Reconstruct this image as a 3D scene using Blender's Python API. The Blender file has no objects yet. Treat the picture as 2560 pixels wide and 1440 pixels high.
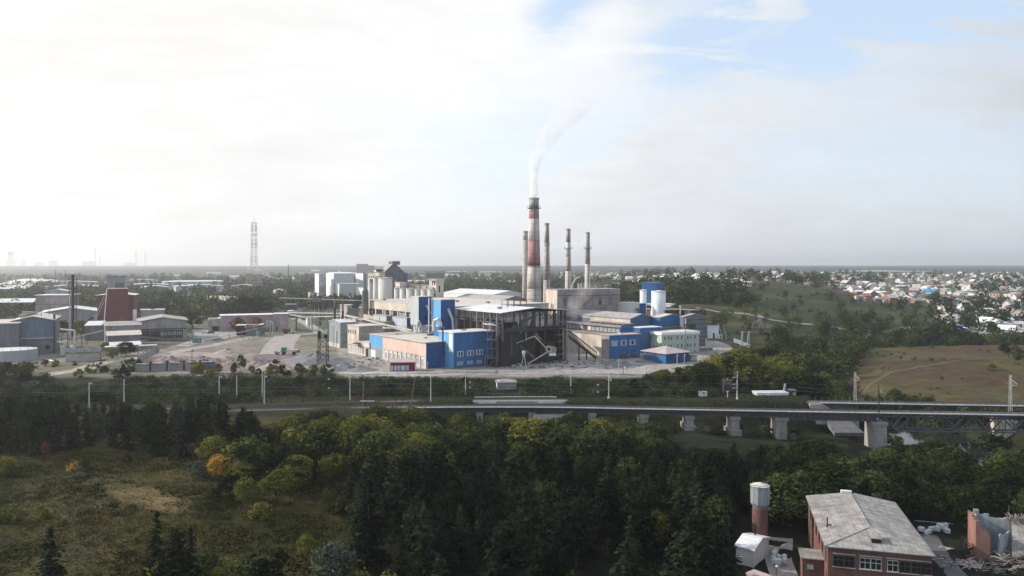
CLOUD_LO, CLOUD_HI, SKY_S, SKY_BLUE = 3.7, 9.4, .1, 2.3   # cloud radiance away from / towards the sun, world strength
HAZE_COL, HAZE_D, HAZE_G = (.96, .97, 1.0), .00012, .6
import bpy, math, random
import numpy as np
from mathutils import Vector, noise
# ---------------------------------------------------------------- camera
F = 1900.0; HX = 1280.0; HY = 665.0; CZ = 48.0      # focal length in px of the 2560 px frame, horizon row, camera height
sc = bpy.context.scene
col = sc.collection
cam_d = bpy.data.cameras.new('camera'); cam = bpy.data.objects.new('camera', cam_d); col.objects.link(cam)
cam.location = (0, 0, CZ); cam.rotation_euler = (math.radians(90), 0, 0)
cam_d.sensor_width = 36; cam_d.lens = 36 * F / 2560; cam_d.shift_y = -55 / 2560
cam_d.clip_start = 1; cam_d.clip_end = 60000
sc.camera = cam
# ---------------------------------------------------------------- sun, sky, exposure
SUN_EL, SUN_AZ = math.radians(27), math.radians(-80)      # azimuth clockwise from +Y: the sun stands to the left
sdir = Vector((math.sin(SUN_AZ) * math.cos(SUN_EL), math.cos(SUN_AZ) * math.cos(SUN_EL), math.sin(SUN_EL)))
sl = bpy.data.lights.new('sun', 'SUN'); sl.energy = 5.0; sl.angle = math.radians(1.0); sl.color = (1.0, .93, .84)
so = bpy.data.objects.new('sun', sl); col.objects.link(so); so.rotation_euler = (-sdir).to_track_quat('-Z', 'Y').to_euler()
so.location = (-300, 0, 400)
sc.view_settings.view_transform = 'Standard'; sc.view_settings.look = 'None'
sc.view_settings.exposure = 0.12; sc.view_settings.gamma = 1
sc.render.engine = 'CYCLES'
cy = sc.cycles
cy.use_denoising = True; cy.use_adaptive_sampling = True; cy.adaptive_threshold = .015
cy.max_bounces = 6; cy.diffuse_bounces = 2; cy.glossy_bounces = 2; cy.transmission_bounces = 2
cy.volume_bounces = 3; cy.transparent_max_bounces = 8; cy.volume_max_steps = 128; cy.volume_step_rate = 2
w = bpy.data.worlds.new('World'); sc.world = w; w.use_nodes = True
nt = w.node_tree; N = nt.nodes; Lk = nt.links; N.clear()
def nv(x, inp):
    if isinstance(x, (int, float)): inp.default_value = x
    else: Lk.new(x, inp)
def mth(op, a, b=None, c=None):
    n = N.new('ShaderNodeMath'); n.operation = op; nv(a, n.inputs[0])
    if b is not None: nv(b, n.inputs[1])
    if c is not None: nv(c, n.inputs[2])
    return n.outputs[0]
def sstep(x, a, b, lo=0., hi=1.):
    n = N.new('ShaderNodeMapRange'); n.interpolation_type = 'SMOOTHSTEP'; nv(x, n.inputs[0])
    for k, q in enumerate((a, b, lo, hi)): n.inputs[k + 1].default_value = q
    return n.outputs[0]
def nz(vec, scale, detail, sx=1, sy=1, sz=1, loc=(0, 0, 0), dist=0):
    m = N.new('ShaderNodeMapping'); Lk.new(vec, m.inputs[0]); m.inputs['Scale'].default_value = (sx, sy, sz); m.inputs['Location'].default_value = loc
    n = N.new('ShaderNodeTexNoise'); Lk.new(m.outputs[0], n.inputs['Vector']); n.inputs['Scale'].default_value = scale
    n.inputs['Detail'].default_value = detail; n.inputs['Roughness'].default_value = .58; n.inputs['Distortion'].default_value = dist
    return n.outputs['Fac']
def mixc(f, a, b):
    n = N.new('ShaderNodeMix'); n.data_type = 'RGBA'; nv(f, n.inputs[0])
    for q, s in ((a, n.inputs[6]), (b, n.inputs[7])):
        if isinstance(q, tuple): s.default_value = (*q, 1)
        else: Lk.new(q, s)
    return n.outputs[2]
tc = N.new('ShaderNodeTexCoord'); D = tc.outputs['Generated']
sep = N.new('ShaderNodeSeparateXYZ'); Lk.new(D, sep.inputs[0]); dx, dy, dz = sep.outputs
yy = mth('MAXIMUM', dy, .12)
U = mth('DIVIDE', dx, yy); V = mth('DIVIDE', dz, yy)
cmb = N.new('ShaderNodeCombineXYZ'); Lk.new(U, cmb.inputs[0]); Lk.new(V, cmb.inputs[1]); UV = cmb.outputs[0]
n1 = nz(UV, 3.2, 8, 1, 2.2, 1, (3.1, 1.7, 0), .5); n2 = nz(UV, 9, 8, .8, 2.4, 1, (0, 4, 0), .8); n3 = nz(UV, 1.6, 4, 1, 3.2, 1, (9, 2.2, 0), .3)
n4 = nz(UV, 5.5, 9, .55, 2.6, 1, (1.3, 8.2, 0), 1.4)
nn = mth('ADD', mth('ADD', mth('MULTIPLY', mth('SUBTRACT', n1, .5), .16), mth('MULTIPLY', mth('SUBTRACT', n2, .5), .13)), mth('MULTIPLY', mth('SUBTRACT', n4, .5), .16))
# lower edge of the blue gap on the right, climbing to the right
s1 = mth('ADD', mth('SUBTRACT', V, mth('MULTIPLY_ADD', U, .125, .178)), nn)
blueR = mth('MULTIPLY', sstep(s1, -.03, .04), sstep(U, .10, .24))
# blue wedge at the top middle
s2 = mth('ADD', mth('SUBTRACT', V, mth('MULTIPLY_ADD', mth('ABSOLUTE', mth('SUBTRACT', U, .045)), .75, .262)), mth('MULTIPLY', nn, .7))
blueM = mth('MULTIPLY', sstep(s2, -.01, .06), sstep(mth('ADD', U, nn), -.02, .06))
blueM = mth('MULTIPLY', blueM, sstep(U, .22, .16))
# diagonal cloud bank between them
ln = mth('ADD', mth('SUBTRACT', V, mth('MULTIPLY_ADD', U, .42, .232)), nn)
bank = sstep(mth('ABSOLUTE', ln), .045, .0, 0, .5)
blue = mth('MULTIPLY', mth('MAXIMUM', blueR, blueM), mth('SUBTRACT', 1, bank))
blue = mth('MULTIPLY', blue, sstep(mth('ADD', n4, mth('MULTIPLY', mth('SUBTRACT', n2, .5), .5)), .60, .42, .25, 1.0))
faint = mth('MULTIPLY', sstep(mth('ADD', n3, mth('MULTIPLY', mth('SUBTRACT', n2, .5), .25)), .48, .66), .42)
faint = mth('MULTIPLY', mth('MULTIPLY', faint, sstep(V, .30, .16)), sstep(U, -.55, .05))
back = mth('MULTIPLY', sstep(dy, .25, -.3), sstep(n1, .35, .6, .35, .9))
blue = mth('MINIMUM', mth('MAXIMUM', mth('MAXIMUM', blue, faint), back), .9)
sky = N.new('ShaderNodeTexSky'); sky.sky_type = 'NISHITA'; sky.sun_disc = False; sky.sun_elevation = SUN_EL; sky.sun_rotation = SUN_AZ
sky.altitude = 100; sky.air_density = 1.0; sky.dust_density = 1.5
skm = N.new('ShaderNodeVectorMath'); skm.operation = 'SCALE'; Lk.new(sky.outputs[0], skm.inputs[0]); skm.inputs['Scale'].default_value = SKY_BLUE
# clouds are brightest towards the sun
sdn = N.new('ShaderNodeVectorMath'); sdn.operation = 'DOT_PRODUCT'; Lk.new(D, sdn.inputs[0]); sdn.inputs[1].default_value = tuple(sdir)
lit = sstep(sdn.outputs['Value'], -1.0, .45, CLOUD_LO, CLOUD_HI)
bands = mth('ADD', mth('MULTIPLY', mth('SUBTRACT', n1, .5), .16), mth('ADD', mth('MULTIPLY', mth('SUBTRACT', n3, .5), .46), mth('MULTIPLY', mth('SUBTRACT', n4, .5), .20)))
lit = mth('MULTIPLY', lit, mth('ADD', 1.0, bands))
cl = N.new('ShaderNodeVectorMath'); cl.operation = 'SCALE'
Lk.new(mixc(sstep(sdn.outputs['Value'], -.4, .8), (.93, .97, 1.03), (1.0, .985, .965)), cl.inputs[0]); Lk.new(lit, cl.inputs['Scale'])
bg = N.new('ShaderNodeBackground'); bg.inputs['Strength'].default_value = SKY_S
gap = mixc(.62, skm.outputs[0], (6.2, 7.6, 9.3))
Lk.new(mixc(blue, cl.outputs[0], gap), bg.inputs[0])
wo = N.new('ShaderNodeOutputWorld'); Lk.new(bg.outputs[0], wo.inputs[0])
# ---------------------------------------------------------------- helpers
rnd = random.Random(7)
def P(px, py, z): 
    Y = (CZ - z) * F / (py - HY); return ((px - HX) / F * Y, Y)
def XY(px, Y): return ((px - HX) / F * Y, Y)
def zat(py, Y): return CZ - (py - HY) * Y / F
def lerp(a, b, t): return a + (b - a) * t
def pw(tab, x):
    if x <= tab[0][0]: return tab[0][1]
    for (a, va), (b, vb) in zip(tab, tab[1:]):
        if x <= b: return lerp(va, vb, (x - a) / (b - a))
    return tab[-1][1]
MATS = {}
def mat(name, c, rough=.85, var=.18, sc_=.35, kind='plain', c2=None, metal=0, size=(1, 1), mort=.03, streak=.35, spec=.3):
    if name in MATS: return MATS[name]
    m = bpy.data.materials.new(name); m.use_nodes = True; t = m.node_tree; n = t.nodes; l = t.links
    b = n['Principled BSDF']; b.inputs['Roughness'].default_value = rough; b.inputs['Metallic'].default_value = metal
    b.inputs['Specular IOR Level'].default_value = spec
    tco = n.new('ShaderNodeTexCoord'); src = tco.outputs['Object']
    base = None
    c2 = c2 or tuple(x * .72 for x in c)
    if kind in ('brick', 'panel', 'sheet'):
        s = n.new('ShaderNodeSeparateXYZ'); l.new(src, s.inputs[0])
        a = n.new('ShaderNodeMath'); a.operation = 'ADD'; l.new(s.outputs[0], a.inputs[0]); l.new(s.outputs[1], a.inputs[1])
        cb = n.new('ShaderNodeCombineXYZ'); l.new(a.outputs[0], cb.inputs[0]); l.new(s.outputs[2], cb.inputs[1])
        k = n.new('ShaderNodeTexBrick'); l.new(cb.outputs[0], k.inputs['Vector']); k.inputs['Scale'].default_value = 1
        k.inputs['Brick Width'].default_value = size[0]; k.inputs['Row Height'].default_value = size[1]; k.inputs['Mortar Size'].default_value = mort
        k.offset = .5 if kind == 'brick' else 0
        k.inputs['Color1'].default_value = (*c, 1); k.inputs['Color2'].default_value = (*[lerp(x, y, .35) for x, y in zip(c, c2)], 1)
        k.inputs['Mortar'].default_value = (*[x * .6 for x in c2], 1) if kind != 'brick' else (*[x * .5 + .1 for x in c], 1)
        base = k.outputs['Color']
    elif kind == 'roof':
        k = n.new('ShaderNodeTexBrick'); l.new(src, k.inputs['Vector']); k.inputs['Scale'].default_value = 1; k.offset = 0
        k.inputs['Brick Width'].default_value = size[0]; k.inputs['Row Height'].default_value = size[1]; k.inputs['Mortar Size'].default_value = mort
        k.inputs['Color1'].default_value = (*c, 1); k.inputs['Color2'].default_value = (*[lerp(x, y, .3) for x, y in zip(c, c2)], 1)
        k.inputs['Mortar'].default_value = (*[x * .6 for x in c2], 1); base = k.outputs['Color']
    mp = n.new('ShaderNodeMapping'); l.new(src, mp.inputs[0]); mp.inputs['Scale'].default_value = (1, 1, streak)
    nzn = n.new('ShaderNodeTexNoise'); l.new(mp.outputs[0], nzn.inputs['Vector']); nzn.inputs['Scale'].default_value = sc_
    nzn.inputs['Detail'].default_value = 7; nzn.inputs['Roughness'].default_value = .65
    mr = n.new('ShaderNodeMapRange'); l.new(nzn.outputs['Fac'], mr.inputs[0]); mr.inputs[1].default_value = .3; mr.inputs[2].default_value = .7
    mr.inputs[3].default_value = 1 - var * 1.3; mr.inputs[4].default_value = 1 + var
    hs = n.new('ShaderNodeVectorMath'); hs.operation = 'SCALE'
    if base is None: hs.inputs[0].default_value = c
    else: l.new(base, hs.inputs[0])
    l.new(mr.outputs[0], hs.inputs['Scale'])
    # larger stains towards the second colour
    n2 = n.new('ShaderNodeTexNoise'); l.new(src, n2.inputs['Vector']); n2.inputs['Scale'].default_value = sc_ * .3; n2.inputs['Detail'].default_value = 5
    r2 = n.new('ShaderNodeMapRange'); l.new(n2.outputs['Fac'], r2.inputs[0]); r2.inputs[1].default_value = .5; r2.inputs[2].default_value = .68; r2.inputs[4].default_value = min(1, var * 2.2)
    mx = n.new('ShaderNodeMix'); mx.data_type = 'RGBA'; l.new(r2.outputs[0], mx.inputs[0]); l.new(hs.outputs[0], mx.inputs[6]); mx.inputs[7].default_value = (*c2, 1)
    l.new(mx.outputs[2], b.inputs['Base Color'])
    MATS[name] = m; return m
def leafmat(name, cA, cB, trans=.25):
    m = bpy.data.materials.new(name); m.use_nodes = True; t = m.node_tree; n = t.nodes; l = t.links
    n.remove(n['Principled BSDF']); out = n['Material Output']
    oi = n.new('ShaderNodeObjectInfo'); g = n.new('ShaderNodeNewGeometry')
    nzn = n.new('ShaderNodeTexNoise'); l.new(g.outputs['Position'], nzn.inputs['Vector']); nzn.inputs['Scale'].default_value = .5; nzn.inputs['Detail'].default_value = 4
    a = n.new('ShaderNodeMath'); a.operation = 'ADD'; l.new(nzn.outputs['Fac'], a.inputs[0]); l.new(oi.outputs['Random'], a.inputs[1])
    r = n.new('ShaderNodeMapRange'); l.new(a.outputs[0], r.inputs[0]); r.inputs[1].default_value = .45; r.inputs[2].default_value = 1.45
    mx = n.new('ShaderNodeMix'); mx.data_type = 'RGBA'; l.new(r.outputs[0], mx.inputs[0]); mx.inputs[6].default_value = (*cA, 1); mx.inputs[7].default_value = (*cB, 1)
    ri = n.new('ShaderNodeMapRange'); l.new(g.outputs['Random Per Island'], ri.inputs[0]); ri.inputs[3].default_value = .4; ri.inputs[4].default_value = 1.75
    sc2 = n.new('ShaderNodeVectorMath'); sc2.operation = 'SCALE'; l.new(mx.outputs[2], sc2.inputs[0]); l.new(ri.outputs[0], sc2.inputs['Scale'])
    d = n.new('ShaderNodeBsdfDiffuse'); tr = n.new('ShaderNodeBsdfTranslucent'); l.new(sc2.outputs[0], d.inputs[0]); l.new(sc2.outputs[0], tr.inputs[0])
    ms = n.new('ShaderNodeMixShader'); ms.inputs[0].default_value = trans; l.new(d.outputs[0], ms.inputs[1]); l.new(tr.outputs[0], ms.inputs[2])
    l.new(ms.outputs[0], out.inputs[0]); MATS[name] = m; return m
def tag(o, label=None, cat=None, group=None, kind=None):
    if label: o['label'] = label
    if cat: o['category'] = cat
    if group: o['group'] = group
    if kind: o['kind'] = kind
    return o
def empty(name, label, cat, loc=(0, 0, 0), rz=0, group=None):
    o = bpy.data.objects.new(name, None); col.objects.link(o); o.location = loc; o.rotation_euler = (0, 0, rz); o.empty_display_size = .5
    return tag(o, label, cat, group)
class MB:
    def __init__(s): s.v = []; s.f = []; s.m = []; s.mats = []
    def mi(s, m):
        m = MATS[m] if isinstance(m, str) else m
        if m not in s.mats: s.mats.append(m)
        return s.mats.index(m)
    def poly(s, pts, m): 
        i = len(s.v); s.v += [tuple(p) for p in pts]; s.f.append(tuple(range(i, i + len(pts)))); s.m.append(s.mi(m)); return s
    def hexa(s, b, t, m):
        i = len(s.v); n = len(b); s.v += [tuple(p) for p in b] + [tuple(p) for p in t]; k = s.mi(m)
        fs = [tuple(range(i + n - 1, i - 1, -1)), tuple(range(i + n, i + 2 * n))] + [(i + j, i + (j + 1) % n, i + n + (j + 1) % n, i + n + j) for j in range(n)]
        s.f += fs; s.m += [k] * len(fs); return s
    def box(s, x0, y0, z0, x1, y1, z1, m):
        x0, x1 = min(x0, x1), max(x0, x1); y0, y1 = min(y0, y1), max(y0, y1)
        c = [(x0, y0), (x1, y0), (x1, y1), (x0, y1)]
        return s.hexa([(x, y, z0) for x, y in c], [(x, y, z1) for x, y in c], m)
    def cyl(s, x, y, z0, z1, r0, r1, m, n=20, cap=True):
        a = [(math.cos(2 * math.pi * k / n), math.sin(2 * math.pi * k / n)) for k in range(n)]
        return s.hexa([(x + r0 * c, y + r0 * d, z0) for c, d in a], [(x + r1 * c, y + r1 * d, z1) for c, d in a], m)
    def tube(s, p, q, r, m, n=6, r2=None):
        p = Vector(p); q = Vector(q); d = (q - p)
        if d.length < 1e-6: return s
        d.normalize(); u = d.cross(Vector((0, 0, 1)) if abs(d.z) < .95 else Vector((1, 0, 0))).normalized(); v = u.cross(d)
        r2 = r if r2 is None else r2
        ring = lambda c, rr: [tuple(c + (u * math.cos(2 * math.pi * (k + .5) / n) + v * math.sin(2 * math.pi * (k + .5) / n)) * rr) for k in range(n)]
        return s.hexa(ring(p, r)[::-1], ring(q, r2)[::-1], m)
    def path(s, pts, r, m, n=6):
        for a, b in zip(pts, pts[1:]): s.tube(a, b, r, m, n)
        return s
    def build(s, name, parent=None, loc=None, rz=0, smooth=False):
        me = bpy.data.meshes.new(name); me.from_pydata(s.v, [], s.f); me.polygons.foreach_set('material_index', s.m)
        if smooth: me.polygons.foreach_set('use_smooth', [True] * len(s.f))
        for m in s.mats: me.materials.append(m)
        me.update(); o = bpy.data.objects.new(name, me); col.objects.link(o)
        if parent: o.parent = parent
        if loc: o.location = loc
        o.rotation_euler[2] = rz
        return o
def quads(name, Q, mats, mi=None):
    """Q: (n,4,3) array -> mesh"""
    n = len(Q); me = bpy.data.meshes.new(name)
    me.vertices.add(n * 4); me.vertices.foreach_set('co', np.ascontiguousarray(Q, dtype=np.float32).ravel())
    me.loops.add(n * 4); me.loops.foreach_set('vertex_index', np.arange(n * 4, dtype=np.int32))
    me.polygons.add(n); me.polygons.foreach_set('loop_start', np.arange(0, n * 4, 4, dtype=np.int32))
    try: me.polygons.foreach_set('loop_total', np.full(n, 4, dtype=np.int32))
    except Exception: pass
    for m in mats: me.materials.append(m)
    if mi is not None: me.polygons.foreach_set('material_index', np.asarray(mi, dtype=np.int32))
    me.update(calc_edges=True); return me
def leaf_quads(rg, C, Nn, s, asp=1.0, jit=.6):
    """card quads at centres C with normals about Nn"""
    n = len(C); Nn = Nn + rg.normal(0, jit, (n, 3)); Nn /= np.linalg.norm(Nn, axis=1, keepdims=True) + 1e-9
    t = rg.normal(0, 1, (n, 3)); u = np.cross(Nn, t); u /= np.linalg.norm(u, axis=1, keepdims=True) + 1e-9; v = np.cross(Nn, u)
    s = (s * rg.uniform(.6, 1.3, n))[:, None]; u = u * s * .5; v = v * s * .5 * asp
    return np.stack([C - u - v * .4, C - u * .2 + v * -1, C + u + v * .4, C + u * .2 + v], axis=1)
# ---------------------------------------------------------------- palette
mat('cream_wall', (.56, .50, .43), var=.22, c2=(.30, .25, .2)); mat('cream_panel', (.54, .48, .42), kind='panel', size=(6, 3), mort=.06, var=.25, c2=(.28, .23, .19))
mat('pink_wall', (.66, .45, .385), var=.12, c2=(.5, .33, .28)); mat('blue_sheet', (.030, .130, .31), kind='sheet', size=(1.1, 40), mort=.05, var=.24, streak=.12, rough=.5, c2=(.03, .11, .28))
mat('light_and_lit_blue_sheet', (.11, .34, .60), kind='sheet', size=(2, 40), mort=.05, var=.12, rough=.5, c2=(.16, .36, .58)); mat('navy_sheet', (.012, .07, .22), kind='sheet', size=(1.1, 40), mort=.03, var=.12, rough=.5, c2=(.03, .07, .2))  # light blue cladding, also the painted sunlit tone of the blue hall's left wall
mat('slate_blue_sheet', (.045, .12, .26), kind='sheet', size=(1.5, 40), mort=.03, var=.18, rough=.6, c2=(.09, .12, .18))
mat('grey_sheet', (.27, .30, .31), kind='sheet', size=(1.2, 40), mort=.03, var=.12, rough=.5); mat('pale_grey_sheet', (.45, .47, .46), kind='sheet', size=(1.2, 40), mort=.03, var=.1, rough=.5)
mat('white_sheet', (.74, .75, .76), kind='sheet', size=(2, 40), mort=.03, var=.06, rough=.5); mat('white_paint', (.8, .8, .79), var=.08)
mat('roof_pale', (.56, .51, .46), var=.15, kind='roof', size=(6, 30), mort=.06, c2=(.38, .33, .28), rough=.7); mat('roof_white', (.66, .66, .67), var=.12, kind='roof', size=(1.2, 60), mort=.04, rough=.6, c2=(.5, .48, .46))
mat('roof_grey', (.36, .34, .325), var=.2, kind='roof', size=(3, 30), mort=.05, c2=(.2, .18, .17)); mat('roof_brown', (.29, .24, .21), var=.3, c2=(.12, .09, .07), sc_=.3)
mat('roof_slate', (.30, .285, .27), var=.35, kind='roof', size=(1.5, 2.4), mort=.035, c2=(.17, .15, .14), sc_=.7)
mat('concrete', (.34, .32, .30), var=.22, kind='panel', size=(3, 1.2), mort=.03, c2=(.2, .18, .16)); mat('dark_concrete', (.17, .165, .16), var=.3, kind='panel', size=(4, 1.5), mort=.04, c2=(.1, .095, .09))
mat('grey_wall', (.17, .17, .185), var=.22, kind='panel', size=(3, 1.5), mort=.04, c2=(.12, .115, .12)); mat('dull_blue_wall', (.13, .165, .235), var=.25, kind='panel', size=(3, 1.2), mort=.05, c2=(.13, .14, .17))
mat('brown_wall', (.36, .315, .295), var=.25, kind='panel', size=(6, 2), mort=.05, c2=(.13, .1, .1)); mat('red_sheet', (.15, .042, .048), kind='sheet', size=(1.4, 40), mort=.04, var=.18, c2=(.13, .045, .05))
mat('mauve_wall', (.38, .29, .30), var=.18, c2=(.24, .18, .19)); mat('mint_wall', (.43, .50, .39), var=.07, c2=(.36, .42, .34)); mat('brick_red', (.125, .05, .038), kind='brick', size=(.5, .22), mort=.02, var=.25, c2=(.16, .06, .045))
mat('brick_pale', (.42, .375, .34), kind='brick', size=(1.2, .6), mort=.03, var=.25, c2=(.32, .28, .25), streak=1); mat('chim_cream', (.58, .53, .47), kind='brick', size=(1.5, .7), mort=.04, var=.2, c2=(.36, .3, .25))
mat('chim_red', (.44, .22, .215), kind='brick', size=(1.5, .7), mort=.03, var=.22, c2=(.22, .1, .09)); mat('chim_grey', (.42, .40, .37), kind='brick', size=(1.5, .7), mort=.03, var=.25, c2=(.28, .26, .24)); mat('chim_white', (.6, .58, .54), var=.12)
mat('steel_dark', (.045, .042, .045), var=.3, rough=.6); mat('steel_rust', (.075, .05, .042), var=.35, rough=.8, c2=(.11, .055, .04)); mat('steel_grey', (.15, .15, .16), var=.25, rough=.6); mat('bridge_steel', (.085, .09, .10), var=.25, rough=.55, c2=(.11, .085, .07))
mat('galv', (.52, .54, .56), var=.15, rough=.4, metal=.3); mat('black_pipe', (.012, .012, .014), rough=.5); mat('post_pale', (.46, .46, .43), var=.15); mat('post_wood', (.13, .11, .09), var=.2)
mat('window_dark', (.018, .022, .03), rough=.12, var=.1, spec=.6); mat('window_pale', (.30, .36, .40), var=.25, rough=.3, sc_=1.5); mat('frame_white', (.7, .7, .69), var=.06); mat('dark_gap', (.015, .014, .016), var=.2)
mat('silo', (.54, .52, .48), var=.1, c2=(.36, .33, .3), streak=.1); mat('silo_white', (.72, .73, .72), var=.05, kind='sheet', size=(1, 1.5), mort=.02); mat('gravel', (.28, .255, .24), var=.2, sc_=2, streak=1); mat('road_dust', (.31, .285, .27), var=.25, sc_=.35, streak=1, c2=(.21, .19, .18))
mat('asphalt', (.10, .10, .105), var=.2, sc_=.5, streak=1); mat('pile_mauve', (.21, .165, .155), var=.22, sc_=.8, streak=1, c2=(.17, .12, .12)); mat('pile_grey', (.17, .165, .175), var=.2, sc_=.8, streak=1); mat('pile_tan', (.30, .25, .22), var=.2, sc_=.8, streak=1)
mat('rail', (.10, .085, .08), rough=.35, metal=.6); mat('sleeper', (.22, .21, .20), var=.2); mat('ballast', (.20, .18, .17), var=.35, sc_=3, streak=1); mat('bark', (.07, .055, .045), var=.3); mat('birch_bark', (.45, .43, .4), var=.3)
mat('plank_grey', (.24, .22, .195), var=.35, sc_=2); mat('plaster_blue', (.42, .47, .52), var=.2); mat('red_paint', (.16, .02, .03), var=.15); mat('roof_pinkish', (.42, .34, .33), var=.12); mat('green_paint', (.05, .25, .17), var=.1)
mat('tank_metal', (.23, .245, .26), var=.35, rough=.55, metal=.1, sc_=1.2, streak=.08, c2=(.15, .13, .12)); mat('tank_top', (.48, .47, .45), var=.3, sc_=1); mat('bag_white', (.52, .54, .56), var=.2, sc_=1); mat('steel_brown_mesh', (.06, .04, .04), var=.3)
mat('rock', (.26, .24, .22), var=.35, sc_=.6, streak=1); mat('tyre', (.02, .02, .02)); mat('car_white', (.7, .7, .7), rough=.3, var=.03); mat('car_dark', (.05, .06, .07), rough=.3, var=.03); mat('truck_red', (.14, .05, .04), var=.2); mat('truck_cab', (.55, .56, .56), var=.1)
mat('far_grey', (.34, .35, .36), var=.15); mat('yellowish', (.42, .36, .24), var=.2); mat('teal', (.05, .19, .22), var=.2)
# ---------------------------------------------------------------- terrain
YARD = [(255, .0), (285, .3), (302, 3.95), (700, 4)]
LOW = [(259, -7), (268, .2), (284, .3), (302, 3.95), (600, 4)]
CUT = [(259, -7), (266, -6.2), (270.2, -3.2), (273, 0), (284, .3), (302, 3.95), (600, 4)]
COLS = [
 (-900, [(40, -1), (180, 0)] + YARD + [(1500, 5), (3500, 9), (7000, 40), (9000, 47), (16000, 47)]),
 (500,  [(40, -1), (110, -1), (180, 0)] + YARD + [(1500, 5), (3500, 10), (7000, 40), (9000, 47), (16000, 47)]),
 (850,  [(40, -5), (120, -3), (200, -1.5), (243, -1), (250, 0), (285, .3), (302, 3.95), (700, 4), (1500, 6), (3500, 11), (7000, 42), (9000, 47), (16000, 47)]),
 (1035, [(40, -8), (150, -6), (225, -5), (247, -.5), (285, .3), (302, 3.95), (700, 4), (1500, 7), (3500, 13), (6500, 43), (9000, 47.5), (16000, 47)]),
 (1070, [(40, -8), (150, -7), (235, -6)] + LOW + [(1500, 7), (3500, 13), (6500, 43), (9000, 47.5), (16000, 47)]),
 (1180, [(40, -8), (150, -7), (235, -6)] + LOW + [(1500, 8), (3500, 14), (6500, 43), (9000, 48), (16000, 48)]),
 (1194, [(40, -8), (150, -7), (235, -6)] + CUT + [(1500, 8), (3500, 14), (6500, 43), (9000, 48), (16000, 48)]),
 (1402, [(40, -8), (150, -7), (235, -6)] + CUT + [(1500, 11), (3500, 16), (6500, 43), (9000, 48), (16000, 48)]),
 (1416, [(40, -8), (150, -7), (235, -6)] + LOW + [(1500, 11), (3500, 16), (6500, 43), (9000, 48), (16000, 48)]),
 (1500, [(40, -8), (150, -7.5), (235, -6.5)] + LOW + [(800, 6), (1500, 13), (2600, 17), (3500, 18), (6000, 44), (9000, 48), (16000, 48)]),
 (1620, [(40, -8), (150, -8), (235, -6.5)] + LOW + [(700, 10), (900, 20), (1000, 22), (1500, 23), (2600, 22), (3500, 20), (6000, 44), (9000, 48), (16000, 48)]),
 (1725, [(40, -8), (150, -8), (240, -6.5), (259, -7), (268, .2), (284, .3), (298, .8), (312, 4), (520, 4), (600, 9), (750, 22), (880, 27), (1500, 26), (2600, 23), (3500, 20), (6000, 44), (9000, 48), (16000, 48)]),
 (1830, [(40, -8), (150, -8), (240, -8), (259, -8.2), (268, .2), (284, .3), (300, -2), (350, -1), (378, 4), (450, 4), (500, 3), (560, 3), (650, 11), (800, 27), (900, 28), (1500, 27), (2600, 23), (3500, 20), (6000, 44), (9000, 48), (16000, 48)]),
 (1900, [(40, -8), (150, -8), (240, -9), (259, -9), (268, .2), (284, .3), (305, -4), (420, -2), (470, -1), (520, -2), (620, 10), (800, 27), (900, 28), (1500, 27), (2600, 23), (3500, 20), (6000, 44), (9000, 48), (16000, 48)]),
 (2020, [(40, -8), (150, -8), (240, -9.5), (259, -9.5), (267, .2), (280, .2), (300, -8), (420, -8), (520, -4), (620, 8), (700, 16), (800, 26), (950, 22), (1500, 24), (2600, 22), (3500, 20), (6000, 45), (9000, 48), (16000, 48)]),
 (2060, [(40, -8), (150, -8.5), (235, -9), (300, -10), (420, -9), (520, -5), (620, 7), (780, 23), (930, 17), (1500, 22), (2600, 22), (3500, 20), (6000, 45), (9000, 48), (16000, 48)]),
 (2110, [(40, -8), (150, -8.5), (235, -9.5), (258, -10), (300, -11), (400, -9), (450, -7), (520, -6), (620, 5), (760, 18.5), (880, 10), (1500, 19), (2600, 21), (3500, 20), (6000, 45), (9000, 48), (16000, 48)]),
 (2160, [(40, -8), (150, -8.5), (220, -10), (245, -12), (262, -12), (300, -10.5), (400, -7), (450, -5), (520, -7), (620, 4), (730, 13.5), (840, 5), (1000, 10), (1500, 17), (2600, 20), (3500, 20), (6000, 45), (9000, 48), (16000, 48)]),
 (2230, [(40, -8), (150, -8.5), (220, -10), (250, -12), (300, -10), (420, -4), (480, -4), (540, -9), (600, -1), (690, 7), (780, 2), (1000, 9), (1500, 16), (2600, 20), (3500, 20), (6000, 45), (9000, 48), (16000, 48)]),
 (2320, [(40, -8), (150, -9), (235, -9), (300, -9), (420, -3), (480, -3.2), (540, -9), (640, 1.5), (720, -.5), (1000, 9), (1500, 15.5), (2600, 20), (3500, 20), (6000, 45), (9000, 48), (16000, 48)]),
 (2420, [(40, -8), (150, -9), (235, -8), (300, -8), (420, -2.5), (485, -2.2), (550, -10), (620, -9), (760, -1), (1000, 8), (1500, 15.5), (2600, 20), (3500, 20), (6000, 45), (9000, 48), (16000, 48)]),
 (3600, [(40, -8), (150, -9), (235, -7), (300, -7), (420, -2), (490, -1.5), (550, -10), (620, -9), (760, -1), (1000, 8), (1500, 15.5), (2600, 20), (3500, 20), (6000, 45), (9000, 48), (16000, 48)])]
def river_x(Y): return pw([(40, 175), (150, 152), (235, 147), (290, 151), (340, 140), (420, 160), (520, 215), (560, 330), (600, 700)], Y)
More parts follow.
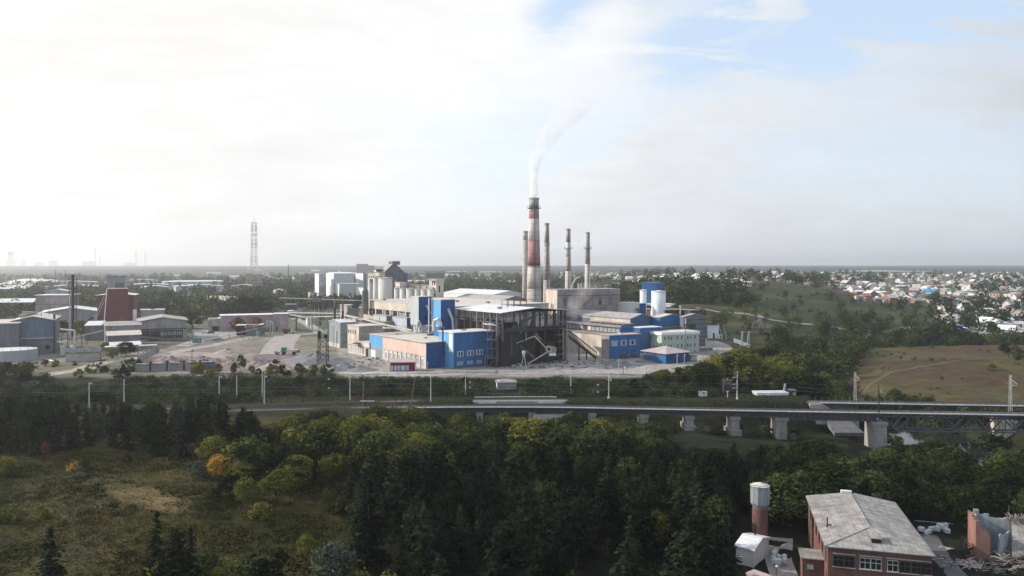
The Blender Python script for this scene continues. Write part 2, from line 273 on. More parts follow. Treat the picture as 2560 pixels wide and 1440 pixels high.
def T(X, Y):
    Y = max(Y, 41.)
    p = X / Y * F + HX
    for (a, A), (b, B) in zip(COLS, COLS[1:]):
        if p <= b or b == 3600: break
    t = min(1, max(0, (p - a) / (b - a))); t = t * t * (3 - 2 * t)
    z = lerp(pw(A, Y), pw(B, Y), t)
    yard = 300 < Y < 640 and -900 < p < 1840
    if Y < 245: z += .7 * noise.noise((X * .05, Y * .05, 0)) + .22 * noise.noise((X * .25, Y * .25, 3))
    elif not yard:
        k = min(1, max(0, (Y - 290) / 150)); kk = min(4, Y / 600)
        z += k * kk * (1.2 * noise.noise((X * .012, Y * .012, 1)) + .5 * noise.noise((X * .05, Y * .05, 2)))
        if Y > 5000: z += 9 * noise.noise((X * .0006, Y * .0004, 15))
        if Y > 1800: z += min(6, Y / 1500) * noise.noise((X * .0012, Y * .0012, 5))
    if Y < 600:
        d = abs(X - river_x(Y)); hw = 15
        if d < hw + 10: z = min(z, lerp(-17, z, min(1, max(0, (d - hw + 4) / 14)) ** 1.0))
    return z
def drop(px, py, Y0=400, Y1=9000):
    Y = Y0
    while Y < Y1:
        X = (px - HX) / F * Y
        if HY + (CZ - T(X, Y)) * F / Y <= py: return X, Y, T(X, Y)
        Y *= 1.01
    return None
def cover(X, Y, z):
    p = X / Y * F + HX
    n_ = noise.fractal((X * .02, Y * .02, 0), 1, 2, 4) ; n2_ = noise.noise((X * .11, Y * .11, 7)); n3_ = noise.noise((X * .006, Y * .006, 4))
    def mx(a, b, t): t = min(1, max(0, t)); return tuple(lerp(x, y, t) for x, y in zip(a, b))
    if Y > 2300: return mx((.035, .045, .026), (.016, .028, .022), .4 + n3_ * .5 + (Y - 2300) / 1500)
    if Y < 244:
        # meadow on the left, forest floor on the right
        g = mx((.024, .027, .008), (.058, .049, .016), .5 + n_ * .9 + n2_ * .4)
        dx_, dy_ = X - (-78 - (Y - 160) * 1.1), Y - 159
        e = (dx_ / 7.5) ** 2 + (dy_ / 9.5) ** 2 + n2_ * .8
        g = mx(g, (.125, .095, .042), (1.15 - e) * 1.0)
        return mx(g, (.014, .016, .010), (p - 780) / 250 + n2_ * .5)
    if Y < 300: return mx((.034, .034, .017), (.015, .020, .009), .6 + n_ + n2_ * .5)
    if 300 <= Y < 640 and p < pw([(380, 1835), (430, 1815), (445, 1770), (640, 1640)], Y):
        c = mx((.24, .22, .205), (.36, .325, .30), .5 + n_ * 1.3 + n2_ * .5)
        if p < 840:                                # left works: weeds between dusty ground
            c = mx((.22, .195, .17), (.12, .115, .075), .35 + n3_ * 1.2 + n_ * 1.6)
            c = mx(c, (.205, .155, .15), min((p - 370) / 30, (760 - p) / 30, (Y - 314) / 6, (408 - Y) / 12))
            if Y > 470: c = mx(c, (.08, .10, .05), .7)
        if Y < 312: c = mx((.05, .055, .035), c, (Y - 298) / 8)
        return c
    if Y < 500 and p > 2060:
        c = mx((.078, .066, .026), (.066, .041, .022), .45 + n3_ * .6 + n_ * 1.4)
        return mx(c, (.055, .06, .03), n2_ * 1.4 - .1)
    if Y < 1000 and p > 1680:
        return mx((.026, .036, .015), (.066, .062, .029), .35 + n_ * 1.1 + n2_ * .5 + n3_ * .5)
    return mx((.045, .06, .035), (.12, .11, .075), .35 + n_ * 1.0 + n3_ * .6)
def ground():
    us = [-900 + 11 * k for k in range(410)]
    ys = [42.]
    while ys[-1] < 14500: ys.append(ys[-1] * (1.0085 if ys[-1] < 700 else 1.02))
    nu, ny = len(us), len(ys); V_ = np.zeros((ny, nu, 3)); C_ = np.zeros((ny, nu, 4)); C_[..., 3] = 1
    for j, Y in enumerate(ys):
        for i, u in enumerate(us):
            X = (u - HX) / F * Y; z = T(X, Y); V_[j, i] = (X, Y, z)
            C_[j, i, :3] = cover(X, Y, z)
    idx = np.arange(nu * ny).reshape(ny, nu)
    Fc = np.stack([idx[:-1, :-1], idx[:-1, 1:], idx[1:, 1:], idx[1:, :-1]], -1).reshape(-1, 4)
    me = bpy.data.meshes.new('ground'); me.vertices.add(nu * ny); me.vertices.foreach_set('co', V_.astype(np.float32).ravel())
    me.loops.add(Fc.size); me.loops.foreach_set('vertex_index', Fc.astype(np.int32).ravel()); me.polygons.add(len(Fc)); me.polygons.foreach_set('loop_start', np.arange(0, Fc.size, 4, dtype=np.int32))
    me.update(calc_edges=True); me.polygons.foreach_set('use_smooth', [True] * len(Fc))
    ca = me.color_attributes.new('cover', 'FLOAT_COLOR', 'POINT'); ca.data.foreach_set('color', C_.astype(np.float32).ravel())
    m = bpy.data.materials.new('ground_cover'); m.use_nodes = True; t = m.node_tree; n = t.nodes; l = t.links; b = n['Principled BSDF']; b.inputs['Roughness'].default_value = .95; b.inputs['Specular IOR Level'].default_value = .1
    at = n.new('ShaderNodeAttribute'); at.attribute_name = 'cover'; g = n.new('ShaderNodeNewGeometry')
    q = []
    for s_, d_ in ((1.2, 8), (.16, 7)):
        z_ = n.new('ShaderNodeTexNoise'); l.new(g.outputs['Position'], z_.inputs['Vector']); z_.inputs['Scale'].default_value = s_; z_.inputs['Detail'].default_value = d_; z_.inputs['Roughness'].default_value = .7
        r_ = n.new('ShaderNodeMapRange'); l.new(z_.outputs['Fac'], r_.inputs[0]); r_.inputs[1].default_value = .3; r_.inputs[2].default_value = .7; r_.inputs[3].default_value = .55; r_.inputs[4].default_value = 1.4; q.append(r_.outputs[0])
    mm = n.new('ShaderNodeMath'); mm.operation = 'MULTIPLY'; l.new(q[0], mm.inputs[0]); l.new(q[1], mm.inputs[1])
    v_ = n.new('ShaderNodeVectorMath'); v_.operation = 'SCALE'; l.new(at.outputs['Color'], v_.inputs[0]); l.new(mm.outputs[0], v_.inputs['Scale']); l.new(v_.outputs[0], b.inputs['Base Color'])
    bp = n.new('ShaderNodeBump'); bp.inputs['Strength'].default_value = .7; bp.inputs['Distance'].default_value = .5; l.new(z_.outputs['Fac'], bp.inputs['Height']); l.new(bp.outputs[0], b.inputs['Normal'])
    me.materials.append(m); o = bpy.data.objects.new('ground', me); col.objects.link(o); tag(o, kind='structure')
ground()
# river
wm = bpy.data.materials.new('river_water'); wm.use_nodes = True; b_ = wm.node_tree.nodes['Principled BSDF']; b_.inputs['Base Color'].default_value = (.02, .025, .022, 1); b_.inputs['Roughness'].default_value = .06
b_.inputs['IOR'].default_value = 1.33; zz = wm.node_tree.nodes.new('ShaderNodeTexNoise'); zz.inputs['Scale'].default_value = 30; bb = wm.node_tree.nodes.new('ShaderNodeBump'); bb.inputs['Strength'].default_value = .05
wm.node_tree.links.new(zz.outputs['Fac'], bb.inputs['Height']); wm.node_tree.links.new(bb.outputs[0], b_.inputs['Normal'])
mb = MB(); ring = []
for Y in (45, 100, 150, 200, 235, 265, 290, 320, 340, 380, 420, 470, 520): ring.append((river_x(Y), Y))
for (x0, y0), (x1, y1) in zip(ring, ring[1:]): mb.poly([(x0 - 22, y0, -14), (x0 + 22, y0, -14), (x1 + 22, y1, -14), (x1 - 22, y1, -14)], wm)
tag(mb.build('river'), kind='structure')
def sheet(name, pts, m, z=4.04, lbl=None):
    mb = MB(); mb.poly([(x, y, z) for x, y in pts], m); return tag(mb.build(name), kind='structure')
def road(name, pts, wd, m, z=4.04, kind='structure', step=6):
    """pts: list of (x,y); ribbon that follows the terrain"""
    mb = MB(); q = []
    for (a, b), (c, d) in zip(pts, pts[1:]):
        k = max(1, int(math.hypot(c - a, d - b) / step)); q += [(lerp(a, c, i / k), lerp(b, d, i / k)) for i in range(k)]
    q.append(pts[-1]); L_, R_ = [], []
    for i, (x, y) in enumerate(q):
        x0, y0 = q[max(0, i - 1)]; x1, y1 = q[min(len(q) - 1, i + 1)]; dx_, dy_ = x1 - x0, y1 - y0; h = math.hypot(dx_, dy_); nx, ny = -dy_ / h * wd / 2, dx_ / h * wd / 2
        def zz_(X, Y): return z if z is not None else T(X, Y) + .12
        L_.append((x + nx, y + ny, zz_(x + nx, y + ny))); R_.append((x - nx, y - ny, zz_(x - nx, y - ny)))
    for i in range(len(q) - 1): mb.poly([R_[i], R_[i + 1], L_[i + 1], L_[i]], m)
    return tag(mb.build(name), kind=kind)
G = lambda *a: [P(px, py, 4.04) for px, py in a]
road('access_road', G((40, 955), (110, 938), (200, 925), (262, 905), (380, 890), (450, 878), (560, 858), (640, 842)), 9, 'road_dust', None)
road('yard_road', G((450, 866), (540, 838), (700, 838), (800, 833)), 10, 'road_dust', 4.06)
sheet('truck_yard', G((490, 846), (560, 846), (640, 832), (600, 822), (480, 824)), 'road_dust', 4.08)
road('quarry_road', G((720, 838), (700, 862), (690, 885)), 16, 'road_dust', 4.07)
road('side_road', G((800, 832), (770, 810), (735, 795), (745, 770), (775, 757)), 8, 'road_dust', 4.05)
sheet('works_yard', G((1240, 922), (1250, 936), (1640, 935), (1700, 930), (1740, 905), (1500, 888), (1400, 880), (1240, 900)), 'road_dust', 4.03)
sheet('hall_floor', G((860, 870), (900, 920), (1000, 925), (1240, 930), (1240, 880), (1000, 868), (880, 855)), 'gravel', 4.02)
road('works_lane', [P(1745, 900, 4), P(1800, 893, 4), P(1820, 880, 4), P(1800, 862, 4), P(1772, 852, 4)], 9, 'gravel', None)
road('hill_track', [drop(px, py)[:2] for px, py in ((1740, 770), (1790, 781), (1850, 786), (1930, 800), (2000, 812), (2100, 822), (2180, 830))], 5, 'pile_tan', None)
road('slope_track', [drop(px, py)[:2] for px, py in ((2150, 850), (2180, 838), (2240, 824), (2290, 818))], 5, 'pile_tan', None)

lk = [drop(px, py, 1800)[:2] for px, py in ((2085, 680.5), (2330, 681), (2330, 679.2), (2200, 677.2), (2095, 678.6))]; mb = MB(); mb.poly([(x, y, T(x, y) + 2.5) for x, y in lk], wm); tag(mb.build('lake'), kind='structure')

mat('brick_mid', (.24, .115, .085), kind='brick', size=(.5, .22), mort=.02, var=.3, c2=(.2, .1, .08)); mat('plaster_dirty', (.31, .33, .35), var=.4, sc_=.8, c2=(.22, .2, .18)); mat('trodden', (.088, .073, .038), var=.3, streak=1)
road('field_track', [XY(2130, 345), XY(2230, 385), XY(2400, 410), XY(2600, 425)], 2.2, 'trodden', None)
# ---------------------------------------------------------------- buildings
A37 = 37
class Bld:
    def __init__(s, name, label, cat, xl, xf, xr, yt, yb=None, Y=None, z0=4., ang=A37, wall='cream_wall', roof='flat', rm='roof_pale', rise=2., ov=.4, A=None, L=None, fascia=None, group=None, wallR=None, wallL=None, h=None, base=1.0, walls=True):
        if Y is None: Y = (CZ - z0) * F / (yb - HY)
        X = (xf - HX) / F * Y; s.X, s.Y, s.z0 = X, Y, z0; th = math.radians(ang); s.a = (math.cos(th), math.sin(th)); s.l = (-math.sin(th), math.cos(th))
        s.A = A if A else s.solve(s.a, xr); s.L = L if L else s.solve(s.l, xl)
        s.h = h if h else zat(yt, Y) - z0
        s.o = empty(name, label, cat, (X, Y, z0), th, group); s.wall = wall
        A_, L_, h_ = s.A, s.L, s.h
        if A_ <= 0 or L_ <= 0 or h_ <= 0 or A_ > 200 or L_ > 200: print('BAD', name, label, round(A_, 1), round(L_, 1), round(h_, 1))
        wR = wallR or wall; wL = wallL or wall; mb = MB()
        b = [(0, 0), (A_, 0), (A_, L_), (0, L_)]; z_ = -base
        def q(i, j, m, extra=None):
            p = [(*b[i], z_), (*b[j], z_), (*b[j], h_)] + ([extra] if extra else []) + [(*b[i], h_)]; mb.poly(p, m)
        ex = [None] * 4
        if roof == 'gy': ex[0] = (A_ / 2, 0, h_ + rise); ex[2] = (A_ / 2, L_, h_ + rise)
        if roof == 'gx': ex[1] = (A_, L_ / 2, h_ + rise); ex[3] = (0, L_ / 2, h_ + rise)
        if walls:
            q(0, 1, wR, ex[0]); q(1, 2, wall, ex[1]); q(2, 3, wall, ex[2]); q(3, 0, wL, ex[3])
            mb.build('wall', s.o)
        r = MB(); e = .02; t = .28
        if roof == 'flat': r.box(-ov, -ov, h_ + e, A_ + ov, L_ + ov, h_ + e + t, rm)
        elif roof == 'parapet':
            r.box(.15, .15, h_ - .55, A_ - .15, L_ - .15, h_ - .5, rm); fm = fascia or wall
            for x0, y0, x1, y1 in ((-.06, -.06, A_ + .06, .14), (-.06, L_ - .14, A_ + .06, L_ + .06), (-.06, .14, .14, L_ - .14), (A_ - .14, .14, A_ + .06, L_ - .14)): r.box(x0, y0, h_ - .6, x1, y1, h_ + .12, fm)
        elif roof == 'gy':
            k = rise / (A_ / 2)
            for x0, x1, za, zb in ((-ov, A_ / 2, h_ - ov * k, h_ + rise), (A_ / 2, A_ + ov, h_ + rise, h_ - ov * k)):
                r.hexa([(x0, -ov, za + e), (x1, -ov, zb + e), (x1, L_ + ov, zb + e), (x0, L_ + ov, za + e)], [(x0, -ov, za + t), (x1, -ov, zb + t), (x1, L_ + ov, zb + t), (x0, L_ + ov, za + t)], rm)
        elif roof == 'gx':
            k = rise / (L_ / 2)
            for y0, y1, za, zb in ((-ov, L_ / 2, h_ - ov * k, h_ + rise), (L_ / 2, L_ + ov, h_ + rise, h_ - ov * k)):
                r.hexa([(-ov, y0, za + e), (A_ + ov, y0, za + e), (A_ + ov, y1, zb + e), (-ov, y1, zb + e)], [(-ov, y0, za + t), (A_ + ov, y0, za + t), (A_ + ov, y1, zb + t), (-ov, y1, zb + t)], rm)
        elif roof in ('sx', 'sy'):        # mono-pitch rising along x / y
            zs = [0, rise, rise, 0] if roof == 'sx' else [0, 0, rise, rise]
            c = [(-ov, -ov), (A_ + ov, -ov), (A_ + ov, L_ + ov), (-ov, L_ + ov)]
            r.hexa([(*p, h_ + e + z) for p, z in zip(c, zs)], [(*p, h_ + t + z) for p, z in zip(c, zs)], rm)
            w_ = MB(); cc = [(0.01, 0.01), (A_ - .01, .01), (A_ - .01, L_ - .01), (.01, L_ - .01)]
            w_.hexa([(*p, h_ - .02) for p in cc], [(*p, h_ + z) for p, z in zip(cc, zs)], wall); w_.build('upper_wall', s.o)
        elif roof == 'hip':
            d = min(A_, L_) / 2; c = [(-ov, -ov), (A_ + ov, -ov), (A_ + ov, L_ + ov), (-ov, L_ + ov)]
            if A_ > L_: rg = [(L_ / 2, L_ / 2), (A_ - L_ / 2, L_ / 2)]; fs = [((0, 1), (1, 0)), ((1, 2), (1, 1)), ((2, 3), (0, 1)), ((3, 0), (0, 0))]
            else: rg = [(A_ / 2, A_ / 2), (A_ / 2, L_ - A_ / 2)]; fs = [((0, 1), (0, 0)), ((1, 2), (1, 0)), ((2, 3), (1, 1)), ((3, 0), (0, 1))]
            for (i, j), (g0, g1) in fs:
                pts = [(*c[i], h_), (*c[j], h_), (*rg[g0], h_ + rise)] + ([(*rg[g1], h_ + rise)] if g0 != g1 else []); r.poly(pts, rm)
            r.box(-ov, -ov, h_ - .25, A_ + ov, L_ + ov, h_ - .01, rm)
        if roof: s.roof = r.build('roof', s.o)
    def solve(s, d, px):
        k = (px - HX) / F; return (k * s.Y - s.X) / (d[0] - k * d[1])
    def fL(s, px): return s.solve(s.l, px) / s.L
    def fR(s, px): return s.solve(s.a, px) / s.A
    def rect(s, face, u0, u1, v0, v1, m, name='panel', d=.06, parent=None, fr=True):
        """a plate standing d proud of a face; u fractions, v metres"""
        mb = MB(); s._r(mb, face, u0, u1, v0, v1, m, d); return mb.build(name, parent or s.o)
    def _r(s, mb, face, u0, u1, v0, v1, m, d, d0=.004):
        if face == 'R': mb.box(u0 * s.A, -d, v0, u1 * s.A, -d0, v1, m)
        else: mb.box(-d, u0 * s.L, v0, -d0, u1 * s.L, v1, m)
    def win(s, face, u, v0, v1, w, m='window_dark', frame='frame_white', bar=True, name='window', ft=.14):
        n = s.A if face == 'R' else s.L; a, b = u - w / 2 / n, u + w / 2 / n; mb = MB(); t = ft / n
        s._r(mb, face, a, b, v0, v1, m, .05)
        if frame:
            s._r(mb, face, a - t, a, v0 - ft, v1 + ft, frame, .1); s._r(mb, face, b, b + t, v0 - ft, v1 + ft, frame, .1)
            s._r(mb, face, a, b, v0 - ft, v0, frame, .1); s._r(mb, face, a, b, v1, v1 + ft, frame, .1)
            if bar: s._r(mb, face, u - t * .4, u + t * .4, v0, v1, frame, .09)
        return mb.build(name, s.o)
    def wins(s, face, us, v0, v1, w, **k):
        for u in us: s.win(face, u, v0, v1, w, **k)
    def rbox(s, fx, fy, w, d, h, m='grey_sheet', name='roof_vent', z=None):
        z = s.h + .3 if z is None else z; mb = MB(); x, y = fx * s.A, fy * s.L; mb.box(x - w / 2, y - d / 2, z - .25, x + w / 2, y + d / 2, z + h, m)
        mb.box(x - w / 2 - .15, y - d / 2 - .15, z + h, x + w / 2 + .15, y + d / 2 + .15, z + h + .12, m); return mb.build(name, s.o)
    def part(s, name, fn):
        mb = MB(); fn(mb); return mb.build(name, s.o)
R_ = lambda n, a=0., b=1.: [lerp(a, b, (k + .5) / n) for k in range(n)]
# --- 1 bright blue front hall
b = Bld('blue_hall', 'bright blue sheet hall with a flat white roof and dark gate, nearest the fence', 'factory hall', 1097, 1134, 1238, 833, 922, wall='blue_sheet', wallL='light_and_lit_blue_sheet', rm='roof_white', ov=.5)  # left wall in a lighter blue: sunlight is put into its colour
for u0, u1 in ((.09, .22), (.32, .465), (.535, .69)):
    b.win('R', (u0 + u1) / 2, 5.2, 7.2, (u1 - u0) * b.A, m='window_pale'); b.rect('R', u0 + .03, u0 + .055, 5.25, 7.1, 'window_dark', 'window_opening', .08); b.rect('R', u1 - .045, u1 - .015, 5.25, 7.1, 'window_dark', 'window_opening', .08)
for u0, u1 in ((.07, .22), (.31, .46), (.54, .67)): b.win('R', (u0 + u1) / 2, 1.2, 2.9, (u1 - u0) * b.A, m='window_pale', frame='slate_blue_sheet')
b.rect('R', .745, .985, 0, 4.3, 'grey_sheet', 'gate_frame', .12); b.rect('R', .77, .96, 0, 3.9, 'dark_gap', 'gate', .16)
b.rect('L', .06, .30, 7.0, b.h, 'white_sheet', 'pale_panel', .08)
b.rbox(.45, .6, 2.2, 1.2, .3, 'roof_brown', 'hatch')
mb = MB(); mb.tube((0, 0, 8), (0, 0, 23.2), .32, 'black_pipe', 8); mb.tube((0, 0, 8), (1.2, 0, 8), .32, 'black_pipe', 8); x, y = XY(1107, 322); o = mb.build('exhaust_stack', b.o); o.parent = None; o.location = (x, y, 3.0)
tag(o, 'slim black exhaust stack rising in front of the bright blue hall', 'exhaust stack'); mb = MB(); mb.tube((0, 0, 1), (0, 0, 8), .12, 'steel_dark', 6); mb.build('stand', o)
# --- 2 pink panelled hall with blue end
b = Bld('pink_hall', 'long low hall with a pink panelled front above cream brick and a navy end wall', 'factory hall', 924.6, 1065, 1110, 857.5, 922, wall='cream_wall', wallR='navy_sheet', rm='roof_pale', ov=.35, A=30)
up = b.fL(957)
b.rect('L', 0.0, up, 5.6, b.h - .5, 'pink_wall', 'pink_panel', .16); b.rect('L', up + .003, 1, 5.2, b.h - .3, 'light_and_lit_blue_sheet', 'blue_panel', .16)
b.rect('L', -.003, up, b.h - .45, b.h - .02, 'roof_brown', 'eaves_strip', .25); b.rect('L', 0, up, 5.15, 5.55, 'cream_wall', 'cornice', .3)
b.rect('L', up + .01, 1, 0, 4.9, 'grey_sheet', 'gate_wall', .12)
for u in (.62, .78, .93): b.rect('L', lerp(up, 1, u) - .022, lerp(up, 1, u) + .022, 0, 3.8, 'white_sheet', 'door', .2)
for k, u in enumerate(R_(9, .02, up - .02)):
    b.win('L', u, 1.0, 3.9, 1.9, m='window_pale'); 
    if k: b.rect('L', u - .055, u - .043, 0, 5.1, 'cream_wall', 'pilaster', .35)
b.rect('L', -.004, .006, 0, b.h - .4, 'white_sheet', 'corner_strip', .22)
b.rect('R', .02, .98, b.h - .25, b.h, 'roof_brown', 'eaves_strip', .1)
for fx, fy in ((.3, .3), (.6, .55), (.25, .75)): b.rbox(fx, fy, 1.2, 1.2, .5, 'roof_grey')
b.part('dark_roof_patch', lambda m: m.box(1, b.L * .72, b.h + .31, 26, b.L * .98, b.h + .35, 'roof_grey'))
# --- 3 two storey cream annex
b = Bld('cream_annex', 'cream two-storey annex with a grey blank side, left of the light blue panels', 'annex', 869, 923.5, 935, 858, 893, wall='cream_wall', rm='roof_pale', A=14, ov=.2)
def _f(m):
    L1 = b.L; y0 = b.solve(b.l, 897); m.box(0.02, y0, b.h + .31, 13, L1, b.h + 7.2, 'cream_wall')
    m.box(-.3, y0 - .3, b.h + 7.2, 13.3, L1 + .3, b.h + 7.5, 'roof_pale')
b.part('upper_storey', _f); y0 = b.solve(b.l, 897)
b.part('blank_side', lambda m: m.box(.1, y0 - .1, b.h + .35, 13, y0 - .01, b.h + 7.15, 'concrete'))
for k in range(4): b.win('L', lerp(y0, b.L, .3 + .2 * k) / b.L, b.h + 3.3, b.h + 5.2, .9, frame=None)
for u in R_(9): b.rect('L', u - .018, u + .018, .8, 3.6, 'window_pale' if rnd.random() < .6 else 'dark_gap', 'window', .06); 
b.rect('L', 0, 1, 4.2, 4.6, 'brown_wall', 'cornice', .2); b.rect('L', .04, .15, 0, 4.0, 'dark_gap', 'doorway', .12)
b.part('canopy', lambda m: m.hexa([(-2.6, 9, 5.6), (0, 9, 5.9), (0, 14, 5.9), (-2.6, 14, 5.6)], [(-2.6, 9, 5.8), (0, 9, 6.1), (0, 14, 6.1), (-2.6, 14, 5.8)], 'steel_dark'))
# --- 4 tall grey boiler house
b = Bld('boiler_house', 'tall grey sheet-clad boiler house with a silver roof behind the dark lattice tower', 'boiler house', 823, 851, 888, 807, 870, wall='grey_sheet', roof='gx', rise=1.2, rm='roof_white', base=1)
b.rect('L', 0, 1, 0, 2.2, 'cream_wall', 'plinth', .3); b.rect('R', 0, 1, 0, 2.4, 'concrete', 'plinth', .3); b.rect('R', 0, 1, 7.0, 7.2, 'steel_dark', 'girt', .1); b.rect('R', .25, .75, 3, 3.2, 'steel_dark', 'girt', .1)
for px, yt in ((837, 768), (857, 772)):
    x, y = XY(px, 418); mb = MB(); zt = zat(yt, 418); mb.tube((0, 0, 0), (0, 0, zt - 15), .55, 'black_pipe', 10); mb.tube((0, 0, zt - 15), (0, 0, zt - 11), .5, 'steel_grey', 10)
    o = mb.build('flue_pipe', None, (x, y, 15 if px < 850 else 14)); tag(o, f'black flue pipe on the grey boiler house roof, the {"farther left" if px < 850 else "right-hand"} of the two', 'flue pipe', 'flue pipes on the boiler house')
b.rect('L', .3, .34, 0, 9, 'post_pale', 'downpipe', .5)
# black hopper by it
x, y = P(853, 868, 4); mb = MB(); mb.box(-2, -2, 4, 2, 2, 9, 'steel_dark'); mb.hexa([(-.6, -.6, 2.2), (.6, -.6, 2.2), (.6, .6, 2.2), (-.6, .6, 2.2)], [(-2, -2, 4), (2, -2, 4), (2, 2, 4), (-2, 2, 4)], 'steel_dark')
o = empty('coal_hopper', 'square black hopper on legs below the grey boiler house', 'hopper', (x + 1, y, 4)); mb.build('bin', o)
for i in (-1.7, 1.7):
    for j in (-1.7, 1.7): mb = MB(); mb.tube((i, j, -.5), (i, j, 4), .12, 'steel_dark'); mb.build('leg', o)
# --- 5/6 blue towers
b = Bld('blue_tower', 'narrow tower, dark blue front and pale grey side, left of two over the pink hall', 'process tower', 1026, 1046.5, 1081, 743, Y=372, wall='navy_sheet', wallL='pale_grey_sheet', rm='roof_pale', ov=.15)
hb = b.h
b.part('lower_block', lambda m: m.box(1.2, .8, -.5, b.A - 2.0, b.L - 1, b.h * .55, 'navy_sheet')); 
b.o.children[0].name = 'wall'
for c in list(b.o.children):
    if c.name.startswith('wall'):   # the clad box only covers the upper part
        for v in c.data.vertices:
            if v.co.z < 0: v.co.z = b.h * .52
b.part('box_floor', lambda m: m.box(.02, .02, b.h * .52, b.A - .02, b.L - .02, b.h * .535, 'grey_sheet'))
b.rect('L', .1, .85, 0, b.h * .52, 'pale_grey_sheet', 'side_panel', -.9) if 0 else b.part('side_panel', lambda m: m.box(1.0, .9, 0, 1.18, b.L - 1.1, b.h * .55, 'pale_grey_sheet'))
b.rect('R', .45, .6, b.h * .6, b.h * .68, 'dark_gap', 'opening', .1)
b.part('duct', lambda m: m.path([(-.6, -1, b.h * .60), (b.A * .25, -1.6, b.h * .42), (b.A * .62, -1.8, 15.2)], .62, 'galv', 8))
b.part('duct', lambda m: m.path([(-.9, -1, b.h * .58), (-1.6, -.4, b.h * .36), (-1.6, 1, 15)], .5, 'galv', 8))
b.part('duct', lambda m: m.path([(b.A * .5, -.6, b.h * .86), (b.A * .75, -1.4, b.h * .72), (b.A * .95, -1.4, b.h * .70), (b.A * .98, -1.4, 14)], .55, 'galv', 8))
b2 = Bld('blue_tower', 'narrow tower, blue front and light blue side, right of two over the pink hall', 'process tower', 1079, 1102, 1137.5, 750.5, Y=352, wall='blue_sheet', wallL='light_and_lit_blue_sheet', wallR='navy_sheet', rm='roof_pale', ov=.15)
b2.part('side_ledge', lambda m: m.box(-.5, .5, b2.h * .56, -.02, b2.L - .5, b2.h * .58, 'galv')); b2.rect('L', .1, .95, 0, b2.h * .55, 'blue_sheet', 'side_panel', .2)
b2.part('duct', lambda m: m.path([(b2.A * .45, -.7, b2.h * .86), (b2.A * .72, -1.2, b2.h * .68), (b2.A * .78, -1.2, 14.5)], .6, 'galv', 8))
b2.part('blower', lambda m: (m.tube((-2.4, 2, 14), (-2.4, 2, 18.5), .8, 'galv', 10), m.tube((-2.4, 2, 18.5), (-1.0, 0, 19.6), .8, 'galv', 10), m.tube((-1, 0, 19.6), (.4, -1.8, 15), .5, 'galv', 8)))
# pipe ladder between the towers
x, y = XY(1076.5, 358); o = empty('pipe_riser', 'bundle of silver riser pipes with a ladder between the two blue towers', 'pipe riser', (x, y, 4))
for k in (-1, 1): mb = MB(); mb.tube((k * .75, 0, 8), (k * .75, 0, zat(745, 358) - 4), .4, 'galv', 8); mb.build('pipe', o)
mb = MB(); mb.box(-.35, .3, 8, -.25, .4, 26, 'steel_dark'); mb.box(.25, .3, 8, .35, .4, 26, 'steel_dark')
for k in range(24): mb.box(-.3, .32, 8.5 + k * .75, .3, .38, 8.58 + k * .75, 'steel_dark')
mb.build('ladder', o); mb = MB(); mb.box(-1.4, -1, 9, 1.4, 1, 12, 'steel_dark'); mb.build('filter_box', o)
# --- 7 the big cream hall
b = Bld('cream_hall', 'very long cream concrete hall with broken window band and wide pale flat roof', 'factory hall', 908, 1128, 1150, 768, Y=372, wall='cream_panel', rm='roof_pale', A=62, ov=.3)
h = b.h
b.rect('L', 0, 1, h - 4.4, h - .1, 'cream_wall', 'fascia_band', .35); b.rect('L', .0, 1, h - 8.2, h - 4.5, 'dark_gap', 'window_band', .05)
for k, u in enumerate(R_(44)):
    if k % 4 == 0: b.rect('L', u - .006, u + .006, h - 8.2, h - 4.4, 'cream_wall', 'pillar', .3)
    elif rnd.random() < .4: b.rect('L', u - .0095, u + .0095, h - 8.1 + rnd.random() * 1.2, h - 4.6 - rnd.random(), 'window_pale', 'pane', .1)
b.rect('L', 0, .55, h - 10.5, h - 8.3, 'cream_wall', 'sill_band', .4); b.rect('L', .2, .2035, 3, h - 8, 'steel_dark', 'downpipe', .6)
b.part('handrail', lambda m: [m.box(-.3, y, h + .3, -.22, y + .1, h + 1.3, 'steel_grey') for y in [k * 3 for k in range(int(b.L / 3))]] + [m.box(-.3, 0, h + 1.25, -.22, b.L, h + 1.33, 'steel_grey')])
for fx, fy, s_ in ((.15, .5, 2.), (.3, .7, 1.5), (.1, .85, 1.6), (.45, .4, 2.2), (.6, .6, 1.5), (.55, .18, 1.8)): b.rbox(fx, fy, s_, s_, .9, 'roof_grey')
x, y = XY(913, 440); mb = MB(); mb.cyl(0, 0, 0, zat(727, 440) - 22, 2.0, 1.9, 'dark_concrete', 16); mb.cyl(0, 0, zat(727, 440) - 22, zat(727, 440) - 19.5, 1.5, .3, 'dark_concrete', 16)
tag(mb.build('dust_cyclone', None, (x, y, 22)), 'dark round-topped dust cyclone at the far left end of the long cream hall', 'dust cyclone')
# sheds before it
b = Bld('green_grey_shed', 'greenish grey flat-roofed shed below the broken window band', 'shed', 933, 966, 980, 791, Y=402, wall='pale_grey_sheet', wallR='grey_wall', rm='roof_grey', ov=.2); b.rect('L', .48, .51, b.h - 4, b.h - .5, 'steel_dark', 'seam', .08)
b = Bld('light_blue_shed', 'light blue sheet shed with a dark end wall beside the left blue tower', 'shed', 981, 1017, 1028, 796, Y=390, wall='light_and_lit_blue_sheet', wallL='plaster_blue', wallR='navy_sheet', rm='roof_grey', ov=.25)
b = Bld('brown_roof_lean_to', 'low lean-to with a dusty brown roof under the long cream hall', 'lean-to', 905, 962, 985, 806, Y=398, wall='concrete', rm='roof_brown', roof='flat', ov=.3)
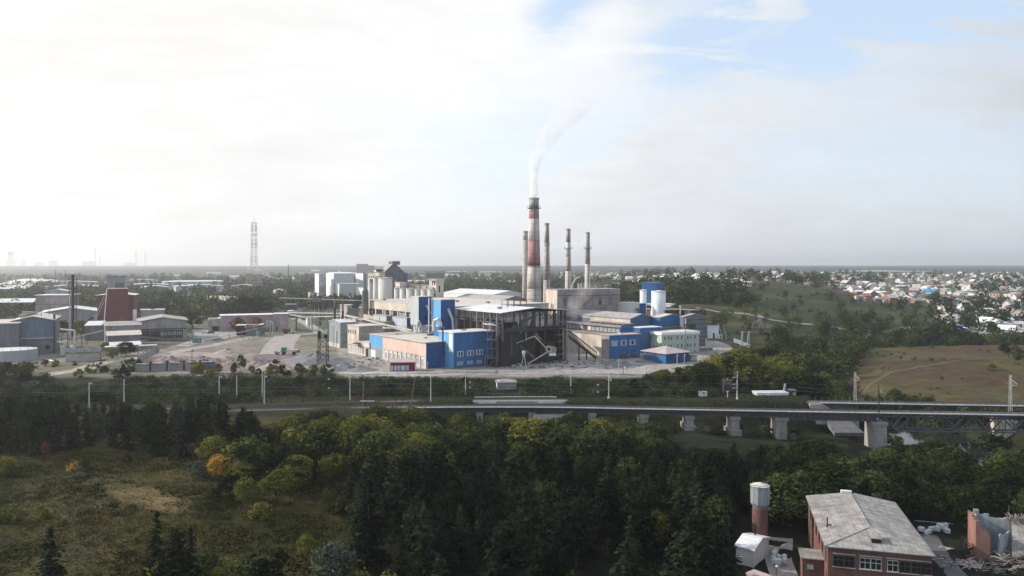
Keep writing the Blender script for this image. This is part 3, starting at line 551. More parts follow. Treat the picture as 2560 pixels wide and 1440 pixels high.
# pipe racks
def rack(label, pts, r=.35, n=2, post=8, m='post_pale', name='pipe_rack', mp='steel_grey', rail=False, grp=None):
    """pts: (x,y,z)"""
    x0, y0, z0 = pts[0]; o = empty(name, label, name.replace('_', ' '), (x0, y0, 4), group=grp); q = [(x - x0, y - y0, z - 4) for x, y, z in pts]
    for k in range(n): mb = MB(); mb.path([(x + k * .2, y + k * 1.1, z + .0) for x, y, z in q], r * (1 - .25 * k), m, 8); mb.build('pipe', o)
    for a, c in zip(q, q[1:]):
        L_ = math.dist(a[:2], c[:2]); kk = max(1, int(L_ / post))
        for i in range(kk):
            t = (i + .5) / kk; x, y, z = [lerp(u, v, t) for u, v in zip(a, c)]; zb = T(x + x0, y + y0) - 4.3
            mb = MB(); mb.tube((x, y - .3, zb), (x, y - .3, z - .3), .15, mp); mb.tube((x, y + 1.4, zb), (x, y + 1.4, z - .3), .15, mp); mb.box(x - .15, y - .6, z - .55, x + .15, y + 1.7, z - .33, mp); mb.build('trestle', o)
    if rail: mb = MB(); mb.path([(x, y - .5, z + 1.2) for x, y, z in q], .06, mp, 4); mb.build('handrail', o)
    return o
W3 = lambda px, py, Y: (*XY(px, Y), zat(py, Y))
rack('raised double pipe rack sloping past the light blue shed', [W3(852, 786, 430), W3(905, 797, 415), W3(960, 812, 398), W3(1030, 826, 380)], .45, 2, 9, 'post_pale', rail=True)
rack('lower pipe run along the back edge of the pink hall roof', [W3(888, 806, 420), W3(940, 821, 400), W3(985, 820, 392), W3(1036, 833, 376)], .4, 2, 9, 'cream_wall')
rack('long thin pipe bridge crossing the open yard before the white plant', [W3(700, 745, 640), W3(790, 748, 600), W3(905, 752, 560)], .5, 2, 16, 'steel_grey')
rack('pale overhead pipe run crossing in front of the mauve building', [W3(722, 782, 520), W3(800, 783, 490), W3(872, 784, 470)], .35, 2, 14, 'post_pale')
rack('thin pipe run bending down towards the boiler house', [W3(720, 786, 520), W3(760, 793, 505), W3(862, 790, 470), W3(905, 800, 450)], .3, 2, 12, 'cream_wall')
# gantry crane with lattice legs and hopper
o = empty('crane_gantry', 'dark crane gantry beam on two leg frames above the open yard', 'gantry crane', (*XY(790, 560), 4)); z = zat(757, 560) - 4; x0 = XY(790, 560)[0]
mb = MB(); mb.box(XY(762, 560)[0] - x0, -.5, z - .4, XY(905, 560)[0] - x0, .5, z + .5, 'steel_dark'); mb.build('beam', o)
mb = MB(); mb.box(-2.5, -1, z - 3, 3, 1, z - .4, 'steel_rust'); mb.box(-2.5, -1.5, z + .5, 3.5, 1.5, z + 3.4, 'steel_grey'); mb.build('trolley', o)
for px in (794, 802, 880, 905): mb = MB(); xx = XY(px, 560)[0] - x0; mb.tube((xx * 1.0 - .8, 0, -.3), (xx, 0, z - .4), .28, 'steel_rust'); mb.build('leg', o)
x, y = XY(879, 470); o = empty('loading_hopper', 'dark sloping loading hopper with a bent chute, left of the long cream hall', 'hopper', (x, y, 4)); mb = MB()
mb.hexa([(-4, -2, 12), (4, -2, 12), (4, 2, 12), (-4, 2, 12)], [(-1.5, -2, 18), (5, -2, 18), (5, 2, 18), (-1.5, 2, 18)], 'steel_grey'); mb.hexa([(0, -1, 18), (4, -1, 18), (4, 1, 18), (0, 1, 18)], [(2, -1, 22.5), (6, -1, 22.5), (6, 1, 22.5), (2, 1, 22.5)], 'steel_dark'); mb.build('bin', o)
for i in (-3.5, 3.5): mb = MB(); mb.tube((i, 0, -.5), (i, 0, 12), .25, 'steel_dark'); mb.build('leg', o)
mb = MB(); mb.path([(4, 0, 16), (6, 0, 11), (5, 0, 4)], .6, 'galv', 8); mb.build('chute', o)
b = Bld('brick_substation', 'small pinkish brick building under the crane gantry', 'substation', 850, 868, 905, 764, Y=560, wall='brick_pale', rm='roof_pale')
b = Bld('brick_kiosk', 'pinkish brick block beside the loading hopper', 'service block', 880, 890, 912, 770, Y=520, wall='brick_pale', rm='roof_pale')
b = Bld('white_hut', 'little white hut beside a dark bush in the dusty yard', 'hut', 765, 768, 781, 797, 812, wall='white_paint', rm='roof_white'); 
# --- 9 silos
def silo(label, px, rpx, yt, Y, z0=4, m='silo', grp=None, name='silo', cap=None, railing=True):
    x, y = XY(px, Y); r = rpx * Y / F; h = zat(yt, Y) - z0; o = empty(name, label, 'silo', (x, y, z0), group=grp)
    mb = MB(); mb.cyl(0, 0, -1, h, r, r, m, 32); mb.build('shell', o, smooth=False)
    for p in o.children[0].data.polygons: p.use_smooth = abs(p.normal.z) < .5
    mb = MB(); mb.cyl(0, 0, h + .01, h + .35, r + .2, r + .2, cap or m, 32); mb.cyl(0, 0, h + .35, h + .7, r * .5, r * .2, cap or m, 16); mb.build('cap', o)
    if railing:
        mb = MB()
        for k in range(16): a = k * math.pi / 8; c = (math.cos(a) * r, math.sin(a) * r); d = (math.cos(a + math.pi / 8) * r, math.sin(a + math.pi / 8) * r); mb.tube((*c, h + .3), (*c, h + 1.4), .05, 'steel_grey', 4); mb.tube((*c, h + 1.4), (*d, h + 1.4), .05, 'steel_grey', 4)
        mb.build('railing', o)
    return o
gS = 'tall concrete silos under the gabled head house'
silo('leftmost tall cream silo, by the white plant', 926.5, 6.6, 695, 540, grp=gS); silo('middle tall cream silo in the row of three', 939.5, 6.8, 695, 528, grp=gS); silo('widest tall cream silo, at the foot of the gabled head house', 963.5, 17.5, 695.5, 516, grp=gS)
b = Bld('head_house', 'dark grey gabled head house standing over the tall silos', 'head house', 947, 959, 1011.5, 682, Y=538, z0=30, wall='grey_wall', wallL='cream_wall', roof='gy', rise=7.0, rm='roof_grey', ang=30, ov=.3, base=26)
b.part('ridge_vent', lambda m: m.box(b.A * .42, 0, b.h + 5.6, b.A * .78, b.L * .8, b.h + 8.3, 'steel_grey'))
b.part('blue_side', lambda m: m.box(b.A + .1, .2, -10, b.A + 2.4, b.L, b.h - .4, 'blue_sheet'))
b.part('conveyor_slope', lambda m: m.hexa([(b.A * .45, -4, 0), (b.A * .95, -9, -4.5), (b.A * .95, -6, -4.5), (b.A * .45, 0, 0)], [(b.A * .45, -4, 9), (b.A * .95, -9, -2.4), (b.A * .95, -6, -2.4), (b.A * .45, 0, 9)], 'concrete'))
b = Bld('silo_gallery', 'cream gallery with small dark windows along the top of the tall silos', 'gallery', 921, 948, 962, 681, Y=530, z0=39, ang=50, wall='cream_wall', rm='roof_grey', L=12, base=.3)
for k in range(5): b.win('L', .1 + .19 * k, .7, 1.9, 1.2, frame=None)
b = Bld('roof_cabin', 'small dark topped cabin on the left end of the silo gallery', 'cabin', 935, 940, 957, 674, Y=540, z0=43.2, ang=20, wall='cream_wall', rm='steel_dark', base=.5); b.rect('R', .1, .9, .9, 1.9, 'dark_gap', 'window', .08)
gT = 'row of short cream silos behind the long hall roof'
for k, (px, r, yt) in enumerate(((992, 6.6, 721), (1007.5, 7.4, 722), (1025.5, 9.8, 722), (1043.5, 7.6, 724), (1059.5, 7.6, 724.5), (1077, 7.8, 724.5))):
    silo(('short cream silo at the left end of the row, by the head house', 'narrow short cream silo, second from the head house', 'widest of the short cream silos', 'short streaked silo right of the widest one', 'short silo second from the elevator tower', 'short silo standing against the elevator tower')[k], px, r, yt, 492 - k * 2, grp=gT)
b = Bld('conveyor_gallery', 'long low cream conveyor gallery running above the short silos to the elevator tower', 'conveyor gallery', 998, 1074, 1078, 713, Y=497, z0=29, ang=60, wall='cream_wall', rm='concrete', base=2, A=4)
for u in R_(5): b.win('L', u, 4.6, 5.6, 1.0, frame=None)
b = Bld('elevator_tower', 'square cream elevator tower at the right end of the short silos', 'elevator tower', 1073, 1090.5, 1109, 699, Y=482, wall='cream_wall', rm='roof_pale', ov=.8)
for z in (.55, .63, .71, .8, .9): b.win('L', .22, b.h * z, b.h * z + 1.8, 1.2, frame=None); b.win('L', .5, b.h * z, b.h * z + 1.8, 1.2, frame=None) if z > .7 else None
b.win('R', .42, b.h - 8, b.h - 4, 1.2, frame=None); b.rect('L', .05, .6, b.h - 1.9, b.h - .9, 'dark_gap', 'louvre', .08)
b = Bld('cream_head_cabin', 'small cream cabin where the sloping conveyor meets the gallery', 'cabin', 988, 1000, 1016, 707, Y=500, z0=20, wall='cream_wall', rm='roof_pale', ang=30)
# --- 10 white plant
b = Bld('white_plant', 'large white sheet-clad plant building with a stepped front and a blue foot band', 'factory hall', 832, 848, 900, 710, Y=1000, wall='white_sheet', wallR='pale_grey_sheet', rm='roof_white', ang=22)
b.rect('R', 0, 1, 0, 4.9, 'blue_sheet', 'foot_band', .2); b.rect('L', 0, 1, 0, 4.4, 'plaster_blue', 'foot_band', .12)
for u in (.5, .78): b.win('R', u, 7, 8.2, 4, frame=None)
b = Bld('white_plant_tower', 'highest white block of the white plant, with rounded left shoulder', 'factory hall', 815, 834.5, 885, 684, Y=1030, wall='white_sheet', wallR='pale_grey_sheet', rm='roof_white', ang=22, roof='gx', rise=1.5)
b = Bld('white_lift_tower', 'slim white tower with a brown lower front, left of the white plant', 'tower', 787, 797, 812, 684.5, Y=1015, wall='white_sheet', wallR='pale_grey_sheet', rm='roof_white', ang=22); b.rect('R', .05, .95, 0, b.h * .5, 'brown_wall', 'lower_front', .2); b.rect('R', .55, .68, b.h * .7, b.h * .74, 'dark_gap', 'window', .1)
b = Bld('white_side_hall', 'bright white hall wing to the right of the white plant', 'factory hall', 886, 914, 922, 720, Y=985, wall='white_sheet', rm='roof_white'); b.rect('L', 0, 1, 0, 6, 'plaster_blue', 'foot_band', .1)
b = Bld('white_back_tower', 'white block with pipes rising behind the bright white wing', 'tower', 889, 910, 930, 683.5, Y=1080, wall='white_sheet', wallR='pale_grey_sheet', rm='roof_white')
for px, yt in ((909.5, 680), (914, 686)): x, y = XY(px, 960); mb = MB(); mb.tube((0, 0, 0), (0, 0, zat(yt, 960) - 4), .8, 'steel_grey', 8); mb.tube((-.9, 0, 12), (.9, 0, 12), .2, 'steel_grey'); tag(mb.build('vent_pipe', None, (x, y, 4)), f'{"taller" if px < 912 else "shorter"} grey vent pipe beside the white back block', 'vent pipe', 'vent pipes by the white plant')
x, y = XY(829.5, 930); mb = MB(); a = [(math.cos(t) * 1.9, 0, 17 + math.sin(t) * 2.6) for t in [math.pi * k / 8 for k in range(9)]]; mb.path([(1.9, 0, 0)] + a + [(-1.9, 0, 0)], .5, 'galv', 6); tag(mb.build('loop_pipe', None, (x, y, 4)), 'inverted U shaped pipe in front of the white plant', 'pipe')
b = Bld('small_grey_block', 'low grey block at the foot of the slim white tower', 'service block', 770, 776, 790, 731, Y=1000, wall='pale_grey_sheet', rm='roof_pale')
# --- 11 long white warehouse
b = Bld('white_warehouse', 'long low white warehouse with a silver roof behind a row of small trees', 'warehouse', 1106, 1228, 1262, 738, Y=950, wall='white_sheet', rm='roof_white', roof='gy', rise=5, A=60)
b = Bld('blue_gable_shed', 'shed with a blue end wall and a white roof beside the far left chimney', 'shed', 1245, 1259, 1288, 742, Y=900, wall='white_sheet', wallR='slate_blue_sheet', roof='gy', rise=1, rm='roof_white', ov=.5, L=24)
b = Bld('brown_hall', 'brown walled hall with a long dusty roof between the truss shed and the warehouse', 'factory hall', 1217, 1246, 1330, 755, Y=440, wall='brown_wall', rm='roof_grey', roof='gy', rise=3, L=50); b.rect('R', .0, .9, b.h - 1.5, b.h - .3, 'cream_wall', 'fascia', .1)
b = Bld('pale_roof_hall', 'low hall showing only a dusty cream roof behind the right blue tower', 'factory hall', 1128, 1180, 1215, 770, Y=400, wall='concrete', rm='roof_pale', A=42, L=70)
# --- 13 truss shed
def truss(m, p, q, H, n, r, mat_, cross=True):
    p = Vector(p); q = Vector(q); u = (q - p) / n; z = Vector((0, 0, H))
    m.tube(p, q, r, mat_, 4); m.tube(p + z, q + z, r, mat_, 4)
    for k in range(n):
        a = p + u * k; b_ = a + u; m.tube(a, a + z, r * .7, mat_, 4)
        if cross: m.tube(a, b_ + z, r * .6, mat_, 4); m.tube(a + z, b_, r * .6, mat_, 4)
        else: m.tube(a, a + u / 2 + z, r * .7, mat_, 4); m.tube(a + u / 2 + z, b_, r * .7, mat_, 4)
    m.tube(q, q + z, r * .7, mat_, 4)
b = Bld('truss_shed', 'huge open sided steel shed with a pale roof on dark lattice trusses', 'open shed', 1139, 1255, 1414, 782.5, 917, wall='steel_dark', rm='roof_grey', roof='gy', rise=1.6, ov=1.0, walls=False)
TS = b; A_, L_, h = b.A, b.L, b.h
me = b.roof.data; me.materials.clear(); me.materials.append(MATS['roof_white'])
for x in R_(7, -.07, 1.07):
    x = min(max(x, .01), .99) * A_
    for y in (0.,): b.part('column', lambda m: (m.box(x - .36, y - .2, -.5, x - .22, y + .2, h, 'steel_dark'), m.box(x + .22, y - .2, -.5, x + .36, y + .2, h, 'steel_dark'), [m.tube((x - .3, y, k * 1.4), (x + .3, y, k * 1.4 + 1.2), .07, 'steel_dark', 4) for k in range(int(h / 1.4))]))
for y in R_(7, .02, 1.0):
    for x in (0., A_): b.part('column', lambda m: m.box(x - .35, y * L_ - .3, -.5, x + .35, y * L_ + .3, h, 'steel_grey' if x == 0 else 'steel_dark'))
b.part('front_truss', lambda m: truss(m, (A_ * .5, -.2, h - 3.4), (A_, -.2, h - 3.4), 3.4, 8, .16, 'steel_dark')); b.part('front_truss', lambda m: truss(m, (0, -.2, h - 3.4), (A_ * .5, -.2, h - 3.4), 3.4, 8, .12, 'steel_grey'))
for y in (.3, .6, .9): b.part('roof_truss', lambda m: truss(m, (0, y * L_, h - 2.6), (A_, y * L_, h - 2.6), 2.6, 14, .14, 'steel_dark'))
b.part('side_truss', lambda m: truss(m, (0, 0, h - 4.6), (0, L_, h - 4.6), 4.2, 9, .13, 'steel_grey', False))
b.part('crane_beam', lambda m: m.box(.5, -.5, h - 8.6, A_, .4, h - 7.0, 'steel_dark')); b.part('crane_beam', lambda m: m.box(.6, L_ - 1, h - 9, A_ - .6, L_ - .2, h - 7.6, 'steel_dark'))
b.part('walkway', lambda m: (m.box(A_ * .45, -1.6, h - 7.0, A_, -.5, h - 6.85, 'steel_dark'), [m.tube((x, -1.5, h - 6.9), (x, -1.5, h - 5.7), .05, 'steel_grey', 4) for x in [A_ * .45 + k * 1.2 for k in range(int(A_ * .55 / 1.2))]], m.tube((A_ * .45, -1.5, h - 5.7), (A_, -1.5, h - 5.7), .06, 'steel_grey', 4)))
b.part('side_cladding', lambda m: m.box(1.0, .8, 1, 1.2, L_ - .5, h - 5.2, 'steel_brown_mesh'))
b.part('back_wall', lambda m: (m.box(2, L_ - 2.4, 0, A_ * .45, L_ - 2.2, h - 7, 'steel_brown_mesh'), m.box(A_ * .45, L_ - 2.4, 0, A_ - 1, L_ - 2.2, 15, 'steel_brown_mesh')))
b.part('inner_partition', lambda m: (m.box(.8, 1.6, 0, A_ * .2, 1.8, h - 6.5, 'steel_brown_mesh'), m.box(A_ * .2, 3, 0, A_ * .34, 3.2, h - 9, 'steel_dark')))
b.part('ceiling', lambda m: m.box(.2, .2, h - .25, A_ - .2, L_ - .2, h - .1, 'steel_dark'))  # dark sheet added under the roof to deepen the shade inside
b.part('floor', lambda m: m.box(-4, -1, .02, A_ + 1, L_, .08, 'steel_rust'))  # dark ground sheet, added so the shed's interior looks more shaded
b.part('right_wall', lambda m: m.box(A_ - .9, 1, 0, A_ - .7, L_ * .8, h - 9, 'steel_brown_mesh'))
b.part('furnace', lambda m: (m.box(A_ * .30, 7, 0, A_ * .58, 18, 14.5, 'steel_dark'), m.box(A_ * .33, 6.4, 3, A_ * .45, 7, 13, 'steel_rust'), m.cyl(A_ * .62, 9, 0, 16, 2.6, 2.0, 'steel_rust', 12), m.box(A_ * .7, 5, 0, A_ * .93, 16, 8.6, 'steel_rust')))
b.part('furnace_pipe', lambda m: (m.path([(A_ * .4, 5, 14), (A_ * .4, 5, 19), (A_ * .62, 6, 20.5), (A_ * .62, 9, 16)], .7, 'steel_grey', 8), m.path([(A_ * .75, 4, 8), (A_ * .75, 4, 15), (A_ * .9, 3, 17)], .5, 'steel_grey', 8), m.path([(A_ * .18, 2, 4), (A_ * .18, 2, 14), (A_ * .3, 4, 17)], .45, 'steel_grey', 8)))
b.part('stair_tower', lambda m: [m.box(A_ * .86, -1.5, z, A_ * .99, 2.5, z + .15, 'steel_grey') for z in (3, 6, 9, 12, 15, 18)] + [m.tube((A_ * q_, -1.4, 0), (A_ * q_, -1.4, 19.5), .13, 'steel_grey', 4) for q_ in (.86, .92, .99)] + [m.tube((A_ * .86, -1.4, z), (A_ * .99, -1.4, z + 3), .1, 'steel_grey', 4) for z in (3, 6, 9, 12, 15)])
b.part('side_scaffold', lambda m: [m.tube((-2.5 - q_, 1, -.3), (-2.5 - q_, 1, h - 4), .12, 'steel_grey', 4) for q_ in (0, 2.5, 4.5)] + [m.box(-7, .6, z, -2.4, 3, z + .12, 'steel_grey') for z in (4, 8, 12, 15.5)] + [m.tube((-7, 1, z), (-2.5, 1, z + 4), .08, 'steel_grey', 4) for z in (0, 4, 8, 12)])
b.part('hoist_canopy', lambda m: m.hexa([(-7.5, .5, 18.5), (-2.5, .5, 18), (-2.5, 4, 18.6), (-7.5, 4, 19)], [(-7.5, .5, 18.7), (-2.5, .5, 18.2), (-2.5, 4, 18.8), (-7.5, 4, 19.2)], 'roof_white'))
b.part('roof_frame', lambda m: [(m.tube((x, 12, h + 1), (x, 12, h + 5), .12, 'steel_dark', 4), m.tube((x, 16, h + 1), (x, 16, h + 5), .12, 'steel_dark', 4), m.tube((x, 12, h + 5), (x + 3.4, 12, h + 5), .1, 'steel_dark', 4), m.tube((x, 12, h + 1.5), (x + 3.4, 16, h + 4), .08, 'steel_dark', 4)) for x in (A_ * .32, A_ * .42, A_ * .52, A_ * .62)])
b.rbox(.22, .35, 1.8, 1.2, .9, 'grey_sheet', z=b.h + .9)
b = Bld('rubble_roof_block', 'low block with a broken brown roof strewn with rubble beside the truss shed', 'service block', 1128, 1222, 1245, 806, Y=345, wall='steel_brown_mesh', rm='roof_brown', A=9, L=42)
b.part('rubble', lambda m: [m.box(x, y, b.h + .3, x + rnd.uniform(.5, 2), y + rnd.uniform(.5, 2), b.h + rnd.uniform(.5, 1.2), rnd.choice(['roof_brown', 'steel_rust', 'pile_mauve'])) for x, y in [(rnd.uniform(0, 7), rnd.uniform(4, 38)) for _ in range(45)]])
# plant in front of the truss shed
def silovessel():
    x, y = P(1290, 908, 4); o = empty('dust_filter', 'ribbed cylindrical dust filter with looping ducts in front of the truss shed', 'dust filter', (x, y, 4))
    mb = MB(); mb.cyl(0, 0, 3.4, 4.6, .4, 1.1, 'galv', 16); mb.cyl(0, 0, 4.6, 10, 1.1, 1.1, 'post_pale', 16)
    for k in range(5): mb.cyl(0, 0, 5 + k * 1.1, 5.15 + k * 1.1, 1.2, 1.2, 'steel_rust', 16)
    mb.cyl(0, 0, 10, 11, 1.1, .4, 'galv', 16); mb.build('vessel', o)
    for a in (-.9, .9): mb = MB(); mb.tube((a * 1.2, 0, -.2), (a * .8, 0, 4.8), .12, 'galv'); mb.build('leg', o)
    mb = MB(); mb.path([(0, 0, 11), (-2.5, 0, 11.3), (-4, 0, 10), (-4, 0, 1.5), (-2.5, 0, .6), (0, 0, .6)], .42, 'post_pale', 8); mb.build('duct', o)
    mb = MB(); mb.path([(1.3, 0, 6), (1.3, 0, 12.5), (3.2, 0, 15.5), (4.6, 0, 13.2), (4.6, 0, 10)], .28, 'post_pale', 8); mb.build('duct', o)
    x, y = P(1310, 924, 4); o = empty('small_cyclone', 'small cyclone on a splayed pipe tripod right of the ribbed dust filter', 'cyclone', (x, y, 4)); mb = MB(); mb.cyl(0, 0, 5.4, 7, .3, .8, 'galv', 12); mb.cyl(0, 0, 7, 8, .8, .8, 'galv', 12); mb.build('vessel', o)
    for a, c in ((-1.4, 0), (1, -.6), (.9, .9)): mb = MB(); mb.tube((a, c, -.2), (a * .2, c * .2, 5.8), .09, 'galv'); mb.build('leg', o)
    x, y = P(1372, 907, 4); o = empty('crusher', 'rusty and white crusher drum standing on a low steel frame', 'crusher', (x, y, 4)); mb = MB()
    mb.box(-3, -1.6, 3, 5, 1.6, 3.4, 'steel_rust'); mb.build('deck', o)
    for a in (-2.8, -.8, 1.5, 4.8): mb = MB(); mb.tube((a, -1.5, -.2), (a, -1.5, 3), .16, 'steel_rust'); mb.tube((a, -1.5, 0), (a + 1.6, -1.5, 3), .1, 'steel_rust'); mb.build('leg', o)
    mb = MB(); mb.tube((0, -1.4, 6.3), (0, 1.4, 6.3), 1.5, 'cream_wall', 14); mb.tube((1.9, -1.2, 5.9), (1.9, 1.2, 5.9), 1.7, 'concrete', 14); mb.tube((0, -1.45, 6.3), (0, -1.4, 6.3), .8, 'steel_rust', 10); mb.box(0, -1.8, 3.4, 3.2, -1.2, 4.5, 'white_paint'); mb.build('drum', o)
    x, y = P(1345, 912, 4); o = empty('belt_conveyor', 'bent belt conveyor leading up to the crusher drum', 'conveyor', (x, y, 4)); mb = MB()
    mb.hexa([(-4.5, -.5, .2), (4.5, -.5, 5.6), (4.5, .5, 5.6), (-4.5, .5, .2)], [(-4.7, -.5, .6), (4.3, -.5, 6.0), (4.3, .5, 6.0), (-4.7, .5, .6)], 'cream_wall'); mb.build('belt', o)
    mb = MB(); mb.path([(-12, 2, 8.5), (-1.5, 2, 12.6), (3.8, 1, 7.2)], .26, 'post_pale', 8); mb.build('pipe', o)
    mb = MB(); mb.path([(-10, 4, 10), (-7, 4, 7.2), (-1.5, 4, 2.6)], .5, 'steel_grey', 8); mb.build('chute', o)
silovessel()
# inclined conveyor gallery
o = empty('inclined_conveyor', 'inclined lattice conveyor coming down from the truss shed to the ground', 'conveyor', (*XY(1422, 352), 4)); x0, y0 = XY(1422, 352); x1, y1 = XY(1492, 362)
pA = Vector((0, 0, zat(838, 352) - 4)); pB = Vector((x1 - x0, y1 - y0, zat(893, 362) - 4)); nrm = Vector((-.2, -1, 0)).normalized() * 1.6
for s_ in (0, 1): mb = MB(); off = nrm * s_; z = Vector((0, 0, 2.4)); mb.tube(pA + off, pB + off, .16, 'steel_dark', 4); mb.tube(pA + off + z, pB + off + z, .14, 'steel_dark', 4); [mb.tube(pA.lerp(pB, k / 14) + off, pA.lerp(pB, (k + 1) / 14) + off + z, .08, 'steel_grey', 4) for k in range(14)]; [mb.tube(pA.lerp(pB, k / 14) + off, pA.lerp(pB, k / 14) + off + z, .08, 'steel_grey', 4) for k in range(15)]; mb.build('side_truss', o)
mb = MB(); mb.hexa([pA - Vector((0, 0, 1.2)), pB - Vector((0, 0, 1.2)), pB + nrm - Vector((0, 0, 1.2)), pA + nrm - Vector((0, 0, 1.2))], [pA, pB, pB + nrm, pA + nrm], 'steel_rust'); mb.build('belt_trough', o)
for t in (.35, .62, .95): mb = MB(); p = pA.lerp(pB, t); mb.box(p.x - .3, p.y - 1.2, -.5, p.x + .3, p.y - .6, p.z - 1, 'steel_rust'); mb.build('leg', o)
# --- 15 chimneys
def chimney(label, px, Y, bands, plats=(), z0=4, rails='steel_dark', ladder=True, seg=32):
    """bands: (y_px_top, radius_px at that height, material below)"""
    x, y = XY(px, Y); o = empty('brick_chimney', label, 'chimney', (x, y, z0), group='tall works chimneys'); zs = [zat(a, Y) - z0 for a, _, _ in bands] + [-1]
    rr = [r * Y / F for _, r, _ in bands]; k = (rr[-1] - rr[0]) / max(1, zs[0] - zs[-2]); rr.append(rr[-1] + k * (zs[-2] + 1)); mb = MB()
    for i in range(len(bands)): mb.cyl(0, 0, zs[i + 1], zs[i], rr[i + 1], rr[i], bands[i][2], seg)
    s_ = mb.build('shaft', o)
    for p in s_.data.polygons: p.use_smooth = abs(p.normal.z) < .5
    mb = MB(); mb.cyl(0, 0, zs[0] - .9, zs[0] + .05, rr[0] + .25, rr[0] + .25, 'chim_grey', seg); mb.cyl(0, 0, zs[0] + .05, zs[0] + .12, rr[0] - .35, rr[0] - .35, 'dark_gap', seg); mb.build('rim', o)
    def rad(z): return pw(sorted(zip(zs, rr)), z)
    mb = MB(); z = 10
    while z < zs[0] - 3: r = rad(z) + .04; mb.cyl(0, 0, z, z + .09, r, r, 'steel_rust', seg); z += 5.2 if z > 48 else 2.4
    mb.build('hoops', o)['kind'] = 'stuff'
    for py in plats:
        z = zat(py, Y) - z0; r = rad(z); mb = MB(); mb.cyl(0, 0, z, z + .15, r + 1.2, r + 1.2, rails, 24)
        for j in range(16): a = j * math.pi / 8; c = (math.cos(a) * (r + 1.1), math.sin(a) * (r + 1.1)); d = (math.cos(a + math.pi / 8) * (r + 1.1), math.sin(a + math.pi / 8) * (r + 1.1)); mb.tube((*c, z), (*c, z + 1.3), .05, rails, 4); mb.tube((*c, z + 1.3), (*d, z + 1.3), .05, rails, 4)
        mb.build('platform', o)
    if ladder: mb = MB(); mb.tube((.1 * rr[-1], -rad(5) - .2, 5), (.1 * rr[0], -rr[0] - .2, zs[0]), .18, 'steel_dark', 4); mb.build('ladder', o)
    return o
chimney('tallest and widest chimney with red and cream bands and two platforms, smoking', 1335, 450, [(495, 12, 'chim_grey'), (521, 12.1, 'brick_pale'), (530, 12.4, 'chim_red'), (547, 12.8, 'chim_cream'), (602, 14.3, 'chim_red'), (662, 15.9, 'chim_cream'), (722, 17.6, 'brick_pale')], (521, 662))
chimney('plain grey brown chimney standing left behind the tallest one', 1313.5, 520, [(578, 6.0, 'chim_grey'), (600, 6.3, 'brick_pale')], (), ladder=False)
chimney('slender grey brown chimney with a thick collar just right of the tallest one', 1367, 470, [(558, 5.8, 'chim_grey'), (608, 6.5, 'brick_pale'), (700, 8.4, 'brick_pale')], ())
chimney('chimney with grey, white and brown bands behind the grey building, left of the last pair', 1420.5, 522, [(572, 5.8, 'chim_grey'), (606, 6.0, 'chim_white'), (642, 6.6, 'brick_pale'), (678, 7.3, 'chim_cream')], (622,))
chimney('rightmost chimney, dark grey above and cream below', 1469, 532, [(581, 5.5, 'chim_grey'), (660, 6.6, 'chim_cream')], (622,))
mb = MB(); x, y = XY(1367, 470); z = zat(610, 470); mb.cyl(0, 0, -.9, .9, 1.85, 1.85, 'chim_grey', 24); [o for o in bpy.data.objects if o.get('label', '').startswith('slender grey')][0]; _c = mb.build('collar', [o for o in bpy.data.objects if o.get('label', '').startswith('slender grey')][0]); _c.location = (0, 0, z - 4)
# --- 16 big grey brown building behind
b = Bld('grey_mill', 'large grey brown mill building with boarded windows in front of the last two chimneys', 'mill building', 1364, 1393, 1550, 725, Y=452, ang=24, wall='brown_wall', wallR='brown_wall', wallL='cream_wall', rm='roof_grey', ov=.3)
for m_ in ('mauve_wall',): pass
for u in (.12, .26, .42, .68, .84): b.rect('R', u - .03, u + .03, b.h - 9.5, b.h - 4.5, 'grey_wall', 'boarded_window', .1)
b.rect('R', .0, 1, b.h - 3.6, b.h - 3.3, 'steel_rust', 'eaves_line', .25); b.rect('R', .66, .68, b.h - 9, b.h - 7, 'dark_gap', 'opening', .14)
for v, u in ((.55, .35), (.55, .48), (.48, .38), (.48, .52)): b.win('L', u, b.h * (v + .1), b.h * (v + .1) + 2, 1.0, frame=None)
for px in (1446, 1452.5): x, y = XY(px, 470); mb = MB(); mb.cyl(0, 0, 0, 2.6, .45, .45, 'galv', 10); mb.cyl(0, 0, 2.6, 3.2, .7, .1, 'galv', 10); tag(mb.build('roof_ventilator', None, (x, y, zat(725, 452) + .3)), 'small silver roof ventilator between the last two chimneys, the %s one' % ('left' if px < 1450 else 'right'), 'ventilator', 'roof ventilators on the mill')
mb = MB(); x, y = XY(1432, 500); mb.path([(-1, 0, 0), (0, 0, 5), (2, 0, 8.5), (5, 0, 9.8)], .55, 'chim_cream', 8); tag(mb.build('bent_duct', None, (x, y, zat(725, 500) - 1)), 'pale bent duct curling off the banded chimney', 'duct')
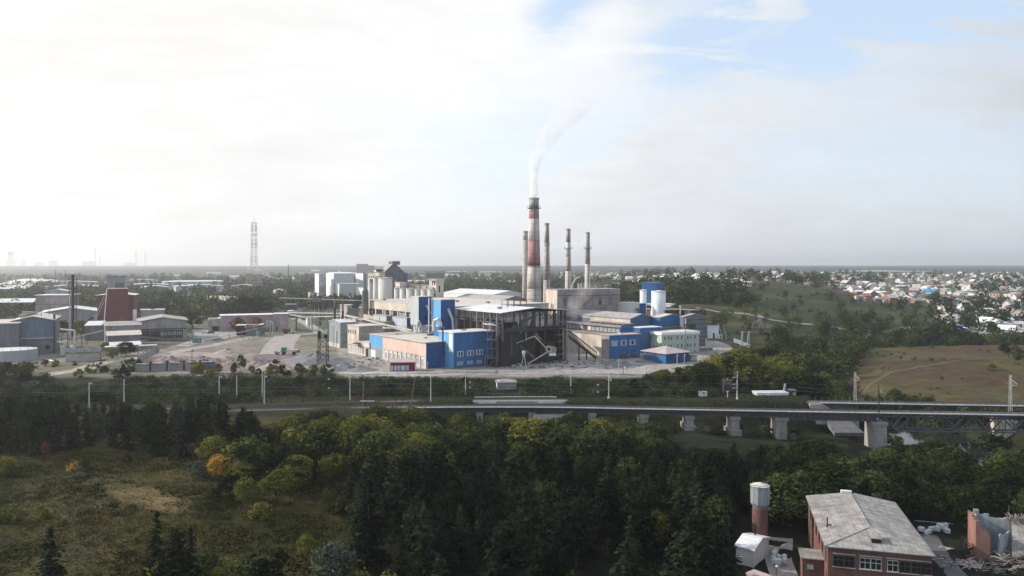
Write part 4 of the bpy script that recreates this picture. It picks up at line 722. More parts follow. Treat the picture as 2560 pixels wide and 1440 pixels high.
# --- 17 the hall complex on the right
b = Bld('monitor_hall', 'long receding hall with window lanterns, ending in a dull blue curved gable', 'factory hall', 1415, 1576, 1634, 797, Y=410, wall='cream_wall', wallR='slate_blue_sheet', roof='gy', rise=2.2, rm='roof_grey', ov=.5, L=95)
b.part('wall_gap', lambda m: m.box(-.12, 32, b.h - 6.5, -.01, 95, b.h - 1.2, 'dull_blue_wall'))
def lantern(b, x0, x1, y0, y1, z, hh, n, rm='roof_grey', name='roof_lantern'):
    mb = MB(); mb.box(x0, y0, z - .5, x1, y1, z + hh, 'steel_rust'); mb.hexa([(x0 - 1, y0 - 1, z + hh), (x1 + 1, y0 - 1, z + hh), (x1 + 1, y1 + 1, z + hh), (x0 - 1, y1 + 1, z + hh)], [(x0 - 1, y0 - 1, z + hh + .25), (x1 + 1, y0 - 1, z + hh + .25), (x1 + 1, y1 + 1, z + hh + .25), (x0 - 1, y1 + 1, z + hh + .25)], rm)
    o = mb.build(name, b.o)
    for k in range(n):
        a = lerp(y0, y1, (k + .08) / n); c = lerp(y0, y1, (k + .92) / n); r = rnd.random()
        if r < .12: continue
        m = MB(); m.box(x0 - .12, a, z + hh * .12, x0 - .01, c, z + hh * .88, 'window_pale' if r < .75 else ('chim_white' if r < .9 else 'steel_rust')); m.build('lantern_window', o)
    return o
b2 = Bld('far_monitor_hall', 'farther long hall whose lantern windows run down to a grey end box', 'factory hall', 1440, 1652, 1700, 794, Y=440, wall='grey_wall', rm='roof_pale', roof='flat', ov=.4, A=34, L=125)
lantern(b2, 6, 16, 1, 110, b2.h + .3, 3.6, 34); lantern(b2, 24, 31, -2, 100, b2.h + .3, 3.0, 20, 'roof_brown')
b2.part('light_canopy', lambda m: m.hexa([(14, 6, b2.h + 5.5), (20, 6, b2.h + 7), (20, 34, b2.h + 7), (14, 34, b2.h + 5.5)], [(14, 6, b2.h + 5.8), (20, 6, b2.h + 7.3), (20, 34, b2.h + 7.3), (14, 34, b2.h + 5.8)], 'roof_pale'))
b3 = Bld('blue_gable_hall', 'hall with a vivid blue wide gable end next to the dark striped block', 'factory hall', 1632, 1650.5, 1708, 794, Y=415, wall='blue_sheet', wallL='blue_sheet', roof='gy', rise=1.4, rm='roof_pale', ov=.4)
b3.rect('R', 0, 1, 0, b3.h - 5.6, 'grey_wall', 'lower_wall', .12); b3.rect('R', 0, 1, b3.h - 5.6, b3.h - 5.4, 'galv', 'flashing', .2); b3.rect('R', .8, .83, 8, 9, 'dark_gap', 'opening', .2)
b = Bld('striped_block', 'tall dark grey block with horizontal black stripes at the right end of the works', 'factory block', 1700, 1709, 1767.5, 793, Y=412, wall='grey_wall', wallR='grey_wall', roof='gy', rise=1.5, rm='roof_grey', ov=.3, ang=30)
for k in range(7): z = b.h - 1.6 - k * 2.35; b.rect('R', .02, .98, z - .28, z, 'dark_gap', 'window_band', .1)
b.rect('R', .15, .5, b.h - 6, b.h - 4.4, 'steel_dark', 'patch', .12); b.rect('R', .93, .96, 0, 4, 'white_sheet', 'downpipe', .4)
x, y = XY(1700.5, 432); mb = MB(); mb.tube((0, 0, 0), (0, 0, zat(763, 432) - zat(785, 432)), .35, 'chim_white', 8); mb.tube((-.6, 0, 4.6), (.6, 0, 4.6), .3, 'white_paint', 8); tag(mb.build('vent_stack', None, (x, y, zat(786, 432))), 'short white vent stack standing on the far right hall roof', 'vent stack')
b = Bld('lantern_hall', 'low brown roofed hall whose blue rounded gable end shows above the front block', 'factory hall', 1412, 1512, 1580, 838, Y=372, wall='cream_wall', wallL='cream_wall', rm='roof_brown', roof='flat', ov=.3, A=40, L=52)
o = lantern(b, 9, 17, -1.5, 46, b.h + .3, 3.0, 16, 'roof_brown'); b.part('blue_gable', lambda m: (m.box(8.4, -2.2, b.h - 2, 17.6, -1.6, b.h + 3.6, 'blue_sheet'), m.hexa([(8.4, -2.2, b.h + 3.6), (17.6, -2.2, b.h + 3.6), (17.6, -1.6, b.h + 3.6), (8.4, -1.6, b.h + 3.6)], [(11, -2.2, b.h + 5), (15, -2.2, b.h + 5), (15, -1.6, b.h + 5), (11, -1.6, b.h + 5)], 'blue_sheet')))
lantern(b, 22, 27, 8, 34, b.h + .6, 3.2, 12, 'roof_brown', 'rear_lantern')
b = Bld('blue_front_block', 'blue block with three windows and a pale grey side, left of the green-white offices', 'factory block', 1504, 1523.5, 1600, 839.5, 898, wall='slate_blue_sheet', wallL='concrete', wallR='blue_sheet', rm='roof_pinkish', ov=.5, ang=28)
MATS['blue_sheet']
for u in (.16, .46, .75):
    b.win('R', u, 6.2, 8.4, 3.0, m='window_pale'); 
    if u > .2: b.rect('R', u - .025, u + .03, 6.3, 8.3, 'window_dark', 'window_opening', .14)
b.rbox(.5, .5, 1.6, 1.6, .3, 'roof_white', 'hatch')
b = Bld('blue_mid_block', 'taller plain blue block with a pale roof between the front block and the offices', 'factory block', 1579, 1600, 1652, 820.5, Y=386, wall='blue_sheet', rm='roof_white', ov=.5, ang=30); b.rect('R', .1, .28, 5.2, 8, 'grey_wall', 'panel', .1); b.win('R', .14, 5.8, 7.2, .9, frame=None); b.win('R', .24, 5.8, 7.2, .9, frame=None)
b = Bld('office_building', 'three-storey pale green office building with a white parapet and dark windows', 'office building', 1621.5, 1654.5, 1747.5, 832, 884.5, wall='mint_wall', roof='parapet', rm='roof_pale', fascia='white_paint', ang=25)
b.rect('R', -.01, 1.01, b.h - 1.3, b.h, 'white_paint', 'cornice', .5); b.rect('L', -.01, 1.0, b.h - 1.3, b.h, 'white_paint', 'cornice', .5)
b.part('roof_slab', lambda m: m.box(.2, .2, b.h + .02, b.A - .2, b.L - .2, b.h + .1, 'roof_pale'))
for zr, us in ((b.h - 3.9, (.075, .18, .25, .41, .53, .69, .765, .885)), (b.h - 7.9, (.075, .18, .25, .41, .53, .69, .765, .885)), (b.h - 11.6, (.69, .765, .885))):
    for u in us: b.win('R', u, zr, zr + 1.9, 1.0, frame='white_paint', ft=.1)
b.win('L', .8, b.h - 4, b.h - 2.2, 1.1); b.rect('L', .68, .70, b.h - 5, b.h - 1.3, 'steel_grey', 'drainpipe', .15)
x, y = P(1714, 884, 4); mb = MB(); mb.tube((0, 0, 0), (0, 0, 15), .16, 'steel_grey', 6); mb.tube((0, 0, 15), (0, 0, zat(796, y) - 4), .32, 'galv', 8); [mb.box(-.1, 0, z, .1, 1.8, z + .15, 'steel_grey') for z in (6, 11, 15)]; tag(mb.build('flue_pipe', None, (x, y, 4)), 'silver flue pipe climbing the right part of the green-white office front', 'flue pipe')
b = Bld('hip_roof_shed', 'low blue walled shed with a wide brownish hip roof in front of the offices', 'shed', 1608, 1665.5, 1722, 884, 910, wall='slate_blue_sheet', wallL='slate_blue_sheet', wallR='navy_sheet', roof='hip', rise=2.4, rm='roof_pinkish', ov=1.0, ang=33)
b.rect('L', 0, .45, .1, 3.4, 'blue_sheet', 'blue_panel', .06)
b.part('roof_opening', lambda m: m.hexa([(3.2, 11, b.h + 1.12), (6, 11, b.h + 1.95), (6, 14, b.h + 1.95), (3.2, 14, b.h + 1.12)], [(3.2, 11, b.h + 1.2), (6, 11, b.h + 2.03), (6, 14, b.h + 2.03), (3.2, 14, b.h + 1.2)], 'dark_gap'))
b = Bld('low_brick_wall_shed', 'low grey annex at the foot of the striped block', 'annex', 1740, 1748, 1782, 871, Y=392, wall='concrete', rm='roof_grey', ang=20, ov=.3); b.rect('R', .1, .95, b.h - 1.0, b.h - .3, 'dark_concrete', 'battlement', .1)
b = Bld('gatehouse', 'small gatehouse with pale windows right of the low hip roof shed', 'gatehouse', 1722, 1726, 1742, 889, Y=350, wall='brown_wall', rm='roof_brown', ang=15, ov=.5)
for u in (.35, .62, .85): b.win('R', u, 1.0, 2.5, .7, m='window_pale')
b = Bld('white_store', 'plain white store building behind the striped block, by the lane', 'store building', 1768, 1770, 1797, 815.5, 846, wall='white_paint', rm='roof_white', ang=8, ov=.2); b.rect('R', .45, .62, 0, 3.2, 'steel_dark', 'gate', .1)
b = Bld('white_store_annex', 'tiny white annex on the right side of the plain white store', 'annex', 1797, 1798, 1806, 836, 846.5, wall='white_paint', rm='roof_grey', ang=8, ov=.2); b.rect('R', .3, .6, 0, 2, 'steel_dark', 'door', .08)
b = Bld('blue_silo_house', 'tall light blue tower between two white silos at the back of the works', 'silo house', 1604.5, 1641.5, 1658, 708, Y=470, wall='light_and_lit_blue_sheet', wallL='blue_sheet', wallR='navy_sheet', rm='blue_sheet', ang=66, ov=.1)
mm_ = b.rect('L', .45, .6, b.h - 14.5, b.h - 12.5, 'white_paint', 'sign_plate', .15)
silo('slimmer white silo left of the tall blue tower', 1608, 8.2, 726, 452, m='silo_white', name='white_silo', railing=False, grp='white silos beside the blue tower'); silo('broad white silo right of the tall blue tower', 1646.5, 17.5, 729, 448, m='silo_white', name='white_silo', railing=False, grp='white silos beside the blue tower')
b = Bld('blue_box_shed', 'small navy box shed at the foot of the slimmer white silo', 'shed', 1598, 1599, 1615, 759, Y=446, wall='navy_sheet', rm='roof_pale', ang=10, ov=.2)
x, y = XY(1572, 470); r = 8; mb = MB(); h = zat(757, 470) - 4; o = empty('round_tank', 'low round concrete tank with a railing before the blue tower', 'tank', (x, y, 4)); mb.cyl(0, 0, -.5, h, 7.2, 7.2, 'silo', 32); mb.build('shell', o); mb = MB(); mb.cyl(0, 0, h + .01, h + .3, 7.4, 7.4, 'silo', 32); mb.build('cap', o)
mb = MB(); [mb.tube((math.cos(a) * 7, math.sin(a) * 7, h), (math.cos(a) * 7, math.sin(a) * 7, h + 1.4), .08, 'steel_dark', 4) for a in [k * .4 for k in range(16)]]; mb.build('railing', o)

# busy open yard left of the long hall
mb = MB()
for k in range(230):
    px, py = rnd.uniform(725, 905), rnd.uniform(748, 806); x, y = P(px, py, 4); w_, d_, h_ = rnd.choice([(1, 1, 1), (2.5, 1.2, 1.4), (4, 2, 2.2), (6, .4, .5), (.4, 6, .5), (.3, .3, 6)]); a = rnd.uniform(.7, 1.3); mb.box(x, y, 4, x + w_ * a, y + d_ * a, 4 + h_ * a, rnd.choice(['steel_rust', 'concrete', 'post_pale', 'steel_grey', 'cream_wall', 'brick_pale', 'far_grey']))
tag(mb.build('yard_clutter'), 'crowd of crates, pipes, posts and small blocks in the open yard before the white plant', 'clutter', kind='stuff')
for k, (px, py, w_, m_, l_) in enumerate(((742, 752, 14, 'brick_pale', 'low brick store by the bend of the side road'), (846, 752, 16, 'far_grey', 'grey box store below the loop pipe'), (872, 750, 12, 'cream_wall', 'cream box store left of the dust cyclone'), (818, 766, 11, 'concrete', 'small concrete store under the crane trolley'), (652, 752, 16, 'brick_pale', 'low brick shed behind the big dark tree clump'), (690, 760, 20, 'mauve_wall', 'mauve low wall building left of the side road'))):
    b = Bld('yard_store', l_, 'store', px, px + 3, px + w_, py - 9, py + 3, wall=m_, rm='roof_pale', ang=20, ov=.3, L=9); b.rect('R', .3, .5, 0, 2.4, 'dark_gap', 'door', .08)
# ---------------------------------------------------------------- the works on the left
AL = 116
b = Bld('blue_grey_works', 'big dull blue-grey works building at the left edge, behind the round tank', 'works building', 30, 133, 140, 800, Y=382, ang=AL, wall='grey_wall', wallL='grey_wall', roof='gx', rise=2.0, rm='roof_pale', ov=.8, A=34)
def zl(py, Y=382): return zat(py, Y) - 4
b.rect('L', .0, .86, zl(843), zl(800) - .2, 'dull_blue_wall', 'upper_panel', .3); b.rect('L', .0, .86, zl(843) - .4, zl(843), 'roof_pale', 'ledge', .9)
for u in R_(7, .05, .95): b.win('L', u, 6.2, 7.8, 2.2, m='dull_blue_wall', frame=None)
for u in R_(5, .05, .95): b.win('L', u, 2.2, 4.4, 1.8, m='dark_concrete' if rnd.random() < .7 else 'window_dark', frame=None)
for fx, fy, w_, h_ in ((.35, .72, 4, 2.2), (.5, .6, 3.4, 1.6), (.62, .62, 3, 1.5), (.15, .78, 3, 1.3)): b.rbox(fx, fy, w_, w_, h_, 'concrete', z=b.h + 1.6)
for fx, fy in ((.3, .35), (.55, .2), (.7, .8), (.8, .45)): b.part('roof_pipe', lambda m: m.tube((fx * b.A, fy * b.L, b.h), (fx * b.A, fy * b.L, b.h + 5.5), .12, 'steel_dark'))
b = Bld('low_works_wing', 'lower dark left wing of the blue-grey works building', 'works wing', -60, 47, 50, 808, Y=372, ang=AL, wall='grey_wall', rm='roof_pale', roof='sx', rise=1, A=14, ov=.8)
b.rect('L', .0, .5, b.h - .2, b.h + .1, 'roof_white', 'eaves', .8)
for u in R_(4, 0, .9): b.win('L', u, 6, 7.6, 2, m='dull_blue_wall', frame=None); b.win('L', u, 2, 3.6, 1.6, frame=None)
b = Bld('dark_stair_shaft', 'narrow black shaft at the right corner of the blue-grey works building', 'shaft', 133, 137, 142, 788, Y=384, ang=AL, wall='steel_dark', rm='steel_dark', A=4, ov=.1)
# dark machinery between
x, y = P(158, 890, 4); o = empty('process_tanks', 'pair of pale upright vessels among dark pipes beside the shaft', 'process tanks', (x, y, 4))
for k in (0, 4.6): mb = MB(); mb.cyl(k, 0, .4, 4.6, 1.3, 1.3, 'post_pale', 14); mb.cyl(k, 0, 4.6, 5.4, 1.3, .4, 'post_pale', 14); mb.build('vessel', o)
mb = MB(); [mb.box(-2, 2, z, 8, 5, z + .25, 'steel_dark') for z in (4, 8)]; [mb.tube((q, 2, 0), (q, 2, 12), .18, 'steel_dark', 4) for q in (-2, 1, 4, 8)]; mb.build('frame', o)
mb = MB(); mb.path([(-2, 1, 13), (5, 1, 12.4), (5, 1, 6)], .45, 'galv', 8); mb.path([(-3, 0, 7), (1, 0, 6.4), (1, 0, 4)], .4, 'post_pale', 8); mb.build('pipe', o)
# lattice stack
x, y = XY(182, 440); o = empty('lattice_stack', 'tall dark flue stack inside a square lattice tower with a top platform', 'flue stack', (x, y, 4)); H = zat(692, 440) - 4
mb = MB(); mb.tube((0, 0, 2), (0, 0, H + .5), .75, 'steel_rust', 10); mb.cyl(0, 0, H + .5, H + 1.4, 1.1, .5, 'steel_dark', 10); mb.build('flue', o)
mb = MB(); mb.tube((-.9, -1.4, 3), (-.9, -1.4, H - 10), .3, 'galv', 8); mb.build('pipe', o)
for i, j in ((-1, -1), (1, -1), (1, 1), (-1, 1)): mb = MB(); mb.tube((i * 1.35, j * 1.35, -.3), (i * 1.35, j * 1.35, H), .16, 'steel_dark', 4); mb.build('leg', o)
mb = MB(); z = 1
while z < H - 2:
    for (i, j), (k, l) in (((-1, -1), (1, -1)), ((1, -1), (1, 1)), ((1, 1), (-1, 1)), ((-1, 1), (-1, -1))): mb.tube((i * 1.35, j * 1.35, z), (k * 1.35, l * 1.35, z + 2.4), .08, 'steel_dark', 4); mb.tube((i * 1.35, j * 1.35, z), (k * 1.35, l * 1.35, z), .08, 'steel_dark', 4)
    z += 2.4
mb.build('bracing', o); mb = MB(); mb.box(-2.4, -2.4, H - .2, 2.4, 2.4, H, 'steel_dark'); [mb.tube((i * 2.3, j * 2.3, H), (i * 2.3, j * 2.3, H + 1.3), .08, 'steel_dark', 4) for i in (-1, 0, 1) for j in (-1, 1)]; [mb.tube((-2.3, j * 2.3, H + 1.3), (2.3, j * 2.3, H + 1.3), .08, 'steel_dark', 4) for j in (-1, 1)]; mb.build('platform', o)
# round tank left
x, y = P(5, 905, 4); o = empty('round_steel_tank', 'wide pale round tank cut by the left edge of the photo', 'storage tank', (x - 1, y + 9, 4)); mb = MB(); mb.cyl(0, 0, -.5, 5.0, 10, 10, 'far_grey', 36); s_ = mb.build('shell', o); mb = MB(); mb.cyl(0, 0, 5.0, 5.6, 10.1, .5, 'roof_white', 36); mb.build('roof', o)
mb = MB(); [mb.tube((math.cos(a) * 9.9, math.sin(a) * 9.9, 5), (math.cos(a) * 9.9, math.sin(a) * 9.9, 6.1), .07, 'steel_dark', 4) for a in [k * .35 for k in range(18)]]; mb.build('railing', o)
rack('thick white heating pipe dipping to the ground right of the round tank', [W3(57, 897, 364), W3(98, 896, 366), W3(136, 904, 350)], .6, 1, 14, 'galv', 'heating_pipe')
rack('long thin overhead pipe rising from the stack to the big shed', [W3(135, 847, 400), W3(172, 847, 410), W3(256, 827, 430)], .32, 1, 18, 'post_pale', 'overhead_pipe')
rack('pipe bridge along the road in front of the small gabled shed', [W3(120, 916, 342), W3(200, 912, 344), W3(262, 899, 352)], .3, 2, 9, 'steel_dark', 'pipe_bridge')
b = Bld('gabled_shed', 'small gabled shed with a long grey slate roof beside the road', 'shed', 164, 170, 254, 893, Y=352, ang=14, wall='brick_pale', roof='gx', rise=2.2, rm='roof_slate', ov=.5, z0=4, h=3.6)
b.rect('R', .0, 1, .2, 2.6, 'brown_wall', 'fence_panel', .5)
for u in R_(7): b.rect('R', u - .008, u + .008, 0, 3, 'steel_dark', 'post', .7)
b.rect('L', .3, .6, 0, 2.2, 'chim_cream', 'door', .1)
b = Bld('grey_long_hall', 'long pale-roofed grey hall behind the lattice stack', 'hall', 100, 253, 262, 779, Y=570, ang=AL, wall='far_grey', roof='gx', rise=3.2, rm='roof_white', ov=1.2, A=40)
b = Bld('brown_panel_block', 'brownish panelled block with a pale flat roof behind the grey long hall', 'works building', 89, 176, 199, 738, Y=600, ang=AL - 12, wall='brown_wall', wallR='grey_wall', rm='roof_white', ov=1)
for z in (.35, .65): b.rect('L', 0, 1, b.h * z, b.h * z + .4, 'dark_concrete', 'joint', .1)
b = Bld('brown_block_penthouse', 'white roofed upper storey on the brownish panelled block', 'penthouse', 113, 172, 180, 728, Y=625, ang=AL - 12, wall='far_grey', rm='roof_white', roof='gx', rise=1.6, ov=1)
b = Bld('low_blue_hall', 'low dull blue hall with a white roof at the left edge, behind the works', 'hall', -30, 90, 100, 756, Y=700, ang=AL - 12, wall='dull_blue_wall', rm='roof_white', roof='sx', rise=2.5, ov=1, A=28)
# red tower building
b = Bld('dark_red_hall', 'dark red sheet hall standing behind the flared red tower', 'hall', 243, 334, 348, 738, Y=545, ang=AL - 6, wall='red_sheet', wallR='pile_mauve' if 0 else 'red_sheet', rm='roof_white', roof='gx', rise=1.5, ov=1, A=26)
b = Bld('dark_top_house', 'dark slatted house with a sloping railed roof on top of the flared red tower', 'tower house', 268, 311, 313, 692, Y=536, z0=20, ang=AL - 6, wall='far_grey', wallL='grey_sheet', rm='steel_dark', A=10, base=1, roof='flat', ov=.3)
b.part('railing', lambda m: [m.tube((0, y, b.h), (0, y, b.h + 1.6), .08, 'steel_dark', 4) for y in [k * 1.4 for k in range(int(b.L / 1.4) + 1)]] + [m.tube((0, 0, b.h + 1.5), (0, b.L, b.h + 1.5), .08, 'steel_dark', 4)])
b.rect('L', .0, .99, b.h * .52, b.h * .56, 'steel_dark', 'band', .12); b.rect('L', 0, .55, b.h * .56, b.h * .8, 'dark_concrete', 'louvre', .12)
x, y = XY(294, 512); o = empty('flared_red_tower', 'flared dark red sheet tower, wider at its foot than at its top', 'tower', (x, y, 4), math.radians(AL - 90)); zt = zat(722, 512) - 4; s_ = 512 / F
w0, w1 = 30 * s_, 22.5 * s_; mb = MB(); mb.hexa([(-w0, -4, -.5), (w0, -4, -.5), (w0, 6, -.5), (-w0, 6, -.5)], [(-w1, -2, zt), (w1, -2, zt), (w1, 6, zt), (-w1, 6, zt)], 'red_sheet'); mb.build('wall', o)
mb = MB(); mb.box(-w1 - .2, -2.2, zt + .01, w1 + .2, 6.2, zt + .35, 'chim_cream'); mb.build('roof', o); mb = MB(); mb.tube((-w0 - .2, -4.3, 0), (-w1 - .2, -2.3, zt), .25, 'white_paint', 6); mb.build('downpipe', o)
mb = MB(); mb.tube((-w0 - 6, -5, 8), (-w1 - .5, -2.5, zt - 1), .18, 'brick_pale', 4); mb.tube((-w0 - 5, -5, 8), (-w1 - .5, -2.5, zt - 5), .18, 'brick_pale', 4); mb.build('brace_pipe', o)
# big shed with long grey roof
b = Bld('long_grey_shed', 'wide gabled shed with a long grey roof and an open dark loading bay', 'shed', 345, 467, 480, 801, Y=455, ang=AL, wall='concrete', wallL='concrete', roof='gx', rise=2.2, rm='roof_grey', ov=1.0, A=30)
b.rect('L', .0, 1, b.h - 4.9, b.h - 4.4, 'steel_dark', 'beam', .3); b.rect('L', .08, 1, 1.2, 6.0, 'steel_dark', 'loading_bay', .12)
for u in R_(12, .1, .55): b.rect('L', u - .008, u + .008, 3, 5, 'post_pale', 'post', .5)
for u in (.25, .5, .75): b.rect('L', u, u + .015, 0, 6.5, 'concrete', 'pillar', .4)
b.rect('L', .58, .78, .4, 3.6, 'dark_gap', 'gate', .16); b.part('loading_ramp', lambda m: m.hexa([(-5, 2, 0), (-3, 2, 0), (-3, b.L * .95, 2.2), (-5, b.L * .95, 2.2)], [(-5, 2, .8), (-3, 2, .8), (-3, b.L * .95, 3.2), (-5, b.L * .95, 3.2)], 'grey_wall'))
b = Bld('upper_lean_to', 'upper of two stepped lean-to roofs on the left side of the wide gabled shed', 'lean-to', 263, 352, 360, 813, Y=425, ang=AL + 4, wall='concrete', rm='roof_grey', roof='sx', rise=1.6, ov=.6, A=12, group='stepped lean-to sheds')
b = Bld('lower_lean_to', 'lower of two stepped lean-to roofs on the left side of the wide gabled shed', 'lean-to', 269, 352, 360, 837, Y=408, ang=AL + 4, wall='grey_wall', rm='roof_pale', roof='sx', rise=1.6, ov=.6, A=9, group='stepped lean-to sheds')
b = Bld('pale_apron_roof', 'low pale roof strip at the foot of the stepped lean-tos', 'lean-to', 276, 352, 358, 862, Y=396, ang=AL + 4, wall='concrete', rm='roof_white', roof='sx', rise=1.2, ov=.4, A=7)
b = Bld('dark_mid_shed', 'dark shed with a pale sloping roof between the stack and the stepped lean-tos', 'shed', 212, 252, 258, 814, Y=450, ang=AL - 8, wall='grey_wall', roof='sx', rise=1.8, rm='roof_white', ov=.4, A=12)
x, y = XY(337, 468); mb = MB(); mb.box(-.8, -.8, 0, .8, .8, zat(774, 468) - 4, 'chim_white'); tag(mb.build('white_flue', None, (x, y, 4)), 'square white flue rising behind the wide gabled shed', 'flue')
b = Bld('flat_block', 'low grey block with a clear flat roof to the right of the red hall', 'service block', 352, 412, 420, 775, Y=520, ang=AL, wall='concrete', rm='roof_pale', A=18); b.rbox(.4, .5, 2.2, 2.2, 1.4, 'steel_dark')
def canopy(label, p0, p1, d, z, m='roof_pale', name='canopy'):
    (x0, y0), (x1, y1) = p0, p1; o = empty(name, label, 'canopy', (x0, y0, 4)); v = Vector((x1 - x0, y1 - y0, 0)); n_ = Vector((-v.y, v.x, 0)).normalized() * d
    c = [Vector((0, 0, 0)), v, v + n_, n_]; mb = MB(); mb.hexa([p + Vector((0, 0, z)) for p in c], [p + Vector((0, 0, z + .25)) for p in c], m); mb.build('roof', o)
    for p in c: mb = MB(); mb.tube((p.x, p.y, -.4), (p.x, p.y, z), .14, 'steel_grey'); mb.build('post', o)
    return o
canopy('thin flat canopy on posts right of the dark green bushes by the road', P(345, 887, 4), P(392, 885, 4), 5, 4.2); canopy('long thin canopy roof partly hidden by the roadside bushes', P(259, 893, 4), P(320, 891, 4), 6, 4.6, 'cream_wall')
# concrete bunker walls of the ore yard
o = empty('bunker_wall', 'weathered concrete bunker wall with dark posts along the front of the mauve ore heaps', 'retaining wall', (*P(335, 930, 4), 4)); x0, y0 = P(335, 930, 4)
pts = [P(px, py, 4) for px, py in ((335, 930), (376, 928), (418, 926), (460, 925), (500, 924), (538, 923))]
for k, ((a, c), (e, f)) in enumerate(zip(pts, pts[1:])):
    a -= x0; e -= x0; c -= y0; f -= y0; mb = MB(); mb.hexa([(a, c, -.3), (e, f, -.3), (e, f + .5, -.3), (a, c + .5, -.3)], [(a, c, 3.2), (e, f, 3.2), (e, f + .5, 3.2), (a, c + .5, 3.2)], 'concrete' if k < 4 else 'dull_blue_wall'); mb.build('panel', o)
    mb = MB(); mb.box(a - .3, c - .35, -.3, a + .3, c + .75, 4.1, 'steel_dark'); mb.build('post', o)
    mb = MB(); mb.box(a + 1, c - .2, 3.2, e - 1, c + .7, 3.45, 'post_pale'); mb.build('coping', o)
for k in range(7): x, y = P(350 + k * 7, 905 - k * 4, 4); mb = MB(); mb.box(-1.2, -.3, -.2, 1.2, .3, 2.8, 'concrete'); mb.box(-1.3, -.35, 2.8, -.9, .35, 3.1, 'steel_dark'); tag(mb.build('concrete_slab', None, (x, y, 4), .6), 'upright concrete slab in the broken row behind the bunker wall', 'concrete slab', 'upright concrete slabs behind the bunker wall')
# heaps
def heap(name, label, spots, m, group=None, z0=4.0, kind=None):
    for k, (px, py, r, h) in enumerate(spots):
        x, y = P(px, py, z0); mb = MB(); n = 18; rings = 6; V_ = []
        for j in range(rings + 1):
            t = j / rings; rr = r * (1 - t); z = h * (t ** 1.15)
            V_.append([((rr * (1 + .22 * noise.noise((math.cos(a) * 1.5 + x, math.sin(a) * 1.5, y)))) * math.cos(a), rr * .8 * (1 + .22 * noise.noise((math.cos(a) * 1.5 + x, math.sin(a) * 1.5, y + 3))) * math.sin(a), max(-.3, z - .3 + (.25 * h * noise.noise((math.cos(a) * 2, j * .9, x)) if 0 < j else -.2))) for a in [2 * math.pi * i / n for i in range(n)]])
        for j in range(rings):
            for i in range(n): mb.poly([V_[j][i], V_[j][(i + 1) % n], V_[j + 1][(i + 1) % n], V_[j + 1][i]], m)
        o = mb.build(name, None, (x, y, z0), smooth=True); tag(o, label if not callable(label) else label(k), 'heap', group)
heap('ore_heap', 'small mauve ore heap in the crowded yard behind the bunker wall', [(lerp(400, 660, rnd.random()), lerp(893, 918, rnd.random()), rnd.uniform(4, 8), rnd.uniform(1.2, 2.6)) for _ in range(46)], 'pile_mauve', 'mauve ore heaps in the yard')
heap('tan_heap', 'broad brownish ore heap at the back of the yard', [(570, 888, 14, 3.6)], 'pile_tan'); heap('flat_tan_heap', 'flat pale ore heap near the front bushes', [(700, 918, 16, 2.4)], 'pile_tan'); heap('edge_heap', 'low tan ore bank beside the road fence', [(475, 886, 15, 1.6)], 'pile_tan')
heap('slag_heap', 'large smooth dark grey slag heap beside the lattice tower', [(790, 905, 20, 5.2)], 'pile_grey'); heap('gravel_heap', lambda k: ('grey gravel heap in front of the pink hall, the largest one', 'grey gravel heap nearest the red kiosk', 'small grey gravel heap by the lattice tower foot')[k], [(862, 920, 8, 2.8), (905, 925, 8, 2.2), (840, 926, 6, 2.0)], 'pile_grey')
heap('scrap_heap', lambda k: ('dark scrap heap below the blue front block', 'dark scrap heap in the middle of the works yard', 'low scrap heap beside the steel poles')[k], [(1530, 908, 9, 1.6), (1568, 916, 10, 2.0), (1610, 905, 7, 1.6)], 'pile_grey'); heap('sand_heap', 'broad pale heap of sand before the hip roof shed', [(1640, 920, 13, 1.8)], 'road_dust')
o = empty('scrap_pile', 'tangle of steel scrap beside the blue front block wall', 'scrap pile', (*P(1590, 896, 4), 4)); mb = MB()
for k in range(60): a = rnd.uniform(-7, 7); c = rnd.uniform(-2.5, 2.5); z = rnd.uniform(0, 3.2) * (1 - abs(a) / 9); mb.tube((a, c, z), (a + rnd.uniform(-2, 2), c + rnd.uniform(-1.5, 1.5), z + rnd.uniform(-.6, 1.2)), rnd.uniform(.06, .25), rnd.choice(['steel_rust', 'steel_dark', 'concrete']), 4)
mb.build('scrap', o)['kind'] = 'stuff'
mb = MB()
for k in range(160):
    px, py = rnd.choice([(rnd.uniform(1440, 1620), rnd.uniform(893, 925)), (rnd.uniform(880, 960), rnd.uniform(893, 916)), (rnd.uniform(1250, 1450), rnd.uniform(905, 922))]); x, y = P(px, py, 4); z = 4.1; a = rnd.uniform(0, 3); l_ = rnd.uniform(.4, 2.6)
    mb.tube((x, y, z + rnd.random() * .5), (x + math.cos(a) * l_, y + math.sin(a) * l_, z + rnd.random() * .7), rnd.uniform(.1, .35), rnd.choice(['steel_rust', 'concrete', 'plank_grey', 'steel_dark', 'cream_wall']), 4)
tag(mb.build('yard_debris'), 'loose planks, pipes and blocks strewn over the works yard', 'debris', kind='stuff')
